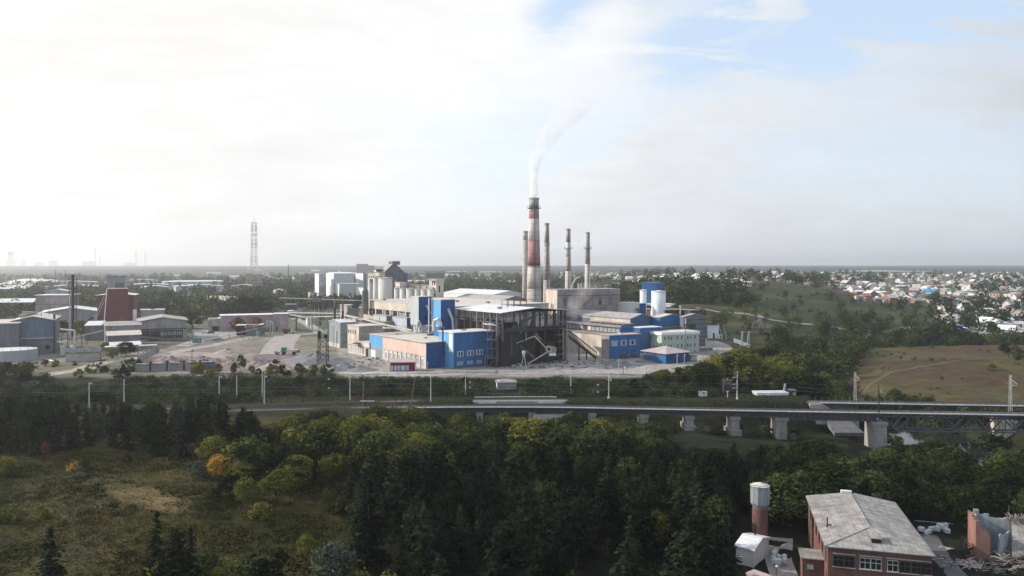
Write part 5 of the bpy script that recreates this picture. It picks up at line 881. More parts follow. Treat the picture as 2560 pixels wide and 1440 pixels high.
# lattice tower with tank platform
x, y = P(808, 912, 4); o = empty('black_lattice_tower', 'black square lattice tower with two bins on top, before the slag heap', 'lattice tower', (x, y, 4)); H = zat(845, y) - 4
for i, j in ((-1, -1), (1, -1), (1, 1), (-1, 1)): mb = MB(); mb.tube((i * 1.9, j * 1.9, -.5), (i * 1.8, j * 1.8, H), .22, 'black_pipe', 4); mb.build('leg', o)
mb = MB(); z = .5; s_ = 1
while z < H - 2.5:
    for (i, j), (k, l) in (((-1, -1), (1, -1)), ((1, -1), (1, 1)), ((1, 1), (-1, 1)), ((-1, 1), (-1, -1))): mb.tube((i * s_ * 1.85, j * 1.85, z), (k * s_ * 1.85, l * 1.85, z + 2.9), .12, 'black_pipe', 4)
    s_ = -s_; z += 2.9
mb.build('bracing', o); mb = MB(); mb.box(-2.2, -2.2, H, 2.2, 2.2, H + .25, 'black_pipe'); mb.box(-2.1, -1.5, H + .25, -1, 1, H + 3.2, 'black_pipe'); mb.box(.6, -1.5, H + .25, 2.1, 1, H + 1.6, 'black_pipe'); mb.tube((1.5, 0, H + 1.6), (1.5, 0, H + 4), .4, 'post_pale', 8); mb.build('top_bins', o)
# mauve building
b = Bld('mauve_office', 'long low mauve building with a pale flat roof beside the truck yard', 'works building', 552, 683, 722, 787, Y=525, ang=112, wall='mauve_wall', rm='roof_white', ov=.6, A=16)
for u in R_(6, .05, .9): b.win('L', u, 4.4, 6.2, 1.8, m='window_dark'); b.win('L', u, 1.4, 2.8, 1.8, m='window_pale') if rnd.random() < .4 else None
b = Bld('mauve_end_block', 'right end block of the long mauve building, with a dark door', 'works building', 683, 719, 728, 785, Y=518, ang=104, wall='mauve_wall', rm='roof_white', ov=.4, A=12); b.rect('L', .72, .8, 0, 3, 'dark_gap', 'door', .1); b.win('L', .3, 5, 6.2, 2.4, m='mauve_wall')
b = Bld('arched_garage', 'small grey garage with a dark arched gate at the left end of the mauve building', 'garage', 521, 552, 558, 796, Y=512, ang=112, wall='concrete', roof='sy', rise=-1.2, rm='roof_white', A=10, ov=.4); b.rect('L', .15, .7, 0, 3.6, 'dark_gap', 'gate', .1)
b = Bld('dark_carport', 'open black-fronted carport with a pale sloping roof before the mauve building', 'carport', 614, 655, 676, 812, Y=480, ang=104, wall='grey_wall', wallL='grey_wall', roof='sy', rise=-1.5, rm='roof_pale', A=10, ov=.6)
b = Bld('black_garage', 'black open garage bay at the left end of the carport', 'garage', 591, 614, 620, 814, Y=482, ang=104, wall='dark_gap', roof='flat', rm='roof_pale', A=9, ov=.5)
x, y = P(676, 838, 4); mb = MB(); mb.path([(0, 0, 0), (0, 0, 6), (-1.5, 0, 9), (-2.2, 0, 9), (-2.2, 0, 4)], .35, 'post_pale', 8); mb.path([(1.5, 0, 0), (1.5, 0, 7.5), (0, 0, 9.5), (0, 0, 6)], .3, 'galv', 8); tag(mb.build('bent_pipes', None, (x, y, 4)), 'pair of bent silver pipes against the mauve end block', 'pipes')
rack('pipe running low above the road fence towards the mauve end block', [W3(520, 851, 440), W3(590, 833, 460), W3(672, 815, 490)], .22, 1, 9, 'post_pale', 'fence_pipe')
# ruined cream hall
b = Bld('ruined_hall', 'roofless cream ruin with tall window openings and a broken right gable', 'ruin', 517, 563, 600, 744, Y=780, ang=42, wall='cream_wall', wallL='chim_white', roof='sy', rise=0.01, rm='roof_pale', ov=.3)
for u in R_(7, .2, .95): b.rect('L', u - .03, u + .03, .5, b.h - 2.2, 'dark_concrete', 'window_opening', .08)
b = Bld('low_cream_roofs', 'cluster of very low cream-roofed stores left of the ruin', 'store', 465, 560, 592, 771, Y=690, ang=50, wall='cream_wall', rm='roof_pale', ov=.4); b = Bld('low_white_store', 'low store with a bright roof left of the cream-roofed stores', 'store', 400, 480, 500, 772, Y=700, ang=55, wall='cream_wall', rm='roof_white', ov=.4)
b = Bld('hip_house', 'small two-storey house with a pale hip roof beyond the big dark tree', 'house', 683, 692, 717, 727, Y=1045, ang=25, wall='mauve_wall', wallL='chim_white', roof='hip', rise=2.4, rm='roof_pinkish', ov=.6)
for u in (.35, .65): b.win('R', u, 6, 8.4, 1.8)
b = Bld('dark_low_shed', 'low black-fronted shed beside the curved side road', 'shed', 712, 716, 742, 760, Y=760, ang=10, wall='steel_dark', rm='roof_grey')
b = Bld('pale_yard_shed', 'tiny pale shed at the bend of the side road', 'shed', 718, 722, 735, 776, Y=705, ang=10, wall='white_paint', rm='roof_white')
# distant long warehouses (left)
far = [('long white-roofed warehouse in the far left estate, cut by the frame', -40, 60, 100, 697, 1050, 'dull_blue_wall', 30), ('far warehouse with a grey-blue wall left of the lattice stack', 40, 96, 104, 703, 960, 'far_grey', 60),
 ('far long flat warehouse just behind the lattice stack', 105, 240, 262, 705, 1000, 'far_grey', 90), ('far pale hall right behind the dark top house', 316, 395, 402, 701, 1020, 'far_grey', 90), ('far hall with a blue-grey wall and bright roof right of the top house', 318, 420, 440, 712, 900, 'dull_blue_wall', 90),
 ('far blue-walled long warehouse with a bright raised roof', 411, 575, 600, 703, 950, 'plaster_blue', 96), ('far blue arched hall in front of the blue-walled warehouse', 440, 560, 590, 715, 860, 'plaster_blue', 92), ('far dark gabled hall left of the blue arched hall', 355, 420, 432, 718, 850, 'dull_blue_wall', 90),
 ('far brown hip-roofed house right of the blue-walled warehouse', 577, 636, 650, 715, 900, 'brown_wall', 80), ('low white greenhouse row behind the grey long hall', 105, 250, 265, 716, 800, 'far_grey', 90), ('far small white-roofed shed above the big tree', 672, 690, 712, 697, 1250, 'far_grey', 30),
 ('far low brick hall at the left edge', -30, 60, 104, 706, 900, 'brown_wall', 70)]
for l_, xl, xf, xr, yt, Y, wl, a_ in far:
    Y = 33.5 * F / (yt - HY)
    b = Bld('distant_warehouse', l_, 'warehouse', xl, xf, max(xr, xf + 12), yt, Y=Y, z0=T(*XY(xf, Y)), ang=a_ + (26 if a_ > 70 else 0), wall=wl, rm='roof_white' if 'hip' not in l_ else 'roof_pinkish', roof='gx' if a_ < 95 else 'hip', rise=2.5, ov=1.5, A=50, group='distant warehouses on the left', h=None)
b = Bld('distant_block_of_flats', 'far pinkish high-rise block on the skyline above the silos', 'high-rise', 888, 891, 912, 660, Y=2600, z0=10, ang=10, wall='mauve_wall', rm='roof_grey', A=40, L=18); b = Bld('distant_lower_flats', 'far lower wing beside the pinkish high-rise on the skyline', 'flats', 912, 914, 934, 664, Y=2620, z0=10, ang=10, wall='far_grey', rm='roof_grey', A=30, L=18)
b = Bld('distant_school', 'far long flat-roofed building on the wooded plain right of the silos', 'public building', 1058, 1062, 1112, 677, Y=1500, z0=6, ang=6, wall='far_grey', rm='roof_pale', A=40, L=30); b.rect('R', .05, .95, b.h * .55, b.h * .85, 'dark_concrete', 'window_band', .2)
# very far skyline works
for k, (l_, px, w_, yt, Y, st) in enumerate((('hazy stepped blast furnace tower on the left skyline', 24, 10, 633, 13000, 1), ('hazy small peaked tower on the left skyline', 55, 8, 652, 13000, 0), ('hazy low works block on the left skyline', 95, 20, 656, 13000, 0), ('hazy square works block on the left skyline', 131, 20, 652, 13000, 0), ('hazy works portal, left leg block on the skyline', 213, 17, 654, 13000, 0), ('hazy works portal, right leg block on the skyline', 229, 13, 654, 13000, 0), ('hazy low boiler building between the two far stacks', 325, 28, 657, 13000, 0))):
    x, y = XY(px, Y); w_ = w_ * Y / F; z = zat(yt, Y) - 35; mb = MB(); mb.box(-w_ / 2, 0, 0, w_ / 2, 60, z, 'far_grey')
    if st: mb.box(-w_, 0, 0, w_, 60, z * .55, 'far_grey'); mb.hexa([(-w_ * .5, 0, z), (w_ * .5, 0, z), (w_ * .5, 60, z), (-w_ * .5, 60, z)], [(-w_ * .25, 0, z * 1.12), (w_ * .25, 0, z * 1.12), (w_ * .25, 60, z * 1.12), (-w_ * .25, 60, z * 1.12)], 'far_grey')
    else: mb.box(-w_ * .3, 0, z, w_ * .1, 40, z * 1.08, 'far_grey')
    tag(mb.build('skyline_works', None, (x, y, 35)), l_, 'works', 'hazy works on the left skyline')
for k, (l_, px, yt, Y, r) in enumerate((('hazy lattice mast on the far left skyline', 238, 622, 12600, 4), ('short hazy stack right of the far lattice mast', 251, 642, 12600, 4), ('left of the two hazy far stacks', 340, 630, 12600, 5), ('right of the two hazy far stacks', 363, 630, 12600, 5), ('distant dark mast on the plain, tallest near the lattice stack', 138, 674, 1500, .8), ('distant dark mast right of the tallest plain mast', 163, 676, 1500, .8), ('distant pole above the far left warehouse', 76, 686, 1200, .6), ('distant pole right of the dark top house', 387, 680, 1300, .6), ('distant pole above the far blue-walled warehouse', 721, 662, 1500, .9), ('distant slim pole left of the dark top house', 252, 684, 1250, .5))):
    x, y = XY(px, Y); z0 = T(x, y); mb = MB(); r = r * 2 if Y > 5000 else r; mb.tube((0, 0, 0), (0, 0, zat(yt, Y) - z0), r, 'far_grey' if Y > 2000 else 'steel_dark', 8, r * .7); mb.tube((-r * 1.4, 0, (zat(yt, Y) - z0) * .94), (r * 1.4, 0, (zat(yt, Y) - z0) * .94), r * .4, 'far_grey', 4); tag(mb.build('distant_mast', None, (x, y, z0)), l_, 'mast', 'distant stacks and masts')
# communications tower
x, y = XY(635, 1350); z0 = T(x, y); o = empty('lattice_mast', 'tall pale red and white lattice communications tower on the left plain', 'lattice mast', (x, y, z0)); H = zat(556, 1350) - z0
mat('mast_red', (.42, .30, .27)); mat('mast_white', (.7, .7, .7)); sec = 16
def mw(t): return 10.5 * (1 - t) ** 1.6 * .9 + 3.6 if t < .35 else 3.6 + 1.6 * (.35 / max(t, .35)) * .9
for i, j in ((-1, -1), (1, -1), (1, 1), (-1, 1)):
    mb = MB()
    for k in range(sec): t0, t1 = k / sec, (k + 1) / sec; a, c = mw(t0) * .9, mw(t1) * .9; mb.tube((i * a, j * a, t0 * H), (i * c, j * c, t1 * H), .42, 'mast_red' if (k // 2) % 2 else 'mast_white', 4)
    mb.build('leg', o)
mb = MB()
for k in range(sec + 1):
    t0 = k / sec; a = mw(t0) * .9; c = mw(min(1, t0 + 1 / sec)) * .9; m_ = 'mast_red' if (k // 2) % 2 else 'mast_white'
    for (i, j), (p, q) in (((-1, -1), (1, -1)), ((1, -1), (1, 1)), ((1, 1), (-1, 1)), ((-1, 1), (-1, -1))):
        mb.tube((i * a, j * a, t0 * H), (p * a, q * a, t0 * H), .32, m_, 4)
        if k < sec: mb.tube((i * a, j * a, t0 * H), (p * c, q * c, (t0 + 1 / sec) * H), .22, m_, 4)
mb.build('bracing', o); mb = MB(); mb.tube((0, 0, H), (0, 0, H + 9), .3, 'mast_red', 4); mb.build('antenna', o)
for t in (.68, .82, .9): mb = MB(); a = mw(t) * 1.5; mb.cyl(0, 0, t * H, t * H + .6, a, a, 'mast_white', 12); mb.build('platform', o)
# vehicles
def car(label, px, py, rz, body, length=4.4, name='parked_car'):
    x, y = P(px, py, 4); o = empty(name, label, 'car', (x, y, 4.1), rz, 'cars in the truck yard'); l_ = length / 2
    mb = MB(); mb.hexa([(-l_, -.88, .35), (l_, -.88, .35), (l_, .88, .35), (-l_, .88, .35)], [(-l_, -.85, .95), (l_, -.85, .85), (l_, .85, .85), (-l_, .85, .95)], body); mb.hexa([(-l_ * .8, -.8, .95), (l_ * .5, -.8, .9), (l_ * .5, .8, .9), (-l_ * .8, .8, .95)], [(-l_ * .55, -.66, 1.5), (l_ * .2, -.66, 1.5), (l_ * .2, .66, 1.5), (-l_ * .55, .66, 1.5)], body); mb.build('body', o)
    mb = MB(); mb.hexa([(-l_ * .7, -.83, 1.0), (l_ * .4, -.83, .98), (l_ * .4, .83, .98), (-l_ * .7, .83, 1.0)], [(-l_ * .56, -.7, 1.4), (l_ * .22, -.7, 1.4), (l_ * .22, .7, 1.4), (-l_ * .56, .7, 1.4)], 'window_dark'); mb.build('windows', o)
    for i in (-.6, .6):
        for j in (-.9, .7): mb = MB(); mb.tube((i * l_, j, .33), (i * l_, j + .2, .33), .33, 'tyre', 12); mb.build('wheel', o)
car('white car parked in the truck yard, left of a darker one', 513, 834, .3, 'car_white'); car('dark car parked close to the white car in the truck yard', 528, 834, .3, 'car_dark'); car('pale car half hidden behind the carport', 588, 824, 1.0, 'truck_cab')
x, y = P(722, 834, 4); o = empty('dump_truck', 'dump truck with a rusty red body and pale cab on the yard road', 'truck', (x, y, 4.1), .05); mb = MB(); mb.hexa([(-3.6, -1.2, 1.2), (1, -1.2, 1.2), (1, 1.2, 1.2), (-3.6, 1.2, 1.2)], [(-3.9, -1.4, 2.9), (1.3, -1.4, 2.9), (1.3, 1.4, 2.9), (-3.9, 1.4, 2.9)], 'truck_red'); mb.build('tipper_body', o)
mb = MB(); mb.box(1.4, -1.2, .8, 3.3, 1.2, 2.9, 'truck_cab'); mb.box(3.3, -1.2, .8, 4.2, 1.2, 1.7, 'truck_cab'); mb.build('cab', o); mb = MB(); mb.box(2.5, -1.25, 2, 3.35, 1.25, 2.7, 'window_dark'); mb.build('windscreen', o)
for i in (-2.6, -1.2, 3.0):
    for j in (-1.3, 1.0): mb = MB(); mb.tube((i, j, .5), (i, j + .3, .5), .52, 'tyre', 12); mb.build('wheel', o)
x, y = P(722, 887, 4); o = empty('wheel_loader', 'old wheel loader with a pale body parked between the ore heaps', 'loader', (x, y, 4.1), .1); mb = MB(); mb.box(-1, -1.2, 1, 4.6, 1.2, 2.6, 'cream_wall'); mb.box(3.4, -1.2, 1, 5.2, 1.2, 2.3, 'dark_concrete'); mb.build('body', o)
mb = MB(); mb.box(-3.4, -1.1, 1.2, -1.2, 1.1, 3.6, 'green_paint'); mb.box(-3.5, -.9, 2.3, -1.1, .9, 3.3, 'window_dark'); mb.build('cab', o); mb = MB(); mb.hexa([(-6.4, -1.5, .2), (-4.8, -1.5, .2), (-4.8, 1.5, .2), (-6.4, 1.5, .2)], [(-6.6, -1.5, 1.7), (-5.2, -1.5, 1.2), (-5.2, 1.5, 1.2), (-6.6, 1.5, 1.7)], 'dark_concrete'); mb.tube((-5, 0, .8), (-3, 0, 2), .2, 'dark_concrete'); mb.build('bucket', o)
for i in (-2.4, 2.6):
    for j in (-1.5, 1.0): mb = MB(); mb.tube((i, j, .8), (i, j + .5, .8), .8, 'tyre', 12); mb.build('wheel', o)
# road fence on posts, teal kiosk
rack('low pipe fence on short posts along the left side of the ore yard', [W3(490, 882, 400), W3(560, 858, 430), W3(640, 840, 468)], .12, 1, 6, 'post_pale', 'pipe_fence', 'steel_grey')
x, y = P(492, 862, 4); o = empty('teal_kiosk', 'small teal pump cabin on a pipe frame beside the yard road', 'cabin', (x, y, 4)); mb = MB(); mb.box(-2, -1, 1, 2.2, 1, 3.8, 'teal'); mb.build('cabin', o); mb = MB(); [mb.tube((a, -1.3, -.2), (a, -1.3, 5), .12, 'post_pale', 4) for a in (-3, -1, 1.8, 3.4)]; mb.tube((-4, -1.3, 4.9), (2, -1.3, 4.9), .15, 'post_pale', 4); mb.build('frame', o)
for k, (px, yt, yb) in enumerate(((755 * .0 + 642, 826, 868), (645.5, 828, 868), (832, 815, 878), (835, 815, 880))):
    x, y = P(px, yb, 4); mb = MB(); mb.tube((0, 0, -.5), (0, 0, zat(yt, y) - 4), .16, 'post_pale', 6); mb.box(-.6, -.1, zat(yt, y) - 5, .6, .1, zat(yt, y) - 4.8, 'post_pale'); tag(mb.build('pale_post', None, (x, y, 4)), ('left one of the paired pale posts by the ore yard shrub', 'right one of the paired pale posts by the ore yard shrub', 'left one of the paired pale posts before the boiler house', 'right one of the paired pale posts before the boiler house')[k], 'post', 'paired pale posts in the yard')
# leaning pole pair over the trees on the left
for px0, yt, px1, yb in ((295, 886, 330, 930), (284, 886, 312, 928)): x, y = P(px1, yb, 4); xt = (px0 - HX) / F * y; mb = MB(); mb.tube((0, 0, -1), (xt - x, 0, zat(yt, y) - 4), .14, 'post_pale', 6); tag(mb.build('leaning_pole', None, (x, y, 4)), f'long pole leaning left above the roadside bushes, the {"right" if px0 == 295 else "left"} one', 'pole', 'leaning poles by the road')
# ---------------------------------------------------------------- railway
def interp(tab, n=90):
    out = []
    for k in range(n + 1):
        px = lerp(tab[0][0], tab[-1][0], k / n); py = pw(tab, px); out.append(P(px, py, .2))
    for _ in range(6): out = [out[0]] + [((a[0] + 2 * b[0] + c[0]) / 4, (a[1] + 2 * b[1] + c[1]) / 4) for a, b, c in zip(out, out[1:], out[2:])] + [out[-1]]
    return out
NEAR = interp([(-300, 1044), (0, 1034), (300, 1029), (640, 1023), (870, 1016.5), (1100, 1012.5), (1400, 1012.5), (1550, 1016), (2050, 1024.5), (2560, 1032), (3000, 1041)])
FARL = interp([(-300, 1036), (0, 1028), (350, 1021), (640, 1011), (870, 1004), (1000, 1000), (1300, 997), (1550, 997.5), (1900, 1000), (2050, 1002), (2560, 1010), (3000, 1018)])
def cum(q):
    s = [0]
    for a, b in zip(q, q[1:]): s.append(s[-1] + math.dist(a, b))
    return s
def cut(q, pa, pb):
    px = lambda p: p[0] / p[1] * F + HX
    r = [p for p in q if pa <= px(p) <= pb]; f_ = lambda t: (pw([(px(p), p[0]) for p in q], t), pw([(px(p), p[1]) for p in q], t)); out = [f_(pa)]
    for p in r + [f_(pb)]:
        if math.dist(p, out[-1]) > .3: out.append(p)
    if len(out) < 2: out.append(f_(pb))
    return out
def sweep(mb, q, prof, m):
    """profile [(offset, z)] closed, swept along q"""
    rg = []
    for i, (x, y) in enumerate(q):
        x0, y0 = q[max(0, i - 1)]; x1, y1 = q[min(len(q) - 1, i + 1)]; h = math.hypot(x1 - x0, y1 - y0); nx, ny = -(y1 - y0) / h, (x1 - x0) / h; rg.append([(x + nx * o, y + ny * o, z) for o, z in prof])
    n = len(prof)
    for a, c in zip(rg, rg[1:]):
        for k in range(n): mb.poly([a[k], c[k], c[(k + 1) % n], a[(k + 1) % n]], m)
    mb.poly(rg[0], m); mb.poly(rg[-1][::-1], m)
rect4 = lambda o0, o1, z0, z1: [(o0, z0), (o1, z0), (o1, z1), (o0, z1)]
def step(q, d):
    s = cum(q); out = []; t = 0; i = 0
    while t < s[-1]:
        while s[i + 1] < t: i += 1
        k = (t - s[i]) / (s[i + 1] - s[i]); (x0, y0), (x1, y1) = q[i], q[i + 1]; out.append((lerp(x0, x1, k), lerp(y0, y1, k), math.atan2(y1 - y0, x1 - x0))); t += d
    return out
def track(name, label, q, ballast_to):
    o = empty(name, label, 'railway track', (0, 0, 0)); mb = MB(); sweep(mb, cut(q, -300, ballast_to), [(-2.9, -.9), (2.9, -.9), (1.9, .04), (-1.9, .04)], 'ballast'); mb.build('ballast', o)
    for s_ in (-.76, .76): mb = MB(); sweep(mb, q, rect4(s_ - .05, s_ + .05, .15, .34), 'rail'); mb.build('rail', o)
    mb = MB()
    for x, y, a in step(q, .75):
        c, s_ = math.cos(a), math.sin(a); R = lambda u, v: (x + c * u - s_ * v, y + s_ * u + c * v); p = [R(-.13, -1.35), R(.13, -1.35), R(.13, 1.35), R(-.13, 1.35)]; mb.hexa([(*w_, .02) for w_ in p], [(*w_, .16) for w_ in p], 'sleeper')
    tag(mb.build('sleepers', o), kind='stuff'); return o
track('railway_track', 'near railway track, running onto the steel bridge', NEAR, 1045); track('railway_track', 'far railway track on the grassy embankment behind the bridge', FARL, 2045)
# near bridge
dk = cut(NEAR, 1045, 2990); o = empty('railway_bridge', 'long near railway bridge of dark steel girders and lattice spans on concrete piers', 'railway bridge', (0, 0, 0))
mb = MB(); sweep(mb, dk, rect4(-2.6, 2.6, -.35, -.02), 'bridge_steel'); mb.build('deck', o)
mb = MB(); sweep(mb, dk, rect4(-3.5, -2.65, -.12, .12), 'post_pale'); mb.build('walkway', o)
mb = MB(); sweep(mb, dk, rect4(-3.5, -3.44, 1.1, 1.16), 'steel_dark'); [mb.tube((x + math.sin(a) * 3.47, y - math.cos(a) * 3.47, .1), (x + math.sin(a) * 3.47, y - math.cos(a) * 3.47, 1.15), .035, 'steel_dark', 4) for x, y, a in step(dk, 2.2)]; mb.build('railing', o)
def girder(pa, pb, zb, off=1.6):
    q = cut(NEAR, pa, pb); mb = MB(); sweep(mb, q, rect4(-off - .1, -off + .1, zb, -.36), 'bridge_steel'); sweep(mb, q, rect4(-off - .35, -off + .35, zb - .12, zb - .01), 'bridge_steel'); sweep(mb, q, rect4(off - .1, off + .1, zb, -.36), 'bridge_steel')
    for x, y, a in step(q, 1.7): mb.box(x - .06 + math.sin(a) * (off + .28), y - math.cos(a) * (off + .28) - .15, zb, x + .06 + math.sin(a) * (off + .28), y - math.cos(a) * (off + .28) + .15, -.4, 'bridge_steel')
    mb.build('girder', o)
girder(1048, 1604, -1.9); girder(1606, 1719, -2.0); girder(1721, 1831, -2.0); girder(1833, 1946, -2.1); girder(1948, 2186, -2.9)
def pier(px, wpx, par, zt, lbl=None, step_=False, q=NEAR, m='concrete', hd=3.2, taper=.9):
    x, y = cut(q, px, px + 1)[0]; w_ = wpx * y / F / 2; g = min(T(x, y - 3), T(x, y + 3), T(x - 3, y)) - .8; mb = MB(); mb.hexa([(x - w_, y - hd, g), (x + w_, y - hd, g), (x + w_, y + hd, g), (x - w_, y + hd, g)], [(x - w_ * taper, y - hd * .9, zt - 1), (x + w_ * taper, y - hd * .9, zt - 1), (x + w_ * taper, y + hd * .9, zt - 1), (x - w_ * taper, y + hd * .9, zt - 1)], m)
    mb.box(x - w_ * 1.15, y - hd, zt - .98, x + w_ * 1.15, y + hd, zt - .02, m)
    if step_: mb.box(x - w_ * 1.4, y - hd - .6, g, x + w_ * 1.4, y + hd + .6, g + 2.6, m)
    mb.build('pier', par)
pier(1607, 20, o, -2.0); pier(1720, 19, o, -2.1, step_=True); pier(1832, 21, o, -2.1, step_=True); pier(1947, 27, o, -2.2)
pier(2189, 32, o, -3.0, hd=3.6, taper=1); pier(2832, 40, o, -5.9, hd=4, m='chim_cream'); pier(1330, 16, o, -1.9); pier(1480, 16, o, -1.9); pier(1200, 16, o, -1.9)
# abutment at the left end
x, y = cut(NEAR, 1047, 1048)[0]; mb = MB(); mb.hexa([(x - 3, y - 3.6, -6.6), (x + 8, y - 3.6, -6.6), (x + 8, y + 3, -6.6), (x - 3, y + 3, -6.6)], [(x - 3, y - 3.2, -.4), (x + .5, y - 3.2, -.4), (x + .5, y + 3, -.4), (x - 3, y + 3, -.4)], 'concrete'); mb.build('abutment', o)
def lattice_span(par, q, zt, zb, off, nb, m='bridge_steel', t=.24):
    s = cum(q); n = nb; pts = [(pw(list(zip(s, [p[0] for p in q])), s[-1] * k / (2 * n)), pw(list(zip(s, [p[1] for p in q])), s[-1] * k / (2 * n))) for k in range(2 * n + 1)]
    for o_ in (-off, off):
        mb = MB(); pp = []
        for i, (x, y) in enumerate(pts):
            x0, y0 = pts[max(0, i - 1)]; x1, y1 = pts[min(2 * n, i + 1)]; h = math.hypot(x1 - x0, y1 - y0); pp.append((x - (y1 - y0) / h * o_, y + (x1 - x0) / h * o_))
        for k in range(2 * n): a, c = pp[k], pp[k + 1]; mb.tube((*a, zt), (*c, zt), t * 1.2, m, 4); (mb.tube((*a, zb), (*c, zb), t * 1.3, m, 4) if 1 <= k < 2 * n - 1 else None); mb.tube((*a, zt if k % 2 == 0 else zb), (*c, zb if k % 2 == 0 else zt), t, m, 4)
        for k in range(1, 2 * n): mb.tube((*pp[k], zt), (*pp[k], zb), t * .6, m, 4)
        mb.build('truss', par)
    mb = MB()
    for k in range(1, 2 * n):
        (x, y) = pts[k]; x0, y0 = pts[k - 1]; x1, y1 = pts[min(2 * n, k + 1)]; h = math.hypot(x1 - x0, y1 - y0); nx, ny = -(y1 - y0) / h * off, (x1 - x0) / h * off; mb.tube((x - nx, y - ny, zb), (x + nx, y + ny, zb), t * .6, m, 4); mb.tube((x - nx, y - ny, zb), (x + nx, y + ny, zt), t * .4, m, 4)
    mb.build('cross_bracing', par)
lattice_span(o, cut(NEAR, 2198, 2826), -.55, -5.9, 2.0, 8)
for px in (2196,): pass
# far bridge
o = empty('railway_bridge', 'far railway bridge of lattice spans, parallel behind the near one at the right', 'railway bridge', (0, 0, 0)); dk = cut(FARL, 2045, 2990)
mb = MB(); sweep(mb, dk, rect4(-2.6, 2.6, -.35, -.02), 'bridge_steel'); mb.build('deck', o); mb = MB(); sweep(mb, dk, rect4(-3.5, -2.65, -.12, .12), 'post_pale'); mb.build('walkway', o)
for s_ in (-3.47, 3.4): mb = MB(); sweep(mb, dk, rect4(s_ - .04, s_ + .04, 1.1, 1.16), 'steel_dark'); [mb.tube((x - math.sin(a) * s_, y + math.cos(a) * s_, .1), (x - math.sin(a) * s_, y + math.cos(a) * s_, 1.15), .04, 'post_pale' if k < 12 else 'steel_dark', 4) for k, (x, y, a) in enumerate(step(dk, 2.4))]; mb.build('railing', o)
lattice_span(o, cut(FARL, 2130, 2420), -.55, -4.6, 2.0, 4); lattice_span(o, cut(FARL, 2424, 2900), -.55, -4.6, 2.0, 6)
mb = MB(); sweep(mb, cut(FARL, 2045, 2128), rect4(-1.8, -1.5, -2.2, -.36), 'bridge_steel'); mb.build('girder', o)
pier(2126, 26, o, -2.2, q=FARL); pier(2508, 34, o, -4.9, q=FARL, m='cream_wall', hd=4)
x, y = cut(FARL, 2045, 2046)[0]; mb = MB(); mb.hexa([(x - 6, y - 5.5, -7), (x + 10, y - 5.5, -7), (x + 10, y + 3.2, -7), (x - 6, y + 3.2, -7)], [(x - 4, y - 3.2, -.4), (x + .6, y - 3.2, -.4), (x + .6, y + 3.2, -.4), (x - 4, y + 3.2, -.4)], 'concrete'); mb.build('abutment', o)
# the small underpass bridge of the far line
o = empty('underpass_bridge', 'short pale concrete underpass bridge in the embankment, with a railing', 'bridge', (0, 0, 0)); q = cut(FARL, 1180, 1412)
mb = MB(); sweep(mb, q, rect4(-3.4, -2.9, -.35, .1), 'post_pale'); mb.build('edge_beam', o); mb = MB(); sweep(mb, cut(FARL, 1186, 1392), rect4(3.0, 3.5, .2, .55), 'post_pale'); mb.build('edge_beam', o)
mb = MB(); sweep(mb, cut(FARL, 1190, 1390), rect4(3.2, 3.26, 1.5, 1.58), 'steel_grey'); [mb.tube((x - math.sin(a) * 3.23, y + math.cos(a) * 3.23, .3), (x - math.sin(a) * 3.23, y + math.cos(a) * 3.23, 1.55), .05, 'steel_grey', 4) for x, y, a in step(cut(FARL, 1190, 1390), 1.6)]; mb.build('railing', o)
for pa, pb, n_ in ((1196, 1242, 'abutment_wall'), (1345, 1405, 'abutment_wall')): mb = MB(); sweep(mb, cut(FARL, pa, pb), rect4(-4.2, -3.45, -3.4, -.36), 'far_grey'); mb.build(n_, o)
mb = MB(); sweep(mb, cut(FARL, 1243, 1344), rect4(-3.3, -2.9, -1.8, -.36), 'far_grey'); mb.build('girder', o); mb = MB(); sweep(mb, cut(FARL, 1243, 1344), rect4(-3.6, -3.3, -3.2, -1.82), 'dark_gap'); mb.build('opening', o)
mb = MB(); x, y = XY(1378, 258); mb.hexa([(x - 7, y - 3, -6.4), (x + 7, y - 3, -6.4), (x + 7, y + 2, -6.4), (x - 7, y + 2, -6.4)], [(x - 6, y, -2.4), (x + 7, y, -2.4), (x + 7, y + 2, -2.4), (x - 6, y + 2, -2.4)], 'road_dust'); tag(mb.build('bank_slab'), 'pale concrete bank slab under the near bridge', 'bank slab')
mb = MB(); x, y = XY(2100, 262); mb.hexa([(x - 4, y - 5, -9.5), (x + 6, y - 5, -9.5), (x + 4, y + 4, -6.5), (x - 4, y + 4, -6.5)], [(x - 4, y - 5, -8.4), (x + 6, y - 5, -8.4), (x + 4, y + 4, -4.6), (x - 4, y + 4, -4.6)], 'grey_wall'); tag(mb.build('bank_slab'), 'ribbed grey concrete bank slab under the far abutment', 'bank slab')
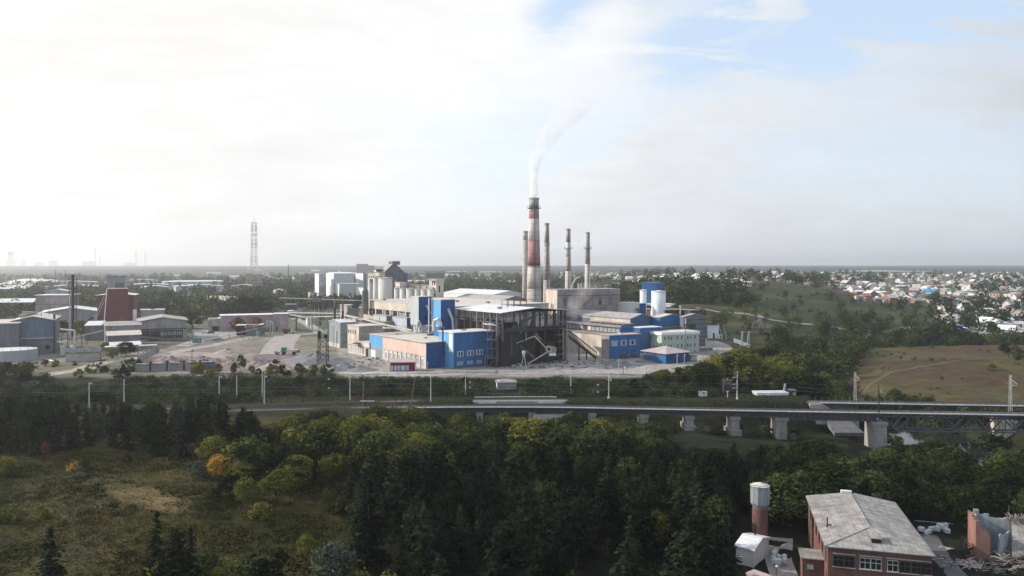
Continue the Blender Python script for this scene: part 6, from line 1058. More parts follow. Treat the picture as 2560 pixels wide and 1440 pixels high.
# steps and boxes
x, y = XY(1617, 266); mb = MB(); [mb.box(x - .8 + k * .28, y + 3.6 - k * .95, -2.6 + (8 - k) * .3, x + .8 + k * .28, y + 4.6 - k * .95, -2.4 + (8 - k) * .3, 'post_pale') for k in range(8)]; tag(mb.build('embankment_steps'), 'short pale flight of steps down the embankment', 'steps')
def wbox(name, label, cat, px0, px1, yt, yb, Y, d, m, rm='roof_white', roof='flat', door=None, rise=.3):
    z0 = zat(yb, Y); b = Bld(name, label, cat, px0 - .5, px0, px1, yt, Y=Y, z0=z0, ang=3, wall=m, rm=rm, roof=roof, L=d, ov=.15, rise=rise); return b
b = wbox('relay_cabinet', 'white relay cabinet beside the far track', 'relay cabinet', 1750, 1768, 982, 994, 278, 2.5, 'white_paint'); b = wbox('trackside_shed', 'long low white shed beside the far track', 'shed', 1893, 1971, 984, 996, 279, 5, 'far_grey', roof='flat'); b.rect('R', .2, .26, 0, 1.3, 'steel_dark', 'door', .05); b.rect('R', 0, 1, b.h - .5, b.h, 'white_paint', 'fascia', .12)
b = wbox('small_grey_cabin', 'small dark cabin with a grey door right of the long trackside shed', 'cabin', 1976, 1991, 977, 992, 285, 3, 'steel_dark', 'roof_slate'); b.rect('R', .4, .9, .2, 1.7, 'far_grey', 'door', .06)
x, y = XY(1960, 284); mb = MB(); mb.hexa([(-.4, 0, 0), (.4, 0, 0), (.4, .3, 0), (-.4, .3, 0)], [(.2, 0, 3), (.9, 0, 3), (.9, .3, 3), (.2, .3, 3)], 'plaster_blue'); tag(mb.build('tilted_board', None, (x, y, 1)), 'tilted pale green board behind the trackside shed', 'board')
x, y = XY(1819, 276); mb = MB(); mb.tube((0, 0, 0), (0, 0, 2), .15, 'post_pale'); mb.box(-.4, -.2, 2, .4, .2, 2.4, 'post_pale'); tag(mb.build('signal_box', None, (x, y, .2)), 'small white trackside signal post', 'signal')
# concrete tower house on the slope
b = Bld('concrete_transformer_house', 'square concrete transformer house with a little pyramid roof on the bushy slope', 'transformer house', 1238, 1243, 1291, 956, Y=288, z0=-.5, ang=5, wall='concrete', wallL='chim_white', roof='hip', rise=.9, rm='roof_slate', ov=.4, L=6.5); b.rect('R', 0, 1, b.h - 2, b.h - 1.7, 'dark_concrete', 'ledge', .15)
b.part('insulator_arm', lambda m: [m.tube((x, -.4, b.h), (x + d, -.8, b.h + 1.1), .07, 'post_pale', 4) for x, d in ((0, -.8), (2, -.7), (6, .5))])
# masts
def arm(mb, kind, H, s=1):
    if kind == 'T': mb.tube((-2.2, 0, H * .82), (2.8, 0, H * .82), .07, 'post_pale', 4); mb.tube((-2.2, 0, H * .82), (-2.2, 0, H * .74), .05, 'post_pale', 4); mb.tube((0, 0, H), (.9, 0, H * .93), .06, 'post_pale', 4); mb.tube((2.8, 0, H * .82), (4, 0, H * .72), .05, 'post_pale', 4)
    if kind == 'B': mb.tube((0, 0, H * .9), (.6, -2.6, H * .78), .07, 'post_pale', 4); mb.tube((0, 0, H * .72), (.6, -2.6, H * .74), .05, 'post_pale', 4); mb.tube((-1.6, 0, H * .8), (0, 0, H * .72), .06, 'post_pale', 4); mb.tube((.9, 0, H * .7), (.9, 0, H * .78), .08, 'post_pale', 4); mb.tube((0, 0, H * .7), (.9, 0, H * .7), .05, 'post_pale', 4)
    if kind == 'D': mb.box(.25, -.2, H * .93, .9, .2, H * .98, 'post_pale')
    if kind == 'S':
        for z in (.93, .78, .55, .42): mb.box(-1.5 * (z < .9) - .1, -.15, H * z, .35, .15, H * z + .18, 'post_pale'); mb.box(-.9, -.2, H * z - .3, -.55, .2, H * z + .5, 'steel_grey')
masts = [(310, 948, 1020, 'L', 'pale catenary mast rising from the dark conifers at the left, right one of two'), (223, 956, 1022, 'D', 'pale catenary mast above the conifers, farthest to the left'), (548, 940, 1004, 'D', 'slim catenary mast above the tallest conifer clump'), (592, 938, 1000, '', 'thin mast left of the double masts near the fence'),
 (656, 930, 996, '', 'taller back mast of the close pair at the start of the open track'), (661, 938, 1013, 'D', 'front mast of the close pair at the start of the open track'), (875, 936, 1004, 'D', 'plain concrete mast left of the dark double mast'), (1077, 941, 1007, '', 'plain concrete mast below the pink hall corner'),
 (1164, 931, 991, 'T', 'concrete mast with a wide cross arm below the bright blue hall'), (1427, 938, 989, '', 'plain slim mast below the truss shed'), (1522, 932, 1000, 'B', 'pale mast with bracket arms left of the steps'), (1843, 928, 1002, 'S', 'concrete mast hung with signal boxes, near the relay cabinet'),
 (2526, 938, 1026, 'X', 'pale lattice mast nearest the right edge'), (2138, 930, 1004, 'X', 'pale lattice mast at the far abutment')]
MAST = []
for px, yt, yb, k, l_ in masts:
    z0 = -.3; x, y = P(px, yb, z0); H = zat(yt, y) - z0; o = empty('catenary_mast', l_, 'catenary mast', (x, y, z0), group='catenary masts along the railway'); mb = MB(); MAST.append((px, x, y, H + z0))
    if k == 'X':
        for i, j in ((-1, -1), (1, -1), (1, 1), (-1, 1)): mb.tube((i * .4, j * .4, -.5), (i * .2, j * .2, H), .06, 'post_pale', 4)
        for q in range(int(H / .9)): s_ = -1 if q % 2 else 1; mb.tube((-.38 * s_, -.38, q * .9), (.38 * s_, -.38, (q + 1) * .9), .04, 'post_pale', 4)
        mb.build('lattice_post', o); mb = MB(); arm(mb, 'B', H); mb.build('bracket', o)
    else:
        mb.tube((0, 0, -.6), (0, 0, H), .24, 'post_pale', 8, .15); mb.build('post', o)
        if k in 'TBDS' and k: mb = MB(); arm(mb, k, H); mb.build('bracket', o)
    if k in ('B', 'S', 'T'): mb = MB(); mb.cyl(0, 0, -.6, 1.4, .45, .4, 'post_pale', 8); mb.build('footing', o)
o = empty('dark_double_mast', 'dark double mast with two white boards standing between the tracks', 'mast', (*P(911, 1018, 0), 0), group='catenary masts along the railway'); H = zat(953, P(911, 1018, 0)[1])
for k in (-.35, .35): mb = MB(); mb.tube((k, 0, -.5), (k, 0, H - (0 if k < 0 else .6)), .2, 'steel_dark' if k > 0 else 'steel_grey', 6); mb.build('post', o)
for z, w_ in ((-.15, 3), (2.0, 2.3)): mb = MB(); mb.box(-w_ + 1, -.3, z, w_ + (1.2 if z > 0 else -.6), -.2, z + .3, 'white_paint'); mb.build('board', o)
o = empty('dark_bridge_mast', 'dark lattice mast with signal lamps fixed to the big bridge pier', 'mast', (*XY(2197, 248), -2.6), group='catenary masts along the railway'); H = zat(960, 248) + 2.6; mb = MB(); mb.tube((-.2, 0, 0), (-.2, 0, H), .13, 'steel_dark', 4); mb.tube((.25, 0, 0), (.25, 0, H - 2), .09, 'steel_dark', 4); [mb.tube((-.2, 0, k * .8), (.25, 0, k * .8 + .6), .05, 'steel_dark', 4) for k in range(14)]; mb.build('post', o); mb = MB(); mb.box(.3, -.15, H - 2, 1.0, .15, H - 1.75, 'galv'); mb.box(.3, -.15, H - 2.8, 1.0, .15, H - 2.5, 'galv'); mb.build('lamp', o)
x, y = P(1026, 1014, -.3); x2 = (1038 - HX) / F * y; mb = MB(); mb.tube((0, 0, -.5), (x2 - x, 0, zat(940, y)), .16, 'post_wood', 6); tag(mb.build('wooden_pole', None, (x, y, -.3)), 'old wooden pole leaning right between the tracks', 'pole')
for px, yt, yb, l_ in ((1175, 952, 990, 'thin signal post right of the cross-arm mast'), (1495, 958, 1006, 'dark signal mast before the scrap yard'), (822, 944, 1000, 'thin grey pole by a spruce at the track')):
    x, y = P(px, yb, 0); mb = MB(); H = zat(yt, y); mb.tube((0, 0, -.3), (0, 0, H), .1, 'steel_dark', 4); mb.box(-.35, -.2, H - .8, .35, .2, H - .3, 'post_pale'); mb.box(-.3, -.2, H * .5, .3, .2, H * .5 + .5, 'post_pale'); tag(mb.build('signal_mast', None, (x, y, 0)), l_, 'signal', 'small signals by the tracks')
# wires
def wire(label, pts, r=.05, sag=.6, name='overhead_wire', grp='overhead wires along the railway'):
    mb = MB()
    for a, c in zip(pts, pts[1:]):
        n = 5; q = [(lerp(a[0], c[0], t / n), lerp(a[1], c[1], t / n), lerp(a[2], c[2], t / n) - sag * 4 * (t / n) * (1 - t / n)) for t in range(n + 1)]; mb.path(q, r, 'steel_grey', 3)
    tag(mb.build(name), label, 'wire', grp)
ms = sorted(MAST); far_ = [m for m in ms if m[0] not in (2526, 310, 661)]
wire('upper overhead wire strung between the far-track masts', [(m[1], m[2], m[3] - .6) for m in far_]); wire('lower contact wire above the far track', [(x, y, 6.2) for x, y in cut(FARL, 0, 2600)[::9]], .04, .15); wire('lower contact wire above the near track', [(x, y, 6.2) for x, y in cut(NEAR, 0, 2600)[::9]], .04, .15); wire('messenger wire above the near track', [(x, y, 7.9) for x, y in cut(NEAR, 0, 2600)[::9]], .04, 1.2)
# concrete boundary fence of the works
pts = [P(px, py, 2.2) for px, py in ((430, 947), (540, 945), (700, 947), (900, 948), (1100, 944), (1300, 940), (1500, 945), (1620, 950), (1700, 950))]
o = empty('boundary_fence', 'long dark blue-grey concrete panel fence along the front of the works yard', 'fence', (0, 0, 0)); 
for k, (a, c) in enumerate(zip(pts, pts[1:])): mb = MB(); sweep(mb, [a, c], rect4(-.12, .12, 1.5, 4.1), 'dull_blue_wall'); mb.build('panel_run', o)
mb = MB(); [mb.box(x - .18, y - .3, 1.2, x + .18, y + .2, 4.3, 'dark_concrete') for x, y, a in step(pts, 4)]; tag(mb.build('fence_posts', o), kind='stuff')
# red kiosk
b = Bld('red_kiosk', 'small dark red kiosk with pale shutters and a pinkish roof by the fence', 'kiosk', 972, 975.5, 1037, 907, Y=318, ang=6, wall='red_paint', wallL='white_paint', rm='roof_pinkish', roof='sy', rise=.8, ov=.4, L=5)
for u0, u1 in ((.02, .12), (.16, .26), (.29, .39), (.43, .62), (.65, .76)): b.rect('R', u0, u1, .2, 2.3, 'plaster_blue', 'shutter', .08)
# steel poles in the works yard and power poles on the right
for k, (px, yt, yb, m_, l_) in enumerate(((1547, 899, 939, 'post_pale', 'left pale pole of the pair before the scrap heap'), (1558, 901, 938, 'steel_grey', 'right grey pole of the pair before the scrap heap'), (1693, 886, 918, 'post_pale', 'pale lamp pole in front of the hip roof shed, left one'), (1711, 886, 932, 'post_pale', 'pale lamp pole in front of the hip roof shed, right one'), (1068, 905, 924, 'post_pale', 'small lamp post at the corner of the pink hall'), (480, 873, 935, 'steel_dark', 'dark leaning-stay pole in front of the bunker wall'), (400, 905, 950, 'post_pale', 'pale stub pole in the bushes under the leaning poles'), (1808, 945, 978, 'post_pale', 'low pole in the wooded slope'))):
    x, y = P(px, yb, 4 if yb < 941 else 0); z0 = T(x, y); H = zat(yt, y) - z0; mb = MB(); mb.tube((0, 0, -.4), (0, 0, H), .17, m_, 6, .11); mb.box(-.8, -.06, H - .9, .8, .06, H - .75, m_); mb.box(-.1, -.3, H - .3, .5, .3, H - .1, m_)
    tag(mb.build('utility_pole', None, (x, y, z0)), l_, 'pole', 'utility poles around the works yard')
for k, (px, yt, yb, lean) in enumerate(((1797, 812, 849, 9), (1807, 808, 848, 10))):
    x, y = P(px + lean, yb, 4); xt = (px - HX) / F * y; mb = MB(); mb.tube((0, 0, -.5), (xt - x, 0, zat(yt, y) - 4), .2, 'post_pale', 6); tag(mb.build('leaning_pole', None, (x, y, 4)), f'pale pole leaning left over the lane, {"left" if k == 0 else "right"} of the pair', 'pole', 'leaning poles by the lane')
for k, (px, yt, yb) in enumerate(((1857, 828, 886), (1873, 828, 880))):
    y = 360; x = XY(px, y)[0]; z0 = T(x, y); H = zat(yt, y) - z0; o = empty('power_pylon', f'A-frame concrete power pole among the trees right of the works, {"left" if k == 0 else "right"} one', 'power pole', (x, y, z0), group='A-frame power poles')
    for a, c in ((-2.6, -.2), (0, 0)): mb = MB(); mb.tube((a, 0, -.5), (c, 0, H), .17, 'post_pale', 6); mb.build('leg', o)
    mb = MB(); mb.tube((-1.8, 0, H - .4), (2, 0, H - .4), .12, 'post_pale', 4); mb.build('cross_arm', o)
o = empty('white_wall', 'short white concrete wall stepping down beside the A-frame poles', 'wall', (0, 0, 0)); q = [(*XY(px, 395), zat(py, 395)) for px, py in ((1835, 848), (1847, 852), (1860, 858), (1876, 864))]; mb = MB(); [mb.hexa([(a[0], a[1], a[2] - 1.6), (c[0], c[1], c[2] - 1.6), (c[0], c[1] + .3, c[2] - 1.6), (a[0], a[1] + .3, a[2] - 1.6)], [(a[0], a[1], a[2] + .6), (c[0], c[1], c[2] + .6), (c[0], c[1] + .3, c[2] + .6), (a[0], a[1] + .3, a[2] + .6)], 'white_paint') for a, c in zip(q, q[1:])]; mb.build('panel', o)
x, y = XY(2013, 330); z0 = T(x, y); H = zat(938, 330) - z0; mb = MB(); mb.tube((-1.0, 0, 0), (-.7, 0, H), .1, 'post_pale', 4); mb.tube((1.4, 0, 0), (.9, 0, H), .1, 'post_pale', 4); mb.box(-1.3, -.2, H - .1, 1.3, .2, H + .15, 'post_pale'); mb.box(-1, -.15, H - 2.6, 1.2, .15, H - 2.4, 'post_pale'); tag(mb.build('portal_pole', None, (x, y, z0)), 'small wooden H-shaped portal pole in the dark trees by the field', 'pole')
# rock outcrop
x, y = XY(1902, 560); z0 = T(x, y); mb = MB(); 
for k in range(9):
    a = rnd.uniform(-6, 8); h_ = rnd.uniform(3, 9) * (1 - abs(a) / 14); r = rnd.uniform(2, 4); mb.hexa([(a - r, -r, -2), (a + r, -r * .8, -2), (a + r * .9, r, -2), (a - r * .8, r * .9, -2)], [(a - r * .3 + rnd.uniform(-1, 1), -r * .4, h_), (a + r * .4, -r * .3, h_ * .8), (a + r * .3, r * .5, h_ * .9), (a - r * .4, r * .4, h_ * .7)], 'rock')
tag(mb.build('rock_outcrop', None, (x, y, z0)), 'pale jagged rock outcrop on the hillside', 'rock')
# ---------------------------------------------------------------- foreground right: water tower, brick house, sheds, ruin
Zf = -8.2
x, y = XY(1900, 150); z0 = T(x, y) - .3; zb = zat(1264, 150); zt = zat(1213, 150); o = empty('water_tower', 'round water tower with a grey metal tank on a red brick shaft', 'water tower', (x, y, z0))
mb = MB(); mb.cyl(0, 0, -1, zb - z0 - .5, 1.55, 1.5, 'brick_red', 32); s_ = mb.build('shaft', o); mb = MB(); mb.cyl(0, 0, zb - z0 - .5, zb - z0, 1.35, 1.4, 'dark_concrete', 24); mb.build('collar', o)
mb = MB(); mb.cyl(0, 0, zb - z0, zb - z0 + .6, 1.5, 1.85, 'tank_metal', 12); mb.cyl(0, 0, zb - z0 + .6, zt - z0, 1.85, 1.88, 'tank_metal', 12); mb.build('tank', o); mb = MB(); mb.cyl(0, 0, zt - z0 + .01, zt - z0 + .6, 1.93, .1, 'tank_top', 12); mb.build('tank_roof', o)
mb = MB(); mb.tube((.3, -.2, zt - z0 + .5), (.5, -.2, zt - z0 + 1), .05, 'steel_dark', 4); [mb.tube((math.cos(a) * 1.8, math.sin(a) * 1.8, zt - z0 + .1), (math.cos(a + 1.05) * 1.8, math.sin(a + 1.05) * 1.8, zt - z0 + .3), .03, 'steel_dark', 3) for a in [k * 1.05 for k in range(6)]]; mb.build('roof_rail', o)
# big brick building: corners from the photo, eaves at ze
ze = 1.0
def E(px, py, z=ze): return Vector((*P(px, py, z), z))
cFL, cFR, cBL = E(2062, 1366), E(2340, 1391), E(2004, 1238)
ax = (cFR - cFL); Wd = ax.length; ax.normalize(); ay = Vector((-ax.y, ax.x, 0)); Ln = (cBL - cFL).dot(ay)
o = empty('brick_building', 'two-storey red brick building with a big grey half-hipped sheet roof, bottom right', 'brick building', (cFL.x, cFL.y, Zf), math.atan2(ax.y, ax.x)); H = ze - Zf; i_ = .55
W_, L_ = Wd, Ln
mb = MB(); mb.hexa([(i_, i_, -1), (W_ - i_, i_, -1), (W_ - i_, L_ - .3, -1), (i_, L_ - .3, -1)], [(i_, i_, H - .05), (W_ - i_, i_, H - .05), (W_ - i_, L_ - .3, H - .05), (i_, L_ - .3, H - .05)], 'brick_red'); mb.poly([(i_, L_ - .32, H), (W_ - i_, L_ - .32, H), (W_ / 2, L_ - .32, H + 1.2)], 'brick_red'); mb.build('wall', o)
rz_ = 1.35; hy = L_ * .27; mb = MB(); mb.poly([(0, 0, H), (W_ / 2, hy, H + rz_), (W_ / 2, L_, H + rz_), (0, L_, H)], 'roof_slate'); mb.poly([(W_, 0, H), (W_, L_, H), (W_ / 2, L_, H + rz_), (W_ / 2, hy, H + rz_)], 'roof_slate'); mb.poly([(0, 0, H), (W_, 0, H), (W_ / 2, hy, H + rz_)], 'roof_slate'); mb.box(0, 0, H - .18, W_, L_, H - .01, 'dark_concrete'); R0 = mb.build('roof', o)
mb = MB(); mb.tube((W_ / 2, hy, H + rz_ + .03), (W_ / 2, L_, H + rz_ + .03), .13, 'roof_slate', 6); mb.tube((0, 0, H + .05), (W_ / 2, hy, H + rz_ + .03), .09, 'roof_slate', 6); mb.tube((W_, 0, H + .05), (W_ / 2, hy, H + rz_ + .03), .09, 'roof_slate', 6); mb.build('ridge_cap', R0)
mb = MB(); q = (W_ * .5, hy * .42); zq = H + rz_ * .5; mb.box(q[0] - .7, q[1] - .8, zq - .2, q[0] + .7, q[1] + .6, zq + .5, 'dark_gap'); mb.hexa([(q[0] - .9, q[1] - 1, zq + .5), (q[0] + .9, q[1] - 1, zq + .5), (q[0] + .9, q[1] + 1.2, zq + .5), (q[0] - .9, q[1] + 1.2, zq + .5)], [(q[0] - .9, q[1] - 1, zq + .58), (q[0] + .9, q[1] - 1, zq + .58), (q[0] + .9, q[1] + 1.2, zq + .9), (q[0] - .9, q[1] + 1.2, zq + .9)], 'roof_slate'); mb.build('dormer', R0)
mb = MB(); mb.tube((1.6, L_ * .32, H), (1.6, L_ * .32, H + 2.0), .12, 'steel_dark', 6); mb.box(1.45, L_ * .32 - .2, H + .6, 2.3, L_ * .32 + .2, H + .8, 'steel_dark'); mb.build('roof_flue', R0)
mb = MB(); mb.box(W_ * .5 - 1.6, L_ - .1, H + rz_ - .6, W_ * .5 + .4, L_ + .9, H + rz_ + .15, 'roof_white'); mb.build('back_gable_cap', R0)
for u in (.13, .23, .375, .475, .625, .735, .84, .92):
    for z0_, z1_ in ((H - 3.3, H - 1.5), (H - 7.4, H - 5.4)):
        xx = u * W_; mb = MB(); mb.box(xx - .8, i_ - .05, z0_, xx + .8, i_ - .01, z1_, 'window_dark'); [mb.box(xx + d - .035, i_ - .12, z0_, xx + d + .035, i_ - .06, z1_, 'post_pale' if u in (.375, .475, .625) else 'steel_rust') for d in (-.78, 0, .78)]; [mb.box(xx - .8, i_ - .12, z - .05, xx + .8, i_ - .06, z + .05, 'post_pale' if u in (.375, .475, .625) else 'steel_rust') for z in (z0_, lerp(z0_, z1_, .6), z1_)]; mb.box(xx - .95, i_ - .25, z0_ - .15, xx + .95, i_ - .02, z0_ - .06, 'concrete'); mb.build('window', o)
for u0, u1 in ((.08, .29), (.32, .53), (.565, .8), (.79, .97)): mb = MB(); mb.box(u0 * W_, i_ - .1, H - 1.25, min(u1, .97) * W_, i_ - .02, H - 1.1, 'brick_pale'); mb.build('lintel', o)
for k in range(6): yy_ = L_ * (.1 + .15 * k); mb = MB(); mb.box(i_ - .05, yy_ - .8, H - 3.4, i_ - .01, yy_ + .8, H - 1.4, 'window_dark'); mb.box(i_ - .1, yy_ - .06, H - 3.4, i_ - .055, yy_ + .06, H - 1.4, 'steel_rust'); mb.build('window', o)
mb = MB(); mb.box(-3.0, 5.2, -1, i_ - .02, 9.5, H - 4.2, 'brick_red'); mb.box(-3.3, 4.9, H - 4.2, i_ - .02, 9.8, H - 4.0, 'roof_slate'); mb.box(-2.2, 5.1, H - 6, -1.2, 5.19, H - 5.2, 'window_pale'); mb.build('porch', o)
# shed left of it
s0 = XY(1868, 138); b = Bld('pump_house', 'white pump house with a bright gabled roof and black flue below the water tower', 'pump house', 1840, 1884, 1922, 1376, Y=141, z0=-8.3, ang=52, wall='chim_white', roof='gy', rise=1.0, rm='roof_white', ov=.3)
b.part('flue', lambda m: m.tube((b.A * .72, b.L * .55, b.h), (b.A * .72, b.L * .55, b.h + 2.6), .16, 'black_pipe', 8))
road('service_path', [XY(2000, 126), XY(1965, 135), XY(1945, 145), XY(1950, 156)], 5, 'gravel', None); road('ruin_path', [XY(2440, 128), XY(2400, 138), XY(2350, 148), XY(2320, 160)], 3.5, 'asphalt', None); sheet_ = road('rubble_apron', [XY(2340, 150), XY(2460, 145)], 9, 'gravel', None)
x, y = XY(1941, 128); z0 = T(x, y); mb = MB(); mb.tube((0, 0, 0), (0, 0, 5.5), .08, 'steel_grey', 6); mb.box(-.15, -.4, 5.4, .15, .1, 5.6, 'bag_white'); tag(mb.build('lamp_post', None, (x, y, z0)), 'thin lamp post beside the pump house', 'lamp post')
b = Bld('grey_slab_lean_to', 'low grey flat store right of the pump house', 'store', 1921, 1930, 1948, 1405, Y=131, z0=-8.3, ang=40, wall='concrete', rm='roof_pinkish', L=5, ov=.1, h=1.6)
def bags(label, px0, px1, Y0, Y1, n):
    for k in range(n):
        Y = rnd.uniform(Y0, Y1); x, y = XY(rnd.uniform(px0, px1), Y); r = .48; mb = MB(); mb.hexa([(r * math.cos(a) * 1.05, r * math.sin(a) * 1.05, 0) for a in [i * math.pi / 4 for i in range(8)]], [(r * math.cos(a), r * math.sin(a), .7) for a in [i * math.pi / 4 for i in range(8)]], 'bag_white'); mb.hexa([(r * math.cos(a), r * math.sin(a), .7) for a in [i * math.pi / 4 for i in range(8)]], [(r * .45 * math.cos(a), r * .45 * math.sin(a), .92) for a in [i * math.pi / 4 for i in range(8)]], 'bag_white')
        tag(mb.build('bulk_bag', None, (x, y, T(x, y) + rnd.choice([0, 0, .7]))), label, 'bulk bag', label)
bags('white bulk bag stacked beside the water tower', 1932, 1964, 141, 149, 16); bags('white bulk bag in the row behind the brick building', 2300, 2372, 160, 164, 15)
for k in range(9): x, y = XY(2286 + k * 10, 169 - k * .2); mb = MB(); mb.tube((0, 0, T(x, y) + .4), (1.0, -.8, T(x, y) + .4), .06, 'bag_white', 4); tag(mb.build('white_pole', None, (x, y, 0)), 'thin white pole lying slanted in the row behind the bulk bags', 'pole', 'white poles lying in a row')
# ruin
x, y = XY(2447, 146); z0 = T(x, y) - .2; o = empty('ruined_building', 'collapsed brick building with pale blue plaster walls and a caved-in slate roof', 'ruin', (x, y, z0), math.radians(-20))
mb = MB(); 
def jag(mb, x0, y0, x1, y1, h0, h1, th, m, n=9):
    v = Vector((x1 - x0, y1 - y0, 0)); nn_ = Vector((-v.y, v.x, 0)).normalized() * th
    for k in range(n):
        a = v * (k / n); c = v * ((k + 1) / n); h = lerp(h0, h1, k / n) + rnd.uniform(-.5, .4); A_ = Vector((x0, y0, 0)) + a; C_ = Vector((x0, y0, 0)) + c
        mb.hexa([A_, C_, C_ + nn_, A_ + nn_], [A_ + Vector((0, 0, h)), C_ + Vector((0, 0, h + rnd.uniform(-.2, .2))), C_ + nn_ + Vector((0, 0, h)), A_ + nn_ + Vector((0, 0, h))], m)
jag(mb, 0, 0, 0, 7, 7.4, 7.8, .5, 'brick_mid'); jag(mb, 0, 0, 1.9, 0, 7.0, 5.2, .5, 'brick_mid'); mb.build('brick_wall', o)
mb = MB(); jag(mb, .55, 7, 8.5, 7, 7.6, 6.0, .4, 'plaster_dirty'); jag(mb, .55, .5, .55, 7, 6.8, 7.4, -.08, 'plaster_dirty', 6); jag(mb, 3.6, .4, 6, 3.8, 5.2, 4.8, .3, 'plaster_dirty', 5); mb.build('plaster_wall', o)
mb = MB(); mb.hexa([(5.5, 0, 1.4), (12.5, 1, 1.8), (12.5, 6, 7.6), (6.8, 6, 7.4)], [(5.5, 0, 1.6), (12.5, 1, 2), (12.5, 6, 7.8), (6.8, 6, 7.6)], 'roof_slate'); mb.build('fallen_roof', o)
mb = MB()
for k in range(330):
    a = rnd.uniform(-2, 13); c = rnd.uniform(-6.5, 2.5); z = max(.1, 2.6 - abs(a - 6.5) * .3 + c * .15) * rnd.uniform(.5, 1.15); an = rnd.gauss(.5, .5); l_ = rnd.uniform(.7, 2.2); d = Vector((math.cos(an), math.sin(an), rnd.uniform(-.3, .3))) * l_; mb.tube((a, c, z), Vector((a, c, z)) + d, rnd.uniform(.04, .11), rnd.choice(['plank_grey', 'plank_grey', 'roof_pinkish', 'steel_rust', 'roof_slate']), 4)
for k in range(90): a = rnd.uniform(5.5, 12); c = rnd.uniform(5.2, 7); mb.tube((a, c, 7.2 + rnd.random()), (a + rnd.uniform(-.3, .6), c - 1.2, 6.8 + rnd.random()), .06, rnd.choice(['plank_grey', 'plank_grey', 'steel_rust']), 4)
tag(mb.build('rubble', o), kind='stuff')
mb = MB(); x, y = XY(2410, 145); 
for k in range(60): a = rnd.uniform(-5, 3); c = rnd.uniform(-3, 3); mb.tube((a, c, rnd.uniform(.05, .4)), (a + rnd.uniform(-1, 1), c + rnd.uniform(-1, 1), rnd.uniform(.05, .5)), .09, rnd.choice(['plank_grey', 'brick_pale', 'steel_rust', 'roof_pinkish']), 4)
tag(mb.build('plank_litter', None, (x, y, T(x, y))), 'broken planks scattered between the brick building and the ruin', 'debris', kind='stuff')
# ---------------------------------------------------------------- vegetation
LM = {'spruce': leafmat('needles_dark', (.004, .007, .005), (.011, .018, .010), .1), 'pine': leafmat('needles_green', (.011, .018, .011), (.025, .034, .018), .12),
      'dark': leafmat('leaves_dark', (.007, .013, .006), (.024, .036, .012), .2), 'green': leafmat('leaves_green', (.032, .048, .018), (.072, .088, .028), .32),
      'olive': leafmat('leaves_olive', (.085, .098, .022), (.165, .155, .034), .38), 'yellow': leafmat('leaves_yellow', (.22, .155, .025), (.40, .23, .035), .3),
      'rust': leafmat('leaves_rust', (.12, .045, .022), (.20, .075, .03), .25), 'silver': leafmat('leaves_silver', (.05, .066, .045), (.10, .115, .08), .2)}
rg = np.random.default_rng(5)
def crown_broad(seed, h=10., r=3.4, nc=30, nl=75, s=.5, base=.22, squash=1.):
    g = np.random.default_rng(seed); Q = []
    for k in range(nc):
        t = g.uniform(0, 1); z = h * (base + (1 - base) * t * .93); rr = r * math.sqrt(max(.05, 1 - (2 * (t ** .85) - .9) ** 2 * .85)) * g.uniform(.35, .95); a = g.uniform(0, 2 * math.pi)
        c = np.array([math.cos(a) * rr, math.sin(a) * rr, z]); cr = r * g.uniform(.17, .36)
        d = g.normal(0, 1, (nl, 3)); d[:, 2] += .45; d /= np.linalg.norm(d, axis=1, keepdims=True); rad = g.uniform(.6, 1.12, (nl, 1)); C = c + d * cr * rad * np.array([1, 1, squash * 1.1]); Q.append(leaf_quads(g, C, d, s, 1.1, .55))
    # stray shoots that break the outline
    n = nc * 5; a = g.uniform(0, 2 * math.pi, n); t = g.uniform(0.15, 1, n); rr = r * np.sqrt(np.clip(1 - (2 * t - .95) ** 2 * .9, .03, 1)) * g.uniform(.85, 1.15, n)
    C = np.stack([np.cos(a) * rr, np.sin(a) * rr, h * (base + (1 - base) * t * 1.0) + g.uniform(0, .5, n)], 1); Q.append(leaf_quads(g, C, np.stack([np.cos(a), np.sin(a), .4 + 0 * a], 1), s * .9, 1.5, .6))
    return np.concatenate(Q)
def crown_conifer(seed, h=12., r=2.3, tiers=17, s=.5, top=.97, base=.08, pine=False):
    g = np.random.default_rng(seed); Q = []
    for k in range(tiers):
        t = k / (tiers - 1); z = h * (base + (1 - base) * t * top); R = r * ((1 - t) ** .78 if not pine else math.sqrt(max(0.03, 1 - (1.5 * t - .55) ** 2))) * g.uniform(.8, 1.15) + .15
        nb = int(5 + 7 * (1 - t)) + (3 if pine else 0)
        for j in range(nb):
            a = g.uniform(0, 2 * math.pi); L = R * g.uniform(.65, 1.15); n = max(3, int(L / .19)); q = np.linspace(.15, 1, n); dr = (-.32 if not pine else .15) * L * q ** 1.6
            zz = z + dr + g.normal(0, .06, n) + g.uniform(-.3, .3); C = np.stack([np.cos(a) * L * q, np.sin(a) * L * q, zz], 1) + g.normal(0, .1 + .05 * pine, (n, 3))
            Q.append(leaf_quads(g, C, np.tile(np.array([[math.cos(a) * .35, math.sin(a) * .35, 1.]]), (n, 1)), s * (.8 + .4 * (1 - t)), 1.5, .4))
    Q.append(leaf_quads(g, np.stack([np.zeros(6), np.zeros(6), np.linspace(h * .93, h * 1.02, 6)], 1), np.ones((6, 3)), s * .5, 1.8, .4))
    return np.concatenate(Q)
CR = {}
for k in range(5): CR['b', k] = quads('crown', crown_broad(10 + k, 10, 3.2 + .25 * k, 38 + 4 * k, 84, .42), [LM['dark']])
for k in range(3): CR['t', k] = quads('crown', crown_broad(30 + k, 13, 2.5 + .2 * k, 44, 70, .40, .14), [LM['dark']])
for k in range(5): CR['c', k] = quads('crown', crown_conifer(50 + k, 12, 2.0 + .25 * k, 19, .52), [LM['spruce']])
